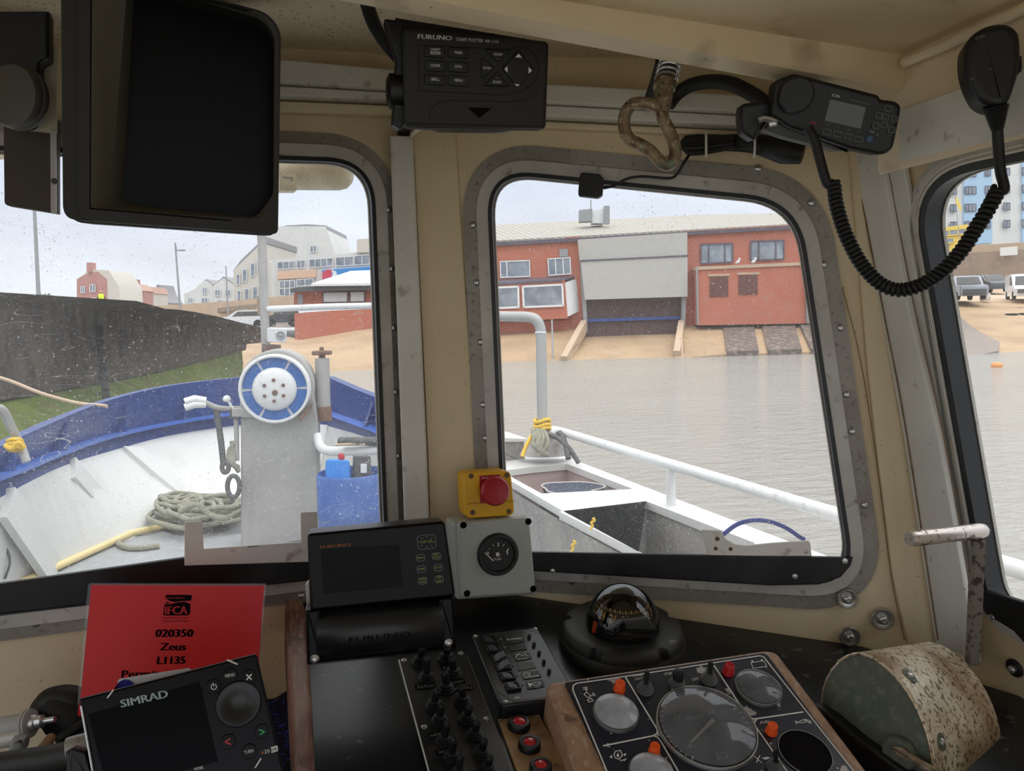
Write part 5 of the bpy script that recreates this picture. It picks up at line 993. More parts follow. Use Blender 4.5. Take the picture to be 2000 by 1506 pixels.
# ---- chart plotter control head
PR = plane(930, 150, .80, -2, -7)
rc_ = thing('plotter_control', 'black chart plotter keypad unit hanging from the beam above the centre pillar', 'control unit', PR.hit(930, 248))
mb = MB(); mb.prism(PR, PR.poly([(788, 54), (1071, 80), (1065, 249), (791, 243)], 9), -.030, 0, .003); mb.build('housing', M['blk2'], rc_)
mb = MB(); mb.ring(PR, PR.poly([(786, 60), (1072, 84), (1066, 251), (790, 246)], 8), PR.poly([(798, 68), (1064, 90), (1058, 241), (800, 235)], 6), -.006, -.001); mb.build('gasket', M['rubber'], rc_)
mb = MB(); mb.tube([PR.P(PR.loc(*p), -.010) for p in ((792, 240), (797, 247), (850, 249), (1055, 251), (1066, 247))], .0016, 8); mb.build('lower_edge', M['dgrey'], rc_)
mb = MB(); mb.prism(PR, PR.poly([(842, 246), (1008, 252), (985, 255), (865, 253)], 3), -.028, -.010); mb.build('card_door_lip', M['blk'], rc_)
for q in ([(828, 91), (868, 93), (868, 113), (828, 111)], [(875, 92), (914, 95), (914, 115), (875, 112)], [(830, 118), (869, 121), (869, 141), (830, 139)], [(875, 120), (914, 123), (914, 143), (875, 140)], [(829, 146), (869, 148), (869, 168), (829, 165)], [(875, 147), (914, 150), (914, 170), (875, 167)]):
    mb = MB(); mb.prism(PR, PR.poly(q, 3), 0, .0022, .0008); mb.build('key', M['blk'], rc_)
for q in ([(945, 96), (999, 98), (973, 122)], [(940, 113), (967, 134), (940, 155)], [(971, 140), (995, 170), (943, 168)]):
    mb = MB(); mb.prism(PR, PR.poly(q, 3), 0, .0022, .0008); mb.build('key', M['blk'], rc_)
mb = MB(); mb.prism(PR, PR.poly([(1012, 98), (980, 134), (1009, 171), (1043, 137)], 3), 0, .0026, .001); mb.build('cursor_pad', M['blk'], rc_)
mb = MB(); W0 = .0024
for s, a, b, h in (('CHART', (840, 99.5), (859, 100.5), 5), ('RADAR', (840, 107), (860, 108), 5), ('MARK', (887, 106), (903, 107), 5.5), ('CLEAR', (840, 131), (859, 132), 5.5), ('DATA', (888, 133), (901.5, 134), 5.5), ('BRILL', (842, 158), (858, 159), 5.5), ('MENU', (887, 160), (903, 161), 5.5), ('ZOOM', (963, 109), (979.5, 110), 5), ('ZOOM', (961, 163), (977, 164), 5), ('ENTER', (943, 135.5), (958, 136.5), 4.5)): mb.text(s, PR, a, b, h, W0)
for s, a, b, h, bo in (('FURUNO', (816, 75.5), (882, 79), 8.6, .035), ('CHART PLOTTER', (891, 79.5), (943, 83), 6, 0), ('RP-110', (948, 83), (973, 84.6), 5.4, .015)): mb.text(s, PR, a, b, h, .0003, 0, bo)
for s, a, b in (('-', (970, 117), (973, 117)), ('+', (969, 155), (972, 155))): mb.text(s, PR, a, b, 3, W0)
mb.stroke(PR, [(840, 101.8), (860, 102.8)], .7, W0)
for q in ([(1005, 113), (1018, 114), (1012, 106)], [(1003, 165), (1014, 166), (1009, 173 - 3)], [(990, 130), (990, 143), (984, 136)], [(1031, 132), (1031, 145), (1038, 139)]): mb.flat(PR, q, .0029)
mb.build('lettering', M['ink'], rc_)
mb = MB(); mb.stroke(PR, [(817, 87), (985, 97), (1020, 90), (1043, 104), (1053, 130), (1046, 158), (1020, 178), (985, 186), (818, 177), (817, 87)], .9, .0002); mb.stroke(PR, [(837, 234), (842, 214), (855, 201), (880, 196), (1000, 199), (1035, 193), (1052, 178)], .8, .0002); mb.flat(PR, [(913, 210), (960, 211), (936, 231)], .0002); mb.build('panel_lines', M['ink_black'], rc_)
mb = MB(); mb.prism(PR, PR.poly([(752, 30), (792, 35), (800, 232), (784, 250), (768, 240), (776, 110)], 4), -.034, -.012, .002); mb.build('side_bracket', M['blk'], rc_)
mb = MB(); mb.prism(PR, PR.poly([(776, 24), (1060, 70), (1062, 92), (788, 66)]), -.05, -.02, .002); mb.build('top_bracket', M['blk'], rc_)
mb = MB(); mb.lathe(PR.P(PR.loc(783, 172), -.022), -PR.x, [(.016, -.012), (.018, -.004), (.018, .010), (.012, .013)], 20); mb.build('pivot_knob', M['blk'], rc_)
screw(PR, 1075, 82, 4, -.01, rc_)
mb = MB(); mb.tube(crm([D(782, 195, .88), D(790, 222, .95), D(788, 250, 1.04), D(787, 284, 1.075)], 5), [.012, .011, .009, .007], 9); tag(mb.build('cable_bunch', M['rubber']), 'black cables running down from the plotter control into the white casing', 'cable')
mb = MB(); mb.tube(crm([D(826, 246, .92), D(812, 256, .95), D(804, 268, 1.03), D(798, 300, 1.055)], 5), .003, 7); tag(mb.build('beige_cable', M['cream']), 'thin beige cable beside the black ones entering the white casing', 'cable')

# ---- searchlight handle on its spring stem
sh_ = thing('searchlight_handle', 'corroded brass loop handle on a spring stem under the deckhead', 'handle', D(1300, 330, .84))
Z3 = lambda x, y: (1100 + .2391 * x, 40 + .2391 * y)
lp = [(800, 730), (720, 690), (640, 675), (560, 690), (505, 770), (500, 880), (540, 970), (620, 1010), (710, 1065), (770, 1130), (830, 1180), (890, 1160), (915, 1090), (905, 1000), (860, 890), (815, 800)]
mb = MB(); mb.tube(crm([D(*Z3(*p), .84 + .0002 * (p[0] - 700) * 0) for p in lp], 4, True), [.0068] * 64, 14, closed=True); mb.build('loop_grip', M['brass'], sh_)
a, b = D(*Z3(800, 760), .84), D(*Z3(828, 530), .845); mb = MB(); mb.tube([a, a.lerp(b, .3), a.lerp(b, .7), b], [.0075, .0095, .0105, .0095], 16); mb.build('stem', M['brass'], sh_)
a, b = D(*Z3(824, 560), .845), D(*Z3(838, 500), .846); mb = MB(); mb.lathe(a, b - a, [(.006, -.002), (.0122, 0), (.0128, .006), (.0122, .009), (.006, .011)], 22); mb.build('collar', M['brass'], sh_)
a, b = D(*Z3(838, 500), .846), D(*Z3(895, 270), .855); mb = MB(); mb.tube([a, b], .0085, 14); mb.build('shaft', M['dgrey'], sh_)
ax = (b - a).normalized(); u = ax.orthogonal().normalized(); v = ax.cross(u); ln = (b - a).length
mb = MB(); mb.tube([a + ax * (ln * t_ / 70) + (u * math.cos(t_ * .52) + v * math.sin(t_ * .52)) * .0118 for t_ in range(71)], .0016, 7); mb.build('spring', M['steel'], sh_)

# ---- cables behind it
cbl = thing('cable_loom', 'thick bunch of black cables tied along the top of the right windscreen', 'cables', D(1450, 290, .92))
PBU = lambda x, y, d: D(*Z3(x, y), d)
mb = MB(); mb.tube(crm([PBU(975, 1035, 1.0), PBU(1010, 1020, 1.0), PBU(1100, 1015, .995), PBU(1300, 1000, .98), PBU(1560, 1005, .96), PBU(1800, 1060, .93), PBU(1960, 1090, .92)], 4), [.006, .0125, .0135, .010, .012, .016, .012], 10); mb.build('taped_bundle', M['rubber'], cbl)
for j in range(4):
    mb = MB(); mb.tube(crm([PBU(975 + 12 * j, 1010 + 18 * j, .985), PBU(1060, 985 + 30 * j, .98), PBU(1180, 980 + 28 * j, .975), PBU(1400, 985 + 12 * j, .96)], 4), .0045, 7); mb.build('lead', M['rubber'], cbl)
for j, p in enumerate((1168, 1560)):
    mb = MB(); c = PBU(p, 1010, .975 if j == 0 else .95); mb.tube([c + RH * .002 * math.sin(t_) * 2 + ZU * .0155 * math.cos(t_) + FH * .0155 * math.sin(t_) for t_ in (2 * math.pi * i / 18 for i in range(18))], .0016, 6, closed=True); mb.build('cable_tie', M['plastic_white'], cbl)
mb = MB(); mb.tube(crm([PBU(700, 660, .95), PBU(735, 560, .93), PBU(775, 430, .9), PBU(800, 330, .88)], 5), .007, 8); tag(mb.build('black_cable', M['rubber']), 'black cable hanging close behind the spring of the brass handle', 'cable')
mb = MB(); mb.tube(crm([PBU(860, 690, .95), PBU(930, 600, .95), PBU(1040, 530, .94), PBU(1200, 500, .92), PBU(1380, 520, .90), PBU(1560, 610, .88), PBU(1680, 700, .87)], 5), .0085, 9); tag(mb.build('black_cable', M['rubber']), 'thick black cable arching from the brass handle to the radio', 'cable')
an = thing('antenna_puck', 'small square black antenna stuck at the top of the right windscreen', 'antenna', PFR.hit(1155, 388))
pq = PFR.sh(.011); mb = MB(); mb.prism(pq, pq.poly([(1137, 340), (1172, 343), (1180, 352), (1177, 384), (1168, 389), (1131, 385), (1131, 374), (1134, 346)], 3), 0, .013, .0012); mb.build('body', M['blk'], an)
mb = MB(); mb.tube(crm([pq.sh(.006).hit(*Z3(332, 1370)), pq.sh(.012).hit(*Z3(420, 1348)), pq.sh(.016).hit(*Z3(520, 1295)), pq.sh(.02).hit(*Z3(650, 1275)), pq.sh(.02).hit(*Z3(860, 1290)), pq.sh(.022).hit(*Z3(930, 1255)), pq.sh(.03).hit(*Z3(985, 1165)), PBU(1035, 1090, .99)], 5), .0019, 7); mb.build('lead', M['rubber'], an)

# ---- marine radio
Z4 = lambda x, y: (1420 + .3983 * x, .3983 * y)
PX = plane(1640, 225, .765, -24, -10)
rd = thing('marine_radio', 'black marine radio with grey display hanging under the beam at upper right', 'radio', PX.hit(1630, 295))
fo = [Z4(*p) for p in ((232, 395), (330, 358), (745, 465), (758, 487), (832, 496), (858, 520), (851, 570), (815, 738), (760, 762), (600, 730), (300, 625), (215, 565))]
mb = MB(); mb.prism(PX, PX.poly(fo, [10, 8, 4, 4, 8, 8, 10, 14, 12, 4, 6, 10], 4), -.028, 0, .004); mb.build('housing', M['blk'], rd)
mb = MB(); mb.prism(PX, PX.poly([(1520, 160), (1560, 150), (1740, 200), (1728, 288), (1660, 280), (1520, 225)], 8), -.05, -.026, .004); mb.build('chassis', M['blk'], rd)
q = [Z4(*p) for p in ((505, 487), (680, 527), (655, 632), (478, 592))]; mb = MB(); mb.prism(PX, PX.poly(q, 2), -.001, .0006); mb.build('display', M['lcd'], rd)
mb = MB(); mb.text('iCOM', PX, Z4(512, 472), Z4(549, 482), 5.5, .0008); mb.build('maker_lettering', M['ink'], rd)
mb = MB(); mb.text('VHF MARINE IC-M330', PX, Z4(604, 492), Z4(700, 516), 2.6, .0006)
for x, y in ((493, 613), (545, 624), (599, 637), (648, 646)): mb.stroke(PX, [Z4(x, y - 5), Z4(x, y + 5)], 1.2, .0006)
for x, y in ((700, 640), (708, 645), (716, 641), (733, 658)): mb.stroke(PX, [Z4(x, y), Z4(x + 6, y + 8)], 1.6, .0006)
mb.build('lettering', M['ink_dim'], rd)
def key(pl, parent, cx, cy, w, h, rot, m=None, edge=None, lift=.0018, name='key', r=3):
    ca, sa = math.cos(rot), math.sin(rot); q = [(cx + x * ca - y * sa, cy + x * sa + y * ca) for x, y in ((-w / 2, -h / 2), (w / 2, -h / 2), (w / 2, h / 2), (-w / 2, h / 2))]
    mb = MB(); mb.prism(pl, pl.poly(q, r), 0, lift, lift * .4); o = mb.build(name, m or M['blk'], parent)
    if edge:
        e = MB(); e.band(pl, ccw(pl.poly(q, r)), offs(ccw(pl.poly(q, r)), -.9 * pl.m(cx, cy)), lift * .5, lift + .0002); e.build('key_outline', edge, o)
    return o
for x, y in ((488, 648), (540, 658), (592, 670), (643, 683)): key(PX, rd, *Z4(x, y), 18, 11, .2, None, M['ink_dim'], r=4)
for x, y, w_ in ((787, 533, 15), (741, 568, 13), (775, 575, 14), (817, 584, 13), (726, 617, 13), (768, 614, 13), (804, 637, 14)): key(PX, rd, *Z4(x, y), w_, 12, .2, None, M['ink_dim'])
mb = MB(); mb.prism(PX, circ(PX, *Z4(697, 681), 7, 20), 0, .002, .0008); mb.build('blue_knob', mat('steel_blue_button', (52, 86, 116), .5), rd)
mb = MB(); mb.flat(PX, [Z4(408, 592), Z4(440, 600), Z4(438, 612), Z4(406, 604)], .0006); mb.build('red_mark', mat('dull_red_key', (120, 30, 30), .5), rd)
c = PX.P(PX.loc(*Z4(330, 470)), 0); mb = MB(); mb.lathe(c, PX.n, [(.017, 0), (.017, .010), (.0155, .012), (0, .012)], 26); mb.build('dial', M['blk'], rd)
mb = MB(); mb.prism(PX, PX.poly([Z4(225, 570), Z4(400, 620), Z4(620, 735), Z4(560, 738), Z4(300, 672), Z4(180, 630)], 3), -.045, -.012, .003); mb.build('under_tray', M['dgrey'], rd)
mb = MB(); mb.prism(PX, PX.poly([Z4(85, 500), Z4(230, 480), Z4(250, 560), Z4(210, 600), Z4(150, 690), Z4(90, 650), Z4(78, 570)], 8), -.06, -.02, .004); mb.build('mounting_bracket', M['blk'], rd)
mb = MB(); mb.tube(crm([PX.P(PX.loc(*Z4(*p)), .0) for p in ((155, 590), (190, 582), (240, 600), (205, 612))], 4), .003, 7); mb.build('bright_clip', M['steel'], rd)
# ---- fist microphone and curly lead
PI_ = plane(1936, 140, .66, -34, 0)
mi = thing('fist_microphone', 'black fist microphone hung at the top right corner with a curly lead', 'microphone', PI_.hit(1940, 240))
mo = [Z4(*p) for p in ((1160, 285), (1164, 220), (1205, 165), (1262, 130), (1330, 115), (1390, 122), (1432, 160), (1440, 240), (1432, 350), (1392, 478), (1362, 524), (1320, 532), (1278, 527), (1228, 500), (1190, 430), (1166, 350))]
mb = MB(); mb.prism(PI_, PI_.poly(mo, 14, 4), -.026, .004, .007, 0, 5); mb.build('shell', M['blk'], mi)
mb = MB(); mb.text('iCOM', PI_, Z4(1213, 204), Z4(1258, 190), 5.5, .0043, 0, 0); mb.text('MIC', PI_, Z4(1280, 352), Z4(1301, 347), 2.2, .0043); mb.text('HI/LO', PI_, Z4(1186, 402), Z4(1212, 390), 2.2, .0043); mb.build('lettering', M['ink_dim'], mi)
mb = MB(); mb.prism(PI_, PI_.poly([Z4(1436, 260), Z4(1456, 270), Z4(1456, 340), Z4(1430, 345)], 3), -.02, -.004, .002); mb.build('talk_key', M['blk'], mi)
mb = MB(); p0, p1 = D(*Z4(1318, 520), .666), D(*Z4(1326, 632), .67); ax = (p1 - p0); ln = ax.length; pr = []
for j in range(12): t_ = j / 11; rr = .0105 * (1 - t_) + .0052 * t_; pr += [(rr, ln * t_), (rr * .9, ln * (t_ + .03)), (rr * .9, ln * (t_ + .055)), (rr, ln * (t_ + .06))]
mb.lathe(p0, ax, pr, 16); mb.build('strain_relief', M['rubber'], mi)
mb = MB(); mb.tube(crm([D(*Z4(1325, 625), .67), D(*Z4(1331, 720), .674), D(*Z4(1341, 840), .68), D(*Z4(1357, 905), .684), D(*Z4(1355, 935), .686), D(*Z4(1335, 930), .688)], 6), .0046, 10); mb.build('straight_lead', M['rubber'], mi)
pth = crm([D(*Z4(x, y), d_) for x, y, d_ in ((1334, 925, .688), (1280, 1025, .69), (1215, 1130, .70), (1145, 1235, .71), (1060, 1325, .72), (980, 1382, .73), (900, 1415, .735), (820, 1420, .74), (740, 1382, .745), (660, 1295, .75), (597, 1185, .752), (557, 1080, .754), (533, 985, .756), (524, 900, .758))], 16)
ll = [0]
for i in range(1, len(pth)): ll.append(ll[-1] + (pth[i] - pth[i - 1]).length)
def along(s):
    i = 0
    while i < len(ll) - 2 and ll[i + 1] < s: i += 1
    return pth[i].lerp(pth[i + 1], (s - ll[i]) / max(1e-9, ll[i + 1] - ll[i])), (pth[i + 1] - pth[i]).normalized()
turns = 56; sp = 20; hp = []; u = Vector((0, 0, 1))
for k in range(turns * sp + 1):
    c, t_ = along(ll[-1] * k / (turns * sp)); u = (u - t_ * u.dot(t_)); u = u.normalized() if u.length > .05 else t_.orthogonal().normalized(); v = t_.cross(u); th = 2 * math.pi * k / sp
    hp.append(c + (u * math.cos(th) + v * math.sin(th)) * .0046)
mb = MB(); mb.tube(hp, .0026, 9); mb.build('curly_lead', M['rubber'], mi)
mb = MB(); mb.tube(crm([D(*Z4(524, 900), .758), D(*Z4(497, 905), .758), D(*Z4(480, 870), .757), D(*Z4(455, 780), .755), D(*Z4(430, 690), .752), D(*Z4(395, 625), .752)], 6), .0048, 10); mb.build('plug_lead', M['rubber'], mi)

# ---- brackets on the window sills
ab = thing('sill_bracket', 'grey aluminium u-shaped bracket standing on the left window sill behind the plotter', 'bracket', PFL.hit(480, 1100))
Z6 = lambda x, y: (.38 * x, 680 + .38 * y)
pq = PFL.sh(.02); q = [Z6(*p) for p in ((948, 892), (1040, 888), (1046, 1030), (1545, 994), (1543, 842), (1630, 838), (1634, 1010), (1640, 1095), (948, 1116))]
mb = MB(); mb.prism(pq, pq.poly(q, [4, 4, 2, 2, 4, 4, 1, 1, 1]), 0, .003, .0008); mb.build('plate', M['alu_plate'], ab)
mb = MB(); mb.text('120NR', pq, Z6(1330, 1018), Z6(1270, 1024), -3.8, .0032); mb.build('stamped_letters', M['ink_black'], ab)
for p in ((1024, 1064), (1566, 1016)):
    mb = MB(); mb.prism(pq, circ(pq, *Z6(*p), 3.2, 16), .003, .0035); mb.build('hole', M['paper'], ab)
Z8 = lambda x, y: (940 + .38 * x, 580 + .38 * y)
ab2 = thing('sill_bracket', 'rust spotted aluminium plate with curved top on the right window sill', 'bracket', PFR.hit(1480, 1075))
pq = PFR.sh(.012); mb = MB(); mb.prism(pq, pq.poly([Z8(*p) for p in ((1130, 1194), (1232, 1200), (1252, 1240), (1300, 1268), (1360, 1276), (1500, 1262), (1688, 1250), (1696, 1330), (1160, 1330))], [4, 2, 4, 4, 4, 2, 8, 1, 1]), 0, .003, .0008); mb.build('plate', M['alu_plate'], ab2)
for p, r in (((1212, 1240), 4.5), ((1204, 1290), 4), ((1280, 1292), 4)): mb = MB(); mb.prism(pq, circ(pq, *Z8(*p), r, 10), .003, .0034); mb.build('rust_spot', M['rustm'], ab2)
screw(pq, *Z8(1668, 1305), 4, .003, ab2)
mb = MB(); mb.tube(crm([PFR.sh(-.06).hit(*Z8(*p)) for p in ((1238, 1226), (1310, 1172), (1385, 1150), (1470, 1152), (1560, 1184), (1640, 1236), (1662, 1246))], 6), .0032, 8); tag(mb.build('blue_hose', M['hose_blue']), 'thin blue hose arched outside the glass above the right sill bracket', 'hose')

# ---- emergency stop and fuel gauge on the pillar
Z2 = lambda x, y: (580 + .2789 * x, 880 + .2789 * y)
PE = plane(955, 965, 1.035, 3, 3)
es = thing('emergency_stop', 'yellow box with red mushroom button on the centre pillar above the fuel gauge', 'switch', PE.hit(955, 1010))
mb = MB(); mb.prism(PE, PE.poly([(905, 925), (998, 919), (1006, 1007), (910, 1014)], 14, 8), -.035, 0, .0025); mb.build('box', M['yellow'], es)
mb = MB(); mb.prism(PE, PE.poly([(912, 983), (1003, 977), (1003.4, 979.5), (912.2, 985.5)]), 0, .0006); mb.build('cover_joint', mat('yellow_shade', (196, 146, 20), .5), es)
mb = MB(); mb.prism(PE, PE.poly([(936, 929), (976, 927), (978, 981), (938, 983.5)]), 0, .0012); lab = mb.build('red_label', M['redp'], es)
mb = MB(); mb.text('EMERGENCY', PE, (941, 935.5), (972, 933.5), 3.2, .0016); mb.build('lettering', M['ink'], lab)
c = PE.P(PE.loc(961, 956), 0); k = PE.m(961, 956)
mb = MB(); mb.lathe(c, PE.n, [(15 * k, 0), (15 * k, 10 * k), (27 * k, 13 * k), (28.5 * k, 18 * k), (28 * k, 26 * k), (24.5 * k, 30 * k), (23 * k, 29.5 * k), (0, 28.5 * k)], 40); mb.build('mushroom_button', M['redp'], es)
for p in ((920, 930), (990, 928), (923, 1001), (994, 999)):
    mb = MB(); mb.lathe(PE.P(PE.loc(*p), .0002), PE.n, [(5 * k, 0), (5 * k, .0008), (3.8 * k, .0008), (3.4 * k, -.001 + .0015), (0, .0004)], 16); mb.build('screw', M['rustm'], es)
PU = plane(968, 1090, 1.03, 3, 4)
fg = thing('fuel_gauge_box', 'pale grey box with round black fuel gauge below the yellow emergency stop', 'gauge', PU.hit(968, 1170))
mb = MB(); mb.prism(PU, PU.poly([(887, 1022), (1035, 1009), (1049, 1164), (893, 1175)], 9), -.05, -.006, .004); mb.build('box', M['grey_box'], fg)
mb = MB(); mb.prism(PU, PU.poly([(894, 1021), (1033, 1010), (1046, 1158), (898, 1168)], 8), -.006, .003, .003); mb.build('lid', M['grey_box'], fg)
for p in ((904, 1025), (1030.5, 1018), (911, 1158), (1040, 1149)):
    mb = MB(); mb.lathe(PU.P(PU.loc(*p), .0031), PU.n, [(.0045, 0), (.0045, .0003), (0, .0003)], 18); mb.build('corner_hole', M['ink_black'], fg)
c = PU.P(PU.loc(970, 1081), .003); k = PU.m(970, 1081)
mb = MB(); mb.lathe(c, PU.n, [(41 * k, 0), (41 * k, 8 * k), (38.5 * k, 11 * k), (33 * k, 11 * k), (31 * k, 7 * k), (0, 6.6 * k)], 48); gg = mb.build('gauge', M['blk'], fg)
wz = .003 + 6.9 * k; pg = PU.sh(wz); mb = MB()
g0 = Vector((970, 1084))
for a_, l0, l1, w_ in ((140, 22, 26, 1.4), (115, 22, 26, 1.2), (90, 20, 27, 2.2), (64, 22, 26, 1.2)): 
    t_ = R(a_); mb.stroke(PU, [(g0.x + l0 * math.cos(t_), g0.y - l0 * math.sin(t_)), (g0.x + l1 * math.cos(t_), g0.y - l1 * math.sin(t_))], w_, wz)
mb.text('FUEL', PU, (962, 1092.5), (977, 1090.5), 4.5, wz); mb.stroke(PU, [(986, 1076), (990, 1069)], 2.4, wz); mb.text('F', PU, (987, 1082), (990.5, 1081.5), 5, wz); mb.stroke(PU, [(947, 1073), (951, 1079)], 2.6, wz)
mb.flat(PU, [(965.5, 1077), (970.5, 1076.5), (971, 1084), (966, 1084.5)], wz); mb.stroke(PU, [(972, 1078), (973.5, 1083)], 1, wz); mb.stroke(PU, [(962, 1059), (963.5, 1056.5), (965, 1058.6), (967, 1057), (968.5, 1058.2), (970.5, 1056.6), (973, 1057.2)], .6, wz); mb.stroke(PU, [(944, 1077), (959.5, 1092.5)], 1.8, wz + .001); mb.build('dial_markings', M['ink'], gg)

# ---- dash board
P1 = PFR.hit(1045, 1166); P2 = PFR.hit(1620, 1251); sl = math.tan(R(8))
dx = (P2 - P1); dy_ = Vector((0, -1, -sl)); DN = dx.cross(dy_).normalized(); DN = DN if DN.z > 0 else -DN
PD = Pl(P1, DN, (0, 1, 0))
def zd(x, y): return P1.z - (DN.x * (x - P1.x) + DN.y * (y - P1.y)) / DN.z
def dpt(x, y, dz=0): return Vector((x, y, zd(x, y) + dz))
mb = MB(); xy = [(-.03, 1.05), (.15, 1.095), (.42, .972), (.70, .84), (.83, .70), (.92, .1), (-.03, .1)]
mb.loft([[dpt(*p, -.03) for p in xy], [dpt(*p) for p in xy]]); st(mb.build('trim_dash_board', M['dash']))
# wooden edging at its left
we = thing('wooden_edging', 'worn reddish wooden batten along the left edge of the black dash', 'batten', dpt(-.02, .6, -.2))
ta = [(556, 1176), (562, 1170), (588, 1168), (594, 1180)]; PL0 = plane(580, 1300, .86, 0, 24)
PL0 = PD.sh(.014); mb = MB(); mb.prism(PL0, PL0.poly([(556, 1186), (561, 1170), (590, 1168), (597, 1186), (609, 1360), (616, 1506), (622, 1640), (580, 1640), (572, 1506), (566, 1360)], [2, 8, 8, 2, 0, 0, 0, 0, 0, 0]), -.06, 0, .006); mb.build('batten', M['woodpaint'], we)

# ---- small GPS plotter on its bracket
PGp = plane(745, 1105, .82, -1, 6)
gp_ = thing('gps_plotter', 'small black plotter with key pad on a bracket in front of the centre pillar', 'plotter', PD.hit(740, 1290))
mb = MB(); mb.prism(PGp, PGp.poly([(600, 1043), (870, 1018), (890, 1165), (606, 1194)], 9), -.035, 0, .003); mb.build('housing', M['gloss'], gp_)
mb = MB(); mb.prism(PGp, PGp.poly([Z2(165, 690), Z2(715, 660), Z2(740, 955), Z2(185, 1005)]), 0, .0003); mb.build('screen', M['screen'], gp_)
mb = MB(); mb.text('FURUNO', PGp, (626, 1071.5), (685, 1066), 5.5, .0004, 0, .03); mb.build('maker_lettering', M['ink_orange'], gp_)
key(PGp, gp_, 833, 1058, 37, 28, -.09, M['gloss'], M['ink_dim'], .0015, 'cursor_pad', 9)
keys = ((821, 1089), (852, 1086), (823, 1111), (855, 1108), (825, 1134), (857, 1131))
for p in keys: key(PGp, gp_, *p, 17.5, 14, -.09, M['gloss'], M['ink_dim'], .0012, 'key', 6)
mb = MB(); mb.text('GP-39', PGp, (822, 1061), (844, 1059), 5, .0018, 0, .02)
for a_ in range(8): t_ = a_ * math.pi / 4; mb.stroke(PGp, [(833 + 13 * math.cos(t_), 1058 + 9.5 * math.sin(t_)), (833 + 14.5 * math.cos(t_), 1058 + 10.5 * math.sin(t_))], 1.4, .0018)
for s, a, b, h in (('MENU', (814.5, 1091.6), (827.5, 1090.2), 4), ('ENT', (847, 1085), (857, 1084), 3.6), ('CNTR', (846, 1090.5), (859, 1089.3), 3.6), ('DISP', (817.5, 1113.4), (829, 1112.2), 4), ('GOTO', (848.5, 1110.4), (862, 1109), 4), ('MARK', (819, 1133), (832, 1131.8), 3.5), ('MOB', (820.5, 1138.5), (831, 1137.4), 3.5), ('DISP', (852.5, 1136.5), (863, 1135.4), 3.2)): mb.text(s, PGp, a, b, h, .0016)
mb.stroke(PGp, [(857 + 3 * math.cos(t_), 1127 - 3 * math.sin(t_)) for t_ in [R(130 + i * 28) for i in range(11)]], .8, .0016); mb.stroke(PGp, [(857, 1123), (857, 1127)], .8, .0016); mb.build('lettering', M['ink_lime'], gp_)
PGb = PGp.sh(-.012); 
for q in ([(597, 1188), (626, 1186), (633, 1288), (600, 1294)], [(854, 1165), (884, 1162), (889, 1256), (861, 1262)]):
    mb = MB(); mb.prism(PGb, PGb.poly(q, 3), -.015, .01, .003); mb.build('bracket_arm', M['gloss'], gp_)
PGc = plane(740, 1240, .835, -1, 25)
mb = MB(); a, b = PD.sh(.004).hit(622, 1244), PD.sh(.004).hit(866, 1220)
a2, b2 = PGc.hit(618, 1236), PGc.hit(862, 1212); ax = b2 - a2; mb.lathe(a2, ax, [(.026, 0), (.027, .001), (.027, ax.length - .001), (.026, ax.length)], 40); mb.build('bracket_barrel', mat('satin_black_barrel', (22, 24, 27), .34, layers=[('n', 30, .55, .75, (56, 56, 56), .3)]), gp_)
mb = MB(); mb.text('FURUNO', PGc.sh(.0275), (682, 1256), (803, 1243), 9, 0, 0, .01); mb.build('embossed_letters', M['gloss'], gp_)
mb = MB(); mb.prism(PD, PD.poly([(597, 1292), (597, 1268), (885, 1236), (892, 1262)], 2), 0, .006, .002); mb.build('bracket_base', M['gloss'], gp_)
screw(PGb, 614.5, 1280, 9, .011, gp_); screw(PGb, 873, 1249, 8, .011, gp_)
mb = MB(); mb.prism(PGp, PGp.poly([(595, 1160), (602, 1152), (604, 1196), (598, 1202)]), -.05, -.036); mb.build('bracket_tab', M['alu'], gp_)

# ---- toggle switch plate
Z5 = lambda x, y: (540 + .29 * x, 1180 + .29 * y)
tsp = thing('switch_plate', 'black toggle switch plate with white edge lines in the middle of the dash', 'switch panel', PD.hit(890, 1400))
PS_ = PD.sh(.004); plq = [Z5(818, 372), Z5(1272, 328), Z5(1590, 1124), Z5(1700, 1400), Z5(1090, 1400), Z5(1024, 1124)]
mb = MB(); mb.prism(PD, PS_.poly(plq), 0, .004, .0006); mb.build('plate', M['plate'], tsp)
mb = MB(); mb.stroke(PS_, [Z5(824, 376), Z5(1024, 1124), Z5(1092, 1390)], 2.6, .0003); mb.build('left_line', M['ink_white'], tsp)
mb = MB(); mb.stroke(PS_, [Z5(1280, 340), Z5(1588, 1124), Z5(1694, 1390)], 1.4, .0003); mb.build('right_line', M['ink_dim'], tsp)
for p in ((860, 379), (1243, 333), (995, 828), (1412, 773)): screw(PS_, *Z5(*p), 6, 0, tsp)
tg = [(968, 405, 985, 285), (1012, 515, 1008, 355), (1145, 382, 1150, 290), (1190, 485, 1182, 360), (1142, 588, 1130, 455), (1062, 700, 1085, 575), (1252, 672, 1246, 555), (1100, 800, 1112, 672), (1284, 790, 1302, 685), (1130, 940, 1152, 795), (1336, 900, 1352, 792), (1180, 1050, 1196, 900), (1382, 1030, 1402, 912), (1225, 1160, 1240, 1020), (1420, 1130, 1440, 1030)]
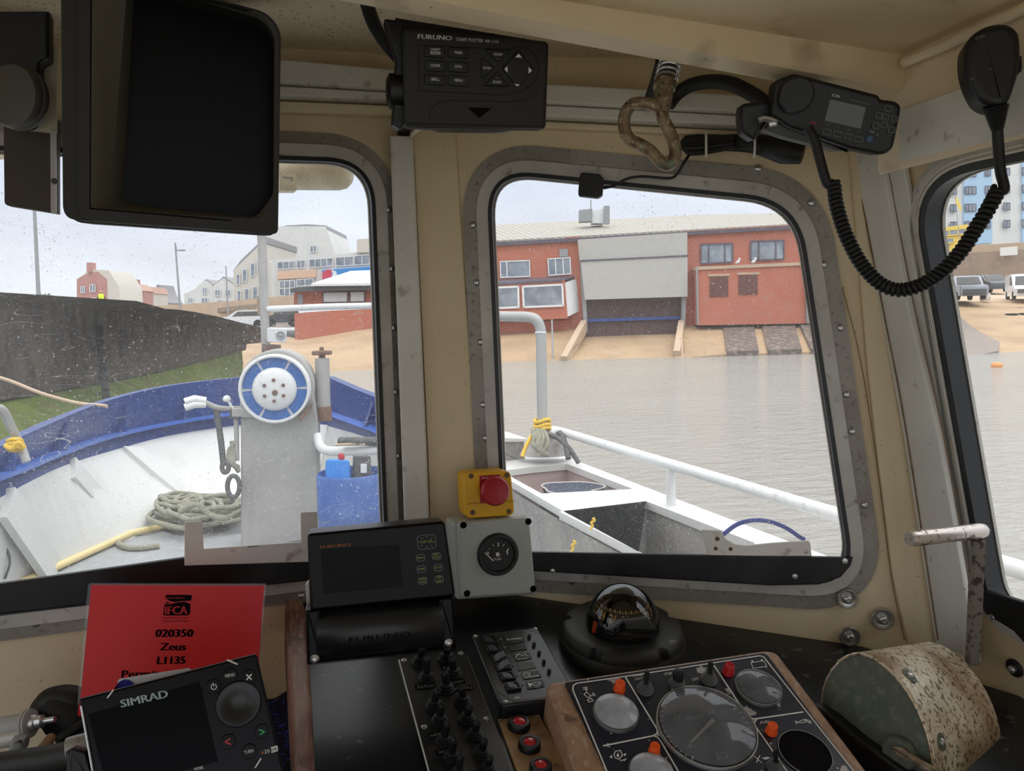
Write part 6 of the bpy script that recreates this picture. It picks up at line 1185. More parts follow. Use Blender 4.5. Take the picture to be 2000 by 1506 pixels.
for i, (bx, by_, tx, ty_) in enumerate(tg):
    c = PS_.hit(*Z5(bx, by_)); d_ = (c - EYE).dot(FW); mb = MB(); k = d_ / F
    mb.lathe(c, DN, [(17 * k, 0), (17 * k, 6 * k), (14.5 * k, 7 * k), (15 * k, 11 * k), (12 * k, 12 * k), (12.5 * k, 16 * k), (9 * k, 18 * k), (7 * k, 21 * k), (0, 21 * k)], 22)
    tip = D(*Z5(tx, ty_), d_ - .012); rt_ = c + DN * 14 * k; sw = mb.build('switch', M['rubber'], tsp)
    mb = MB(); ax = tip - rt_; ln = ax.length; mb.lathe(rt_, ax, [(8 * k, 0), (7 * k, ln * .3), (7.6 * k, ln * .75), (7 * k, ln * .93), (4.4 * k, ln), (0, ln * .97)], 14); mb.build('toggle', M['rubber'], sw)
c = PS_.hit(*Z5(1012, 515)); k = (c - EYE).dot(FW) / F; mb = MB(); mb.lathe(c + DN * 6 * k, DN, [(10 * k, 0), (13.6 * k, 0), (13.6 * k, 2 * k), (10 * k, 2 * k)], 24); mb.build('white_collar', M['ink_white'], tsp)
for s, a, b, h in (('SOUNDER', (950, 572), (1065, 560), 7), ('CAMERA', (1183, 540), (1265, 528), 5.5), ('WIPERS', (1195, 582), (1320, 572), 5.5), ('NAV', (1042, 900), (1110, 880), 6), ('DECK', (1092, 1012), (1165, 1000), 6), ('RT', (1122, 440), (1152, 436), 5), ('GP', (1250, 740), (1280, 736), 5)):
    mb = MB(); a_, b_ = Vector(Z5(*a)), Vector(Z5(*b)); nrm = Vector((.3, 1)); mb.flat(PS_, [a_ + Vector((-3, 3)), b_ + Vector((3, 2)), b_ + Vector((0, -h - 2)), a_ + Vector((-6, -h - 1))], .0004); lb = mb.build('label_tape', M['ink_black'], tsp)
    mb = MB(); mb.text(s, PS_, a_, b_, h * .8, .0007); mb.build('lettering', M['ink_dim'], lb)

# ---- rocker switch panel
Z7 = lambda x, y: (910 + .13277 * x, 1210 + .13277 * y)
PQ = PD.sh(.020)
rk = thing('rocker_panel', 'dark six-rocker switch panel with pictograms left of the compass', 'switch panel', PD.hit(1015, 1330))
mb = MB(); mb.prism(PQ, PQ.poly([Z7(78, 225), Z7(1050, 108), Z7(1640, 1130), Z7(540, 1262), Z7(500, 1225), Z7(440, 1100)], [8, 8, 6, 6, 3, 3]), -.020, 0, .0022); mb.build('box', M['plate'], rk)
mb = MB(); mb.stroke(PQ, [Z7(200, 290), Z7(250, 205), Z7(860, 130), Z7(1010, 180), Z7(1100, 210)], .8, .0003); mb.stroke(PQ, [Z7(460, 1060), Z7(560, 1120), Z7(720, 1215), Z7(1200, 1160)], .8, .0003); mb.build('panel_lines', M['ink_black'], rk)
for j, (x, y) in enumerate(((345, 325), (400, 445), (490, 590), (550, 715), (610, 850), (690, 1000))):
    cx, cy = Z7(x, y); q = [(cx - 17, cy - 5), (cx + 9, cy - 8.5), (cx + 17.5, cy + 5), (cx - 9.5, cy + 9)]
    mb = MB(); mb.ring(PQ, PQ.poly(q, 1.5), PQ.poly([(cx + (x_ - cx) * .78, cy + (y_ - cy) * .74) for x_, y_ in q], 1), 0, .003); fr = mb.build('rocker_switch', M['blk'], rk)
    mb = MB(); up_ = j in (2, 3); qq = [PQ.loc(cx + (x_ - cx) * .74, cy + (y_ - cy) * .70) for x_, y_ in q]; h0, h1 = (.001, .008) if up_ else (.004, .0015)
    m_ = [(qq[0] + qq[1]) / 2, (qq[3] + qq[2]) / 2]
    top = [PQ.P(qq[0], h0), PQ.P((qq[0] + qq[1]) / 2, max(h0, h1) * .8), PQ.P(qq[1], h1), PQ.P(qq[2], h1), PQ.P((qq[3] + qq[2]) / 2, max(h0, h1) * .8), PQ.P(qq[3], h0)]; bt = [PQ.P(p, 0) for p in (qq[0], (qq[0] + qq[1]) / 2, qq[1], qq[2], (qq[3] + qq[2]) / 2, qq[3])]
    mb.loft([bt, top]); mb.build('rocker', mat('grey_rocker', (70, 76, 80), .35) if up_ else M['blk'], fr)
for x, y in ((508, 296), (568, 420), (628, 548), (697, 680), (762, 822), (832, 960)): mb = MB(); mb.prism(PQ, circ(PQ, *Z7(x, y), 2.2, 12), 0, .0012, .0005); mb.build('indicator_lamp', M['ink_dim'], rk)
for x, y in ((930, 268), (1000, 385), (1075, 508), (1145, 638), (1222, 778)): mb = MB(); c = PQ.hit(*Z7(x, y)); mb.lathe(c, DN, [(.0022, 0), (.0022, .0035), (.0015, .0045), (0, .0047)], 12); mb.build('fuse_button', M['blk'], rk)
for q in ([(565, 285), (845, 250), (870, 340), (600, 375)], [(610, 405), (870, 375), (905, 445), (660, 475)], [(690, 535), (930, 495), (975, 580), (740, 620)], [(745, 655), (985, 625), (1035, 715), (770, 760)], [(808, 790), (1070, 760), (1115, 850), (850, 890)], [(880, 925), (1130, 890), (1160, 990), (905, 1035)]):
    mb = MB(); mb.prism(PQ, PQ.poly([Z7(*p) for p in q], 2), 0, .0008, .0003); mb.build('legend_tile', M['strip'] if q[0][0] != 745 else M['dgrey'], rk)
mb = MB(); L7 = lambda pts: [Z7(*p) for p in pts]; w_ = .0011
mb.text('W.WIPERS', PQ, Z7(595, 322), Z7(828, 300), 3.6, w_); mb.text('NAV LIGHTS', PQ, Z7(765, 606), Z7(905, 588), 2.0, w_); mb.text('PUMP', PQ, Z7(940, 872), Z7(1080, 852), 3.4, w_); mb.text('SPX', PQ, Z7(712, 1180), Z7(790, 1170), 3, w_)
mb.build('lettering', M['ink'], rk)
mb = MB(); mb.stroke(PQ, L7([(725, 585), (745, 545), (790, 525), (830, 550), (870, 518), (900, 548), (935, 550)]), 1.1, w_); mb.stroke(PQ, L7([(740, 545), (770, 520), (800, 530)]), 1.1, w_); mb.build('lights_pictogram', M['ink'], rk)
mb = MB(); mb.stroke(PQ, L7([(840, 845), (835, 815), (880, 795), (935, 800), (935, 840), (890, 858), (845, 848)]), 1.3, w_); mb.stroke(PQ, L7([(865, 830), (890, 815), (915, 825)]), 1.1, w_); mb.stroke(PQ, L7([(850, 880), (925, 870)]), .9, w_); mb.build('pump_pictogram', M['ink'], rk)
mb = MB(); mb.flat(PQ, L7([(905, 938), (950, 962), (975, 960), (955, 985), (938, 1008)]), w_); mb.stroke(PQ, L7([(950, 962), (1000, 945), (1112, 934)]), 1.4, w_); mb.stroke(PQ, L7([(960, 975), (1010, 980), (1080, 972), (1085, 940)]), 1.4, w_); mb.stroke(PQ, L7([(1020, 1012), (1082, 1004)]), 1.0, w_); mb.build('horn_pictogram', M['ink'], rk)
mb = MB(); mb.stroke(PQ, L7([(745, 1186), (1180, 1138)]), 1.2, .0004); mb.build('red_line', mat('faded_red_line', (150, 96, 96), .6), rk)
for p in ((138, 245), (1017, 135), (578, 1208)): screw(PQ, *Z7(*p), 4.6, 0, rk)

# ---- rusty fuse plate with three red-capped holders
fz = thing('fuse_plate', 'rusty brown plate carrying red capped fuse holders left of the engine panel', 'fuse panel', PD.hit(1040, 1450))
mb = MB(); mb.prism(PD, PD.poly([Z5(1490, 790), Z5(1760, 740), Z5(1960, 1124), Z5(2080, 1380), Z5(1730, 1400), Z5(1610, 1124)]), 0, .003, .0006); mb.build('plate', M['rust'], fz)
for i, (x, y) in enumerate(((1632, 830), (1702, 968), (1778, 1120))):
    c = PD.sh(.003).hit(*Z5(x, y)); k = (c - EYE).dot(FW) / F; mb = MB(); lo = []; nn = 48
    for rr, hh in ((21, 0), (21, 13), (20, 15), (14, 15.5), (13.5, 14)): lo.append([c + (PD.x * math.cos(t_) + PD.y * math.sin(t_)) * rr * k * (1 + (.06 if j % 2 and hh < 14 else 0)) + DN * hh * k for j, t_ in enumerate(2 * math.pi * j / nn for j in range(nn))])
    mb.loft(lo); h_ = mb.build('fuse_holder', M['blk'], fz)
    mb = MB(); mb.lathe(c + DN * 13.6 * k, DN, [(13 * k, 0), (12 * k, 2 * k), (8 * k, 4 * k), (0, 5 * k)], 24); mb.build('red_cap', M['red_lamp'], h_)
for p in ((1512, 790), (1725, 762), (1885, 1090)): screw(PD.sh(.003), *Z5(*p), 5, 0, fz, M['rustm'])

# ---- compass
cp = thing('compass', 'black compass with clear dome and amber card on the dash under the right windscreen', 'compass', PD.hit(1212, 1285))
cc = PD.hit(1214, 1262); CX = Vector((1, 0, 0)); CN = Vector((0, -.12, .993)).normalized(); CXr = (CX - CN * CX.dot(CN)).normalized(); CYr = CN.cross(CXr); kc = (cc - EYE).dot(FW) / F
rb_ = 122 * kc
mb = MB(); mb.lathe(cc - CN * .012, CN, [(rb_ * .99, 0), (rb_ * 1.01, .012), (rb_ * 1.0, .026), (rb_ * .97, .030)], 56); mb.build('base', M['blk2'], cp)
mb = MB(); lo = []; nn = 120
def notch(t_): 
    v_ = 1.0
    for a_ in (R(-72), R(8), R(85), R(150), R(222)):
        d_ = abs((t_ - a_ + math.pi) % (2 * math.pi) - math.pi)
        if d_ < .10: v_ = .90
    return v_
for rr, hh, cut in ((.955, .014, 1), (.97, .018, 1), (.97, .032, 1), (.945, .039, 1), (.90, .042, .8), (.80, .0425, .3), (.68, .0425, 0), (.61, .0415, 0)):
    lo.append([cc - CN * .012 + (CXr * math.cos(t_) + CYr * math.sin(t_)) * rb_ * rr * (1 - (1 - notch(t_)) * cut) + CN * hh for t_ in (2 * math.pi * j / nn for j in range(nn))])
mb.loft(lo, 0, True, True); mb.build('collar', M['blk2'], cp)
dc = cc + CN * .028; rd_ = 72 * kc
mb = MB(); mb.lathe(dc, CN, [(rd_ * math.cos(t_), rd_ * 1.16 * math.sin(t_)) for t_ in (math.pi / 2 * j / 14 for j in range(15))], 48, cap0=False, cap1=False); mb.build('dome', M['dome'], cp, recalc=False)
mb = MB(); rd = rd_; mb.lathe(dc, CN, [(rd * .50, .004), (rd * .78, rd * .40), (rd * .65, rd * .79), (rd * .61, rd * .79), (rd * .56, rd * .42), (0, rd * .40)], 56); cd = mb.build('compass_card', M['ink_black'], cp)
mb = MB()
def cpt(a_, f):                                            # point on the card's sloping rim, f 0 at its foot, 1 at its top
    t_ = R(a_); e = CXr * math.sin(t_) - CYr * math.cos(t_); return dc + e * (rd * (.79 - .13 * f)) + CN * rd * (.40 + .39 * f)
for a_ in range(-96, 97, 6):
    s_ = CXr * math.cos(R(a_)) + CYr * math.sin(R(a_)); w_ = .0008 if (a_ // 6) % 2 else .0005; p, q = cpt(a_, .80), cpt(a_, 1.0 if (a_ // 6) % 2 else .92); mb.add([p - s_ * w_, p + s_ * w_, q + s_ * w_, q - s_ * w_], [[0, 1, 2, 3]])
for j, s in enumerate(('20', '22', '24', '26', '28', '30', '32', '34')):
    a_ = -122 + 26 * j; s_ = CXr * math.cos(R(a_)) + CYr * math.sin(R(a_)); vs, fs = glyphs(s, .02); x0, x1 = min(v_[0] for v_ in vs), max(v_[0] for v_ in vs)
    mb.add([cpt(a_, .12 + .56 * v_[1] / CAP) + s_ * ((v_[0] - x0) / (x1 - x0) - .5) * .0100 for v_ in vs], fs)
mb.build('card_figures', M['amber'], cd)
for sx_, m_ in ((-.50, 'amber'), (.56, 'orange_lamp')):
    mb = MB(); p = dc + CXr * rd * sx_ + CYr * rd * .22 + CN * rd * .42; mb.bar(p, p + CN * rd * .50, .0030, .0012, CYr); mb.build('lubber_line', M[m_], cp)
mb = MB(); e = -CXr * .97 - CYr * .2; p = dc + e * rd * .93 + CN * .002; mb.bar(p, p + CN * .014 - e * .003, .006, .002, -e); mb.build('lubber_line', M['orange_lamp'], cp)
PCv = Pl(dc - CYr * (rd_ * 1.14), (CXr * .22 - CYr + CN * .35)); mb = MB()
mb.prism(PCv, PCv.poly([(1196, 1225), (1216, 1210), (1262, 1203), (1288, 1235), (1216, 1244), (1190, 1232)], 3), -.010, .004, .004); mb.build('night_light_cowl', M['blk2'], cp)
mb = MB(); mb.prism(PCv, PCv.poly([(1205, 1222), (1216, 1213), (1218, 1228), (1208, 1238)], 2), .004, .0046); mb.build('cowl_slot', M['ink_black'], cp)
mb = MB(); pl = Pl(cc - CYr * rb_ * .99, -CYr + CXr * -.25); mb.prism(pl, pl.poly([(1306, 1250), (1322, 1250), (1317, 1255), (1308, 1258)]), 0, .0006); mb.build('pale_chip', M['ink_dim'], cp)

# ---- engine instrument panel in its wooden box
Z9 = lambda x, y: (1040 + .33 * x, 1120 + .33 * y)
EN = Vector((0, -math.sin(R(21)), math.cos(R(21)))); PN = Pl(PD.hit(1379, 1421) + DN * .05, EN, (0, 1, 0))
ep = thing('engine_panel', 'navy engine instrument panel with big rev counter in a worn wooden box', 'instrument panel', PD.hit(1379, 1440))
wo_ = [Z9(78, 642), Z9(1378, 448), Z9(1440, 458), Z9(1485, 505), Z9(1990, 1170), Z9(2300, 1580), Z9(560, 1760), Z9(55, 850)]
mb = MB(); mb.prism(PN, PN.poly([Z9(78, 642), Z9(1380, 446), Z9(1450, 462), Z9(1990, 1172), Z9(2280, 1560), Z9(420, 1700)], [14, 26, 34, 0, 0, 0], 6), -.05, 0, .006); mb.build('wooden_box', M['wood'], ep)
PN2 = PN.sh(.003); pq = [Z9(192, 644), Z9(1362, 470), Z9(1390, 480), Z9(1905, 1172), Z9(2170, 1530), Z9(600, 1600), Z9(440, 1172)]
mb = MB(); mb.prism(PN2, PN2.poly(pq, [3, 6, 8, 0, 0, 0, 0]), -.003, 0, .0005); pt_ = mb.build('face_plate', M['navy'], ep)
mb = MB(); l9 = lambda pts: [Z9(*p) for p in pts]
mb.stroke(PN2, l9([(440, 1172), (238, 690), (242, 664), (262, 652), (545, 612), (1345, 489), (1368, 496), (1890, 1160), (1990, 1290)]), 3.0, .0004)
mb.stroke(PN2, l9([(548, 612), (738, 925), (738, 948), (718, 962), (420, 1022)]), 3.0, .0004); mb.stroke(PN2, l9([(716, 962), (742, 974), (762, 1000), (862, 1172)]), 3.0, .0004)
mb.stroke(PN2, l9([(1075, 548), (1270, 845), (1300, 862), (1325, 862), (1600, 822)]), 3.0, .0004); mb.stroke(PN2, l9([(1505, 1172), (1318, 905), (1312, 884), (1325, 864)]), 3.0, .0004); mb.build('white_lines', M['ink_white'], ep)
mb = MB()
for s, a, b, h in (('PANEL', (590, 616), (655, 606), 4.2), ('LIGHT', (607, 634), (655, 627), 4.2), ('START', (782, 606), (838, 597), 5), ('STOP', (980, 580), (1032, 571), 4.6), ('OFF', (945, 638), (985, 632), 5), ('FUEL', (1350, 894), (1408, 884), 5)): mb.text(s, PN2, Z9(*a), Z9(*b), h, .0005)
mb.stroke(PN2, l9([(1292, 530), (1370, 520), (1385, 552), (1305, 564), (1292, 530)]), 1.4, .0005); mb.stroke(PN2, l9([(1302, 528), (1300, 518)]), 3, .0005); mb.stroke(PN2, l9([(1358, 520), (1356, 511)]), 3, .0005)
mb.flat(PN2, l9([(1552, 872), (1572, 884), (1562, 894)]), .0005); mb.stroke(PN2, l9([(1570, 884), (1600, 868), (1622, 868), (1612, 884), (1580, 888)]), 1.4, .0005)
mb.stroke(PN2, l9([(300, 680), (325, 676)]), 1.6, .0005); mb.stroke(PN2, l9([(302, 690), (327, 686)]), 1.6, .0005); mb.stroke(PN2, l9([(316, 680), (322, 706), (345, 728), (328, 738), (304, 718), (318, 706)]), 1.6, .0005); mb.stroke(PN2, l9([(325, 752), (345, 740), (358, 756), (335, 764), (325, 752)]), 1.8, .0005)
mb.stroke(PN2, l9([(482, 1075), (490, 1055), (520, 1050), (532, 1080), (510, 1102), (490, 1095), (482, 1075)]), 1.8, .0005); mb.flat(PN2, l9([(505, 1062), (514, 1080), (506, 1092), (496, 1082)]), .0005); mb.flat(PN2, l9([(455, 1090), (470, 1075), (472, 1098)]), .0005); mb.flat(PN2, l9([(536, 1072), (558, 1066), (545, 1086)]), .0005); mb.flat(PN2, l9([(525, 1108), (560, 1096), (545, 1112)]), .0005)
mb.stroke(PN2, l9([(1315, 1086), (1355, 1122)]), 1.6, .0005); mb.stroke(PN2, l9([(1325, 1120), (1345, 1080)]), 1.6, .0005); mb.flat(PN2, l9([(1355, 1095), (1385, 1088), (1410, 1092), (1380, 1106)]), .0005); mb.build('panel_lettering', M['ink'], ep)
def gauge(px, py, r, label_m, name='gauge', face=None, glass=None, ticks=None):
    c = PN2.loc(px, py); rr = r * PN2.m(px, py); o3 = PN2.P(c, 0)
    mb = MB(); mb.lathe(o3, EN, [(rr, 0), (rr, .0025), (rr * .985, .0042), (rr * .96, .0042), (rr * .945, .003)], 48, cap1=False); g_ = mb.build(name, M['steel'], ep)
    mb = MB(); mb.lathe(o3, EN, [(rr * .93, .0006), (0, .0006)], 40, cap0=False); mb.build('dial_face', face or M['dial'], g_)
    if ticks: ticks(c, rr, g_)
    mb = MB(); mb.lathe(o3, EN, [(rr * .94, .0048), (rr * .8, .0048 + rr * .08), (rr * .6, .0048 + rr * .15), (rr * .35, .0048 + rr * .20), (0, .0048 + rr * .22)], 40, cap0=False, cap1=False); mb.build('glass', glass or M['gauge_glass'], g_, recalc=False)
    return g_
def tach(c, rr, g_):
    mb = MB(); pl = PN2
    def pt(a_, f): t_ = R(a_); return c + Vector((math.cos(t_), math.sin(t_))) * rr * f
    def tk(a_, f0, f1, w_):
        t_ = R(a_); s_ = Vector((-math.sin(t_), math.cos(t_))) * w_; mb.add([pl.P(pt(a_, f0) + s_, .0009), pl.P(pt(a_, f0) - s_, .0009), pl.P(pt(a_, f1) - s_, .0009), pl.P(pt(a_, f1) + s_, .0009)], [[0, 1, 2, 3]])
    for i in range(0, 34): tk(225 - i * 8.2, .80 if i % 5 == 0 else .84, .90, .0009 if i % 5 == 0 else .0005)
    for s, a, b, h in (('10', (842, 868), (878, 862), 8), ('20', (1040, 838), (1080, 831), 8), ('30', (1178, 1002), (1218, 995), 8), ('0', (926, 1036), (944, 1032), 7), ('RPM X 100', (905, 868), (1010, 852), 3), ('h', (1100, 1095), (1112, 1093), 5)): mb.text(s, pl, Z9(*a), Z9(*b), h, .0009)
    mb.stroke(pl, l9([(1085, 1072), (1142, 1062), (1152, 1092), (1096, 1102), (1085, 1072)]), 1.0, .0009); mb.build('scale', M['ink_white'], g_)
    mb = MB(); a_, b_ = pl.loc(*Z9(932, 1012)), pl.loc(*Z9(1070, 872)); d_ = (b_ - a_).normalized(); s_ = Vector((-d_.y, d_.x)); mb.add([pl.P(a_ - s_ * .0008, .002), pl.P(a_ + s_ * .0008, .002), pl.P(b_ + s_ * .0021, .002), pl.P(b_ - s_ * .0021, .002)], [[0, 1, 2, 3]]); mb.build('needle', M['ink_white'], g_)
gauge(*Z9(1028, 912), 99, None, 'rev_counter', None, None, tach)
def small(c, rr, g_):
    mb = MB()
    for i in range(9):
        t_ = R(200 - i * 27.5); d_ = Vector((math.cos(t_), math.sin(t_))); s_ = Vector((-d_.y, d_.x)) * .0005; a_, b_ = c + d_ * rr * .66, c + d_ * rr * .8; mb.add([PN2.P(a_ - s_, .0009), PN2.P(a_ + s_, .0009), PN2.P(b_ + s_, .0009), PN2.P(b_ - s_, .0009)], [[0, 1, 2, 3]])
    mb.text('VOLT', PN2, Z9(1295, 715), Z9(1338, 708), 4, .0009); mb.build('scale', M['ink_dim'], g_)
gauge(*Z9(492, 833), 45, None, 'small_gauge', M['sheen_dial'], M['gauge_glass_sheen']); gauge(*Z9(1335, 685), 45, None, 'small_gauge', None, M['gauge_glass'], small); gauge(*Z9(702, 1192), 45, None, 'small_gauge', M['sheen_dial'], M['gauge_glass_sheen'])
c = PN2.loc(*Z9(1612, 1062)); rr = 50 * PN2.m(*Z9(1612, 1062)); mb = MB(); mb.lathe(PN2.P(c, 0), EN, [(rr * 1.02, 0), (rr * 1.02, .0012), (rr * .98, .0012), (rr * .96, .0006), (0, .0006)], 40); mb.build('empty_gauge_hole', M['ink_black'], ep)
mb = MB(); mb.lathe(PN2.P(c, 0), EN, [(rr * 1.0, .0008), (rr * 1.035, .0008), (rr * 1.035, .0015), (rr, .0015)], 40, cap0=False, cap1=False); mb.build('hole_rim', M['ink_dim'], ep)
for x, y, m_ in ((513, 690, 'orange_lamp'), (1158, 588, 'red_lamp'), (1412, 940, 'orange_lamp'), (718, 1060, 'orange_lamp')):
    c = PN2.hit(*Z9(x, y)); k = (c - EYE).dot(FW) / F; mb = MB(); mb.lathe(c, EN, [(12 * k, 0), (12 * k, 4 * k), (10.5 * k, 6 * k), (10 * k, 18 * k), (9 * k, 20 * k), (6.5 * k, 20 * k), (6 * k, 18.5 * k), (0, 18.5 * k)], 24); mb.build('warning_lamp', M[m_], ep)
for x, y, tx, ty_, kd in ((665, 690, 680, 575, 't'), (855, 655, 862, 575, 'p'), (1042, 632, 1056, 520, 't'), (1432, 1150, 1438, 1042, 't')):
    c = PN2.hit(*Z9(x, y)); d_ = (c - EYE).dot(FW); k = d_ / F; mb = MB(); mb.lathe(c, EN, [(17 * k, 0), (17 * k, 3 * k), (14 * k, 4 * k), (14.5 * k, 9 * k), (11 * k, 10 * k), (11 * k, 14 * k), (8 * k, 15 * k), (8 * k, 18 * k), (0, 18 * k)], 12); s_ = mb.build('panel_switch', M['dgrey'], ep)
    tip = D(*Z9(tx, ty_), d_ - .008); rt_ = c + EN * 14 * k; ax = tip - rt_; ln = ax.length; mb = MB()
    if kd == 't': mb.lathe(rt_, ax, [(6 * k, 0), (4 * k, ln * .3), (5 * k, ln * .8), (3.5 * k, ln), (0, ln)], 14)
    else: mb.lathe(rt_, ax, [(10.5 * k, -4 * k), (10.5 * k, ln * .75), (9 * k, ln * .9), (0, ln)], 20)
    mb.build('lever' if kd == 't' else 'push_button', M['rubber'], s_)
screw(PN2, *Z9(1022, 1142), 4, 0, ep)

# ---- bronze control head with crank lever
ZB = lambda x, y: (1560 + .3492 * x, 980 + .3492 * y)
HN = Vector((-.90, -.36, .20)).normalized(); PH = Pl(D(*ZB(470, 1150), .80), HN)
hd = thing('control_head', 'pitted bronze half-drum control head with green side at lower right', 'control head', D(*ZB(700, 1500), .8))
arc = [(128, 1120), (132, 1060), (150, 1000), (180, 945), (225, 895), (280, 862), (340, 850), (400, 866), (450, 895), (510, 945), (570, 1010), (620, 1080), (665, 1160), (700, 1240), (725, 1320), (742, 1400), (750, 1480), (750, 1620), (560, 1560), (330, 1340), (200, 1220)]
al = [PH.loc(*ZB(*p)) for p in arc]
mb = MB(); mb.prism(PH, al, -.006, 0, .0015); mb.build('side_plate', M['verdigris'], hd)
kk = len(al); q = ccw(al); EX = -HN * .158
lo = [[PH.P(p, -.004) for p in offs(q, .0012)], [PH.P(p, -.004) + EX for p in offs(q, .0012)]]
lo = [[PH.P(p, 0) for p in offs(q, -.001)], [PH.P(p, -.002) for p in offs(q, .0016)], [PH.P(p, -.004) + EX for p in offs(q, .0016)], [PH.P(p, -.008) + EX for p in offs(q, -.004)]]
mb = MB(); mb.loft(lo, 0, False, True); mb.build('drum', M['bronze'], hd)
mb = MB(); ed = [PH.P(p, .0005) for p in al[4:18]]; mb.tube(crm(ed, 3), .0017, 8); mb.build('edge_bead', M['bronze'], hd)
for x, y, dd in ((620, 975, .775), (797, 1345, .74), (1175, 1265, .835), (1075, 1450, .8)):
    pass
def on_drum(px, py):
    rr = ray(px, py); best = None
    pts = [PH.P(p, -.002) for p in offs(q, .0016)]
    for i in range(len(pts)):
        a, b = pts[i], pts[(i + 1) % len(pts)]; n_ = (b - a).cross(EX); dn = rr.dot(n_)
        if abs(dn) < 1e-12: continue
        t_ = (a - EYE).dot(n_) / dn; p = EYE + rr * t_; u_ = (p - a - EX * ((p - a).dot(EX) / EX.length_squared)); e_ = (b - a) - EX * ((b - a).dot(EX) / EX.length_squared); s_ = u_.dot(e_) / e_.length_squared; w_ = (p - a).dot(EX.normalized())
        if -.01 <= s_ <= 1.01 and -.01 <= w_ <= EX.length + .01 and t_ > .2 and (best is None or t_ < best[0]): best = (t_, p, -n_.normalized() if n_.dot(rr) > 0 else n_.normalized())
    return best
for x, y, kind in ((620, 975, 's'), (797, 1345, 's'), (1175, 1265, 's'), (1078, 1450, 'f')):
    b_ = on_drum(*ZB(x, y))
    if not b_: continue
    nn = b_[2] if b_[2].dot(EYE - b_[1]) > 0 else -b_[2]
    mb = MB(); mb.lathe(b_[1], nn, [(.0085, 0), (.0085, .0006), (0, .0007)], 18); mb.build('green_stain', M['verdigris'], hd)
    mb = MB(); mb.lathe(b_[1], nn, [(.0042, 0), (.004, .002), (.002, .0035), (0, .004)] if kind == 's' else [(.005, 0), (.005, .002), (0, .002)], 14); mb.build('rivet', M['steel'] if kind == 's' else M['brass'], hd)
# dark curved housing under its left side and a small lever on the side plate
PHs = PH.sh(.010); mb = MB(); mb.prism(PHs, PHs.poly([ZB(*p) for p in ((110, 1130), (200, 1190), (330, 1300), (480, 1410), (640, 1520), (700, 1640), (420, 1640), (300, 1440), (160, 1250), (70, 1140))]), -.05, .006, .004); mb.build('base_flange', M['blk'], hd)
mb = MB(); mb.lathe(PH.P(PH.loc(*ZB(575, 1405)), 0), HN, [(.017, 0), (.017, .006), (.015, .010), (0, .010)], 24); mb.build('lever_boss', M['verdigris'], hd)
PHl = PH.sh(.011); mb = MB(); mb.prism(PHl, PHl.poly([ZB(*p) for p in ((525, 1365), (590, 1372), (640, 1415), (780, 1495), (900, 1560), (880, 1600), (740, 1520), (640, 1450), (560, 1420))], 3), 0, .005, .0015); mb.build('side_lever', M['brass'], hd)
ck = thing('crank_lever', 'flaking chrome t-handled lever rising behind the bronze control head', 'lever', D(*ZB(985, 860), .90))
a, b = D(*ZB(972, 900), .90), D(*ZB(1003, 215), .84)
mb = MB(); mb.bar(a, b, .0115, .010, FH); mb.build('shank', M['shank'], ck)
a, b = D(*ZB(622, 208), .815), D(*ZB(1040, 160), .845); ax = b - a; ln = ax.length; k = .83 / F
mb = MB(); mb.lathe(a, ax, [(0, -.001), (13 * k, -.001), (15.5 * k, .004), (15.5 * k, .012), (16 * k, .014), (15 * k, ln * .5), (15.5 * k, ln * .92), (13 * k, ln - .001), (7 * k, ln + .003), (0, ln + .004)], 24); mb.build('hand_grip', M['chrome'], ck)

# ---- autopilot head, bottom left
ZA = lambda x, y: (.3 * x, 1100 + .3 * y)
PA = plane(350, 1420, .66, 6, 22)
ap = thing('autopilot_head', 'black autopilot control head with round knob tilted at the bottom left', 'autopilot', PA.hit(360, 1500))
fq = [ZA(512, 884), ZA(1672, 588), ZA(1838, 1310), ZA(1960, 1760), ZA(720, 1900), ZA(612, 1400)]
mb = MB(); mb.prism(PA, PA.poly(fq, [6, 8, 0, 0, 0, 0]), -.03, 0, .002); mb.build('housing', M['gloss'], ap)
mb = MB(); mb.prism(PA, PA.poly([ZA(575, 985), ZA(1300, 770), ZA(1420, 1290), ZA(700, 1480)]), 0, .0003); mb.build('screen', mat('black_display', (4, 5, 7), .3, spec=.08), ap)
mb = MB(); mb.text('SIMRAD', PA, ZA(792, 940), ZA(1096, 872), 14.5, .0006, 0, .03); mb.build('maker_lettering', mat('pale_teal_print', (190, 210, 208), .5), ap)
for x, y in ((1390, 803), (1498, 732), (1620, 740), (1703, 1095), (1485, 1162), (1622, 1225)): mb = MB(); mb.prism(PA, circ(PA, *ZA(x, y), 14, 24), 0, .0016, .0006); mb.build('button', M['gloss'], ap)
c = PA.P(PA.loc(*ZA(1552, 915)), 0); k = PA.m(466, 1374)
mb = MB(); mb.lathe(c, PA.n, [(43 * k, 0), (42.5 * k, 5 * k), (40 * k, 8 * k), (38 * k, 8 * k), (24 * k, 6 * k), (19 * k, 3 * k), (8 * k, 1.5 * k), (0, 1.4 * k)], 48); mb.build('rotary_knob', mat('soft_black_knob', (30, 32, 34), .3), ap)
mb = MB(); w_ = .0019
mb.text('MENU', PA, ZA(1469, 747), ZA(1531, 733), 6.5, w_); mb.text('TURN', PA, ZA(1592, 1243), ZA(1652, 1228), 6.5, w_); mb.text('WORK', PA, ZA(1266, 1352), ZA(1327, 1338), 6, .0006)
mb.stroke(PA, [ZA(1605, 726), ZA(1636, 756)], 2.4, w_); mb.stroke(PA, [ZA(1636, 724), ZA(1606, 758)], 2.4, w_)
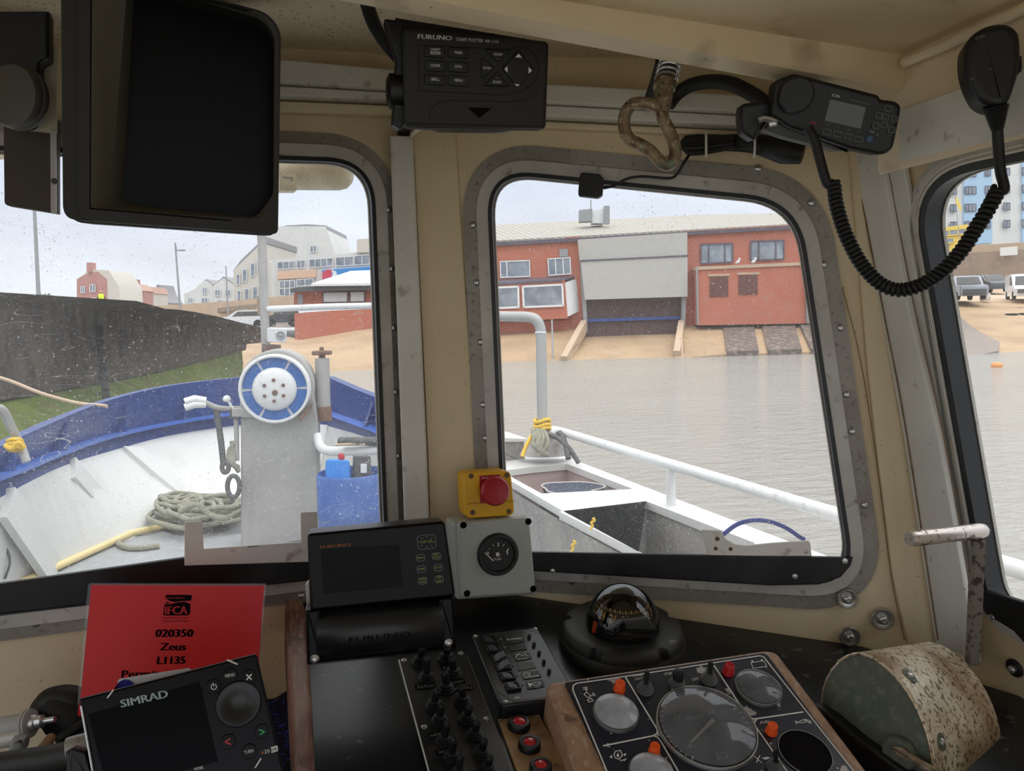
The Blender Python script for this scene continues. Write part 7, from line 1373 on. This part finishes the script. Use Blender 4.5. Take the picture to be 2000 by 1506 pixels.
pc = Vector(ZA(1392, 804)); mb.stroke(PA, [(pc.x + 5.4 * math.cos(R(t_)), pc.y - 5.4 * math.sin(R(t_))) for t_ in range(120, 421, 25)], 1.5, w_); mb.stroke(PA, [(pc.x - 1, pc.y - 7), (pc.x, pc.y - .5)], 1.5, w_)
for a_, b_ in (((738, 826), (700, 876)), ((1480, 630), (1545, 658)), ((1698, 1272), (1662, 1330))): mb.stroke(PA, [ZA(*a_), ZA(*b_)], 2.6, .0006)
mb.text('20', PA, ZA(1724, 1240), ZA(1758, 1230), 7, .0006); mb.flat(PA, [ZA(1762, 1198), ZA(1806, 1186), ZA(1810, 1222), ZA(1768, 1236)], .0005); mb.build('lettering', M['ink'], ap)
mb = MB(); mb.text('04', PA, ZA(1769, 1229), ZA(1803, 1218), 7, .0008); mb.build('dark_figures', M['ink_black'], ap)
mb = MB(); mb.text('A', PA, ZA(1701, 1248), ZA(1722, 1242), 7, .0006); mb.build('orange_letter', M['ink_orange'], ap)
mb = MB(); mb.stroke(PA, [ZA(1686, 1083), ZA(1722, 1095), ZA(1694, 1115)], 2.2, w_); mb.build('green_arrow', M['ink_green'], ap)
mb = MB(); mb.stroke(PA, [ZA(1498, 1142), ZA(1466, 1163), ZA(1502, 1178)], 2.2, w_); mb.build('red_arrow', M['ink_red'], ap)
mb = MB(); mb.tube([PA.P(PA.loc(*ZA(x, y)), .0005) for x, y in ((528, 930), (612, 1400))], .0009, 6); mb.build('bright_edge', M['steel'], ap)
mb = MB(); a, b = D(*ZA(435, 1210), .67), D(*ZA(560, 1178), .675); mb.lathe(a, b - a, [(.0, 0), (.009, 0), (.0095, .002), (.0095, .040), (.011, .041), (.011, .047), (0, .048)], 20); mb.build('bracket_knob', M['alu_dark'], ap)
mb = MB(); PAb = PA.sh(-.006); mb.prism(PAb, PAb.poly([ZA(425, 1230), ZA(470, 1200), ZA(560, 1230), ZA(640, 1500), ZA(440, 1500)], 3), -.02, 0, .002); mb.build('bracket', M['blk'], ap)
# white card tucked behind it
PPq = PA.sh(-.034); cd = thing('white_card', 'white card with a blue round mark peeping out behind the autopilot head', 'card', PPq.hit(310, 1330))
mb = MB(); mb.prism(PPq, PPq.poly([ZA(765, 765), ZA(780, 752), ZA(1230, 682), ZA(1250, 700), ZA(1270, 900), ZA(790, 960)]), -.001, 0); mb.build('sheet', M['paper'], cd)
mb = MB(); q = [Z_ for Z_ in [(ZA(820, 830)[0] + 20 * math.cos(R(t_)), ZA(820, 830)[1] - 22 * math.sin(R(t_))) for t_ in range(0, 181, 15)]]; mb.flat(PPq, q + [ZA(740, 870), ZA(745, 812)], .0006); mb.build('blue_mark', M['blue_ink'], cd)
# ---- red permit card
PRd = plane(340, 1260, .86, 4, 12)
rp2 = thing('permit_card', 'red laminated permit card leaning on the wall below the left window', 'card', PRd.hit(330, 1420))
mb = MB(); mb.prism(PRd, PRd.poly([(178, 1142), (517, 1143), (506, 1285), (500, 1400), (150, 1400), (157, 1362)]), -.0008, 0); mb.build('sheet', M['red_card'], rp2)
mb = MB(); mb.ring(PRd, PRd.poly([(172, 1139), (520, 1140), (508, 1285), (503, 1404), (146, 1404), (152, 1362)], [6, 2, 1, 1, 1, 1]), PRd.poly([(179, 1144), (515, 1145), (504, 1285), (498, 1399), (152, 1399), (158, 1362)]), -.001, .0002); mb.build('laminate_edge', M['lam'], rp2)
ZC = lambda x, y: (120 + .21 * x, 1130 + .21 * y)
mb = MB(); w_ = .0006
mb.flat(PRd, [ZC(*p) for p in ((975, 152), (1205, 152), (1212, 165), (1208, 205), (1120, 210), (1060, 218), (1010, 210), (964, 180))], w_)
mb.flat(PRd, [ZC(*p) for p in ((958, 240), (1010, 238), (1080, 222), (1150, 218), (1198, 236), (1196, 325), (1180, 342), (960, 344), (946, 332))], w_); mb.flat(PRd, [ZC(*p) for p in ((970, 220), (1000, 220), (1000, 232), (970, 232))], w_)
for s, a, b, h, bo, shr in (('020350', (878, 543), (1224, 541), 14.5, .045, .12), ('Zeus', (918, 668), (1156, 667), 14.5, .035, .1), ('L1135', (890, 796), (1153, 792), 14.5, .04, .12), ('Permit', (560, 922), (906, 915), 14, .035, .12), ('Inshore Fisheries and', (944, 372), (1168, 371), 2.8, .01, 0), ('Conservation Authority', (943, 401), (1184, 400), 2.8, .01, 0)): mb.text(s, PRd, ZC(*a), ZC(*b), h, w_, 0, bo, shr)
mb.build('print', M['ink_black'], rp2)
mb = MB(); mb.text('IFCA', PRd, ZC(966, 332), ZC(1172, 330), 15.5, .0009, 0, .03); mb.text('North Eastern', PRd, ZC(978, 186), ZC(1145, 184), 3.0, .0009); mb.build('logo_letters', M['red_card'], rp2)

# ---- shelf at the lower left with engine bits and cloth
mb = MB(); mb.box((-.50, .83, EZ - .535), (.95, .50, .03)); st(mb.build('trim_shelf', M['blk2']))
ZD_ = lambda x, y: (.10357 * x, 1350 + .10357 * y)
ps = thing('pressure_sender', 'silver cylindrical sender unit with threaded stud at the bottom left corner', 'sender', D(*ZD_(300, 800), .80))
a, b = D(*ZD_(-150, 720), .80), D(*ZD_(600, 600), .80); ax = (b - a); ln = ax.length; u_ = ax.normalized(); k = .8 / F
mb = MB(); mb.lathe(a, ax, [(21 * k, 0), (21 * k, ln * .80), (25 * k, ln * .82), (27 * k, ln * .86), (27 * k, ln * .90), (24 * k, ln * .92), (27 * k, ln * .93), (27 * k, ln * .98), (22 * k, ln)], 36); mb.build('body', M['galv'], ps)
mb = MB(); mb.lathe(b, ax, [(17 * k, 0), (16 * k, 9 * k), (13 * k, 11 * k), (13 * k, 22 * k), (6 * k, 24 * k), (6 * k, 46 * k), (0, 46 * k)], 8); mb.build('stud', M['steel'], ps)
mb = MB(); a2 = D(*ZD_(-150, 960), .79); b2 = D(*ZD_(440, 850), .79); mb.lathe(a2, b2 - a2, [(15 * k, 0), (15 * k, (b2 - a2).length), (10 * k, (b2 - a2).length + .002)], 24); mb.build('side_tube', M['alu'], ps)
mb = MB(); pl = plane(30, 1455, .775, 5, 5); mb.prism(pl, pl.poly([ZD_(*p) for p in ((150, 1300), (145, 1120), (190, 960), (240, 900), (490, 890), (430, 1080), (400, 1260))], 3), -.03, 0, .004); tag(mb.build('grey_clamp', M['grey_m']), 'smooth grey pipe clamp in front of the silver sender', 'clamp')
mb = MB(); mb.tube(crm([D(*ZD_(*p), .84) for p in ((850, 420), (940, 260), (1080, 195), (1250, 185), (1380, 230), (1410, 380), (1390, 600))], 4), .017, 12); tag(mb.build('cable_elbow', M['rubber']), 'black rubber cable elbow behind the silver sender', 'cable')
mb = MB(); mb.tube(crm([D(*ZD_(*p), .835) for p in ((1000, 420), (1150, 420), (1300, 480), (1420, 620), (1500, 900))], 4), .022, 12); tag(mb.build('black_hose', M['rubber']), 'fat black hose bending down between the sender and the autopilot head', 'hose')
mb = MB(); a, b = D(*ZD_(770, 1120), .78), D(*ZD_(980, 860), .80); mb.lathe(a, b - a, [(8 * k, 0), (9 * k, .002), (10 * k, .006), (9 * k, .012), (10 * k, .014), (9 * k, .02)], 14); tag(mb.build('brass_union', M['cork']), 'tan brass union lying right of the grey clamp', 'fitting')
mb = MB(); a, b = D(*ZD_(1100, 900), .80), D(*ZD_(1400, 720), .81); mb.lathe(a, b - a, [(7 * k, 0), (9 * k, .003), (10 * k, .02), (9 * k, .04)], 16); tag(mb.build('cable_plug', M['blk']), 'small black cable plug with bright tip left of the autopilot head', 'plug')
mb = MB(); mb.tube([D(-20, 1500, .74), D(90, 1484, .74), D(160, 1470, .73)], .013, 14); tag(mb.build('black_tube', M['blk2']), 'black rail tube across the bottom left corner', 'tube')
cl = MB(); xs_ = 14; base = EZ - .520; rows = []
for i in range(xs_ + 1):
    y_ = .60 + .36 * i / xs_; rows.append([Vector((-.20 + .17 * j / xs_, y_, base + .055 + .008 * math.sin(j * .9 + i * .5) - .05 * max(0, (.70 - y_) * 4))) for j in range(xs_ + 1)])
cl.grid(rows); o = cl.build('patterned_cloth', M['cloth']); o.modifiers.new('thick', 'SOLIDIFY').thickness = .012
tag(o, 'dark blue speckled cloth stuffed between the autopilot head and the wooden batten', 'cloth')

# ---- phrases shared by things of one kind that stand together
for nm, g in (('wall_bolt', 'bolts and washers through the wheelhouse wall'), ('gull', 'gulls on the annexe coping'), ('terrace_house', 'small houses beyond the harbour wall'), ('guest_house', 'white gabled houses left of the mast'), ('car', 'cars parked round the harbour'), ('black_cable', 'black cables under the deckhead'), ('yellow_knot', 'yellow knots on the fish pounds'), ('sill_bracket', 'metal brackets on the window sills'), ('bulwark', 'bulwarks of the bow')):
    for o in bpy.data.objects:
        if o.parent is None and o.name.split('.')[0] == nm: o['group'] = g
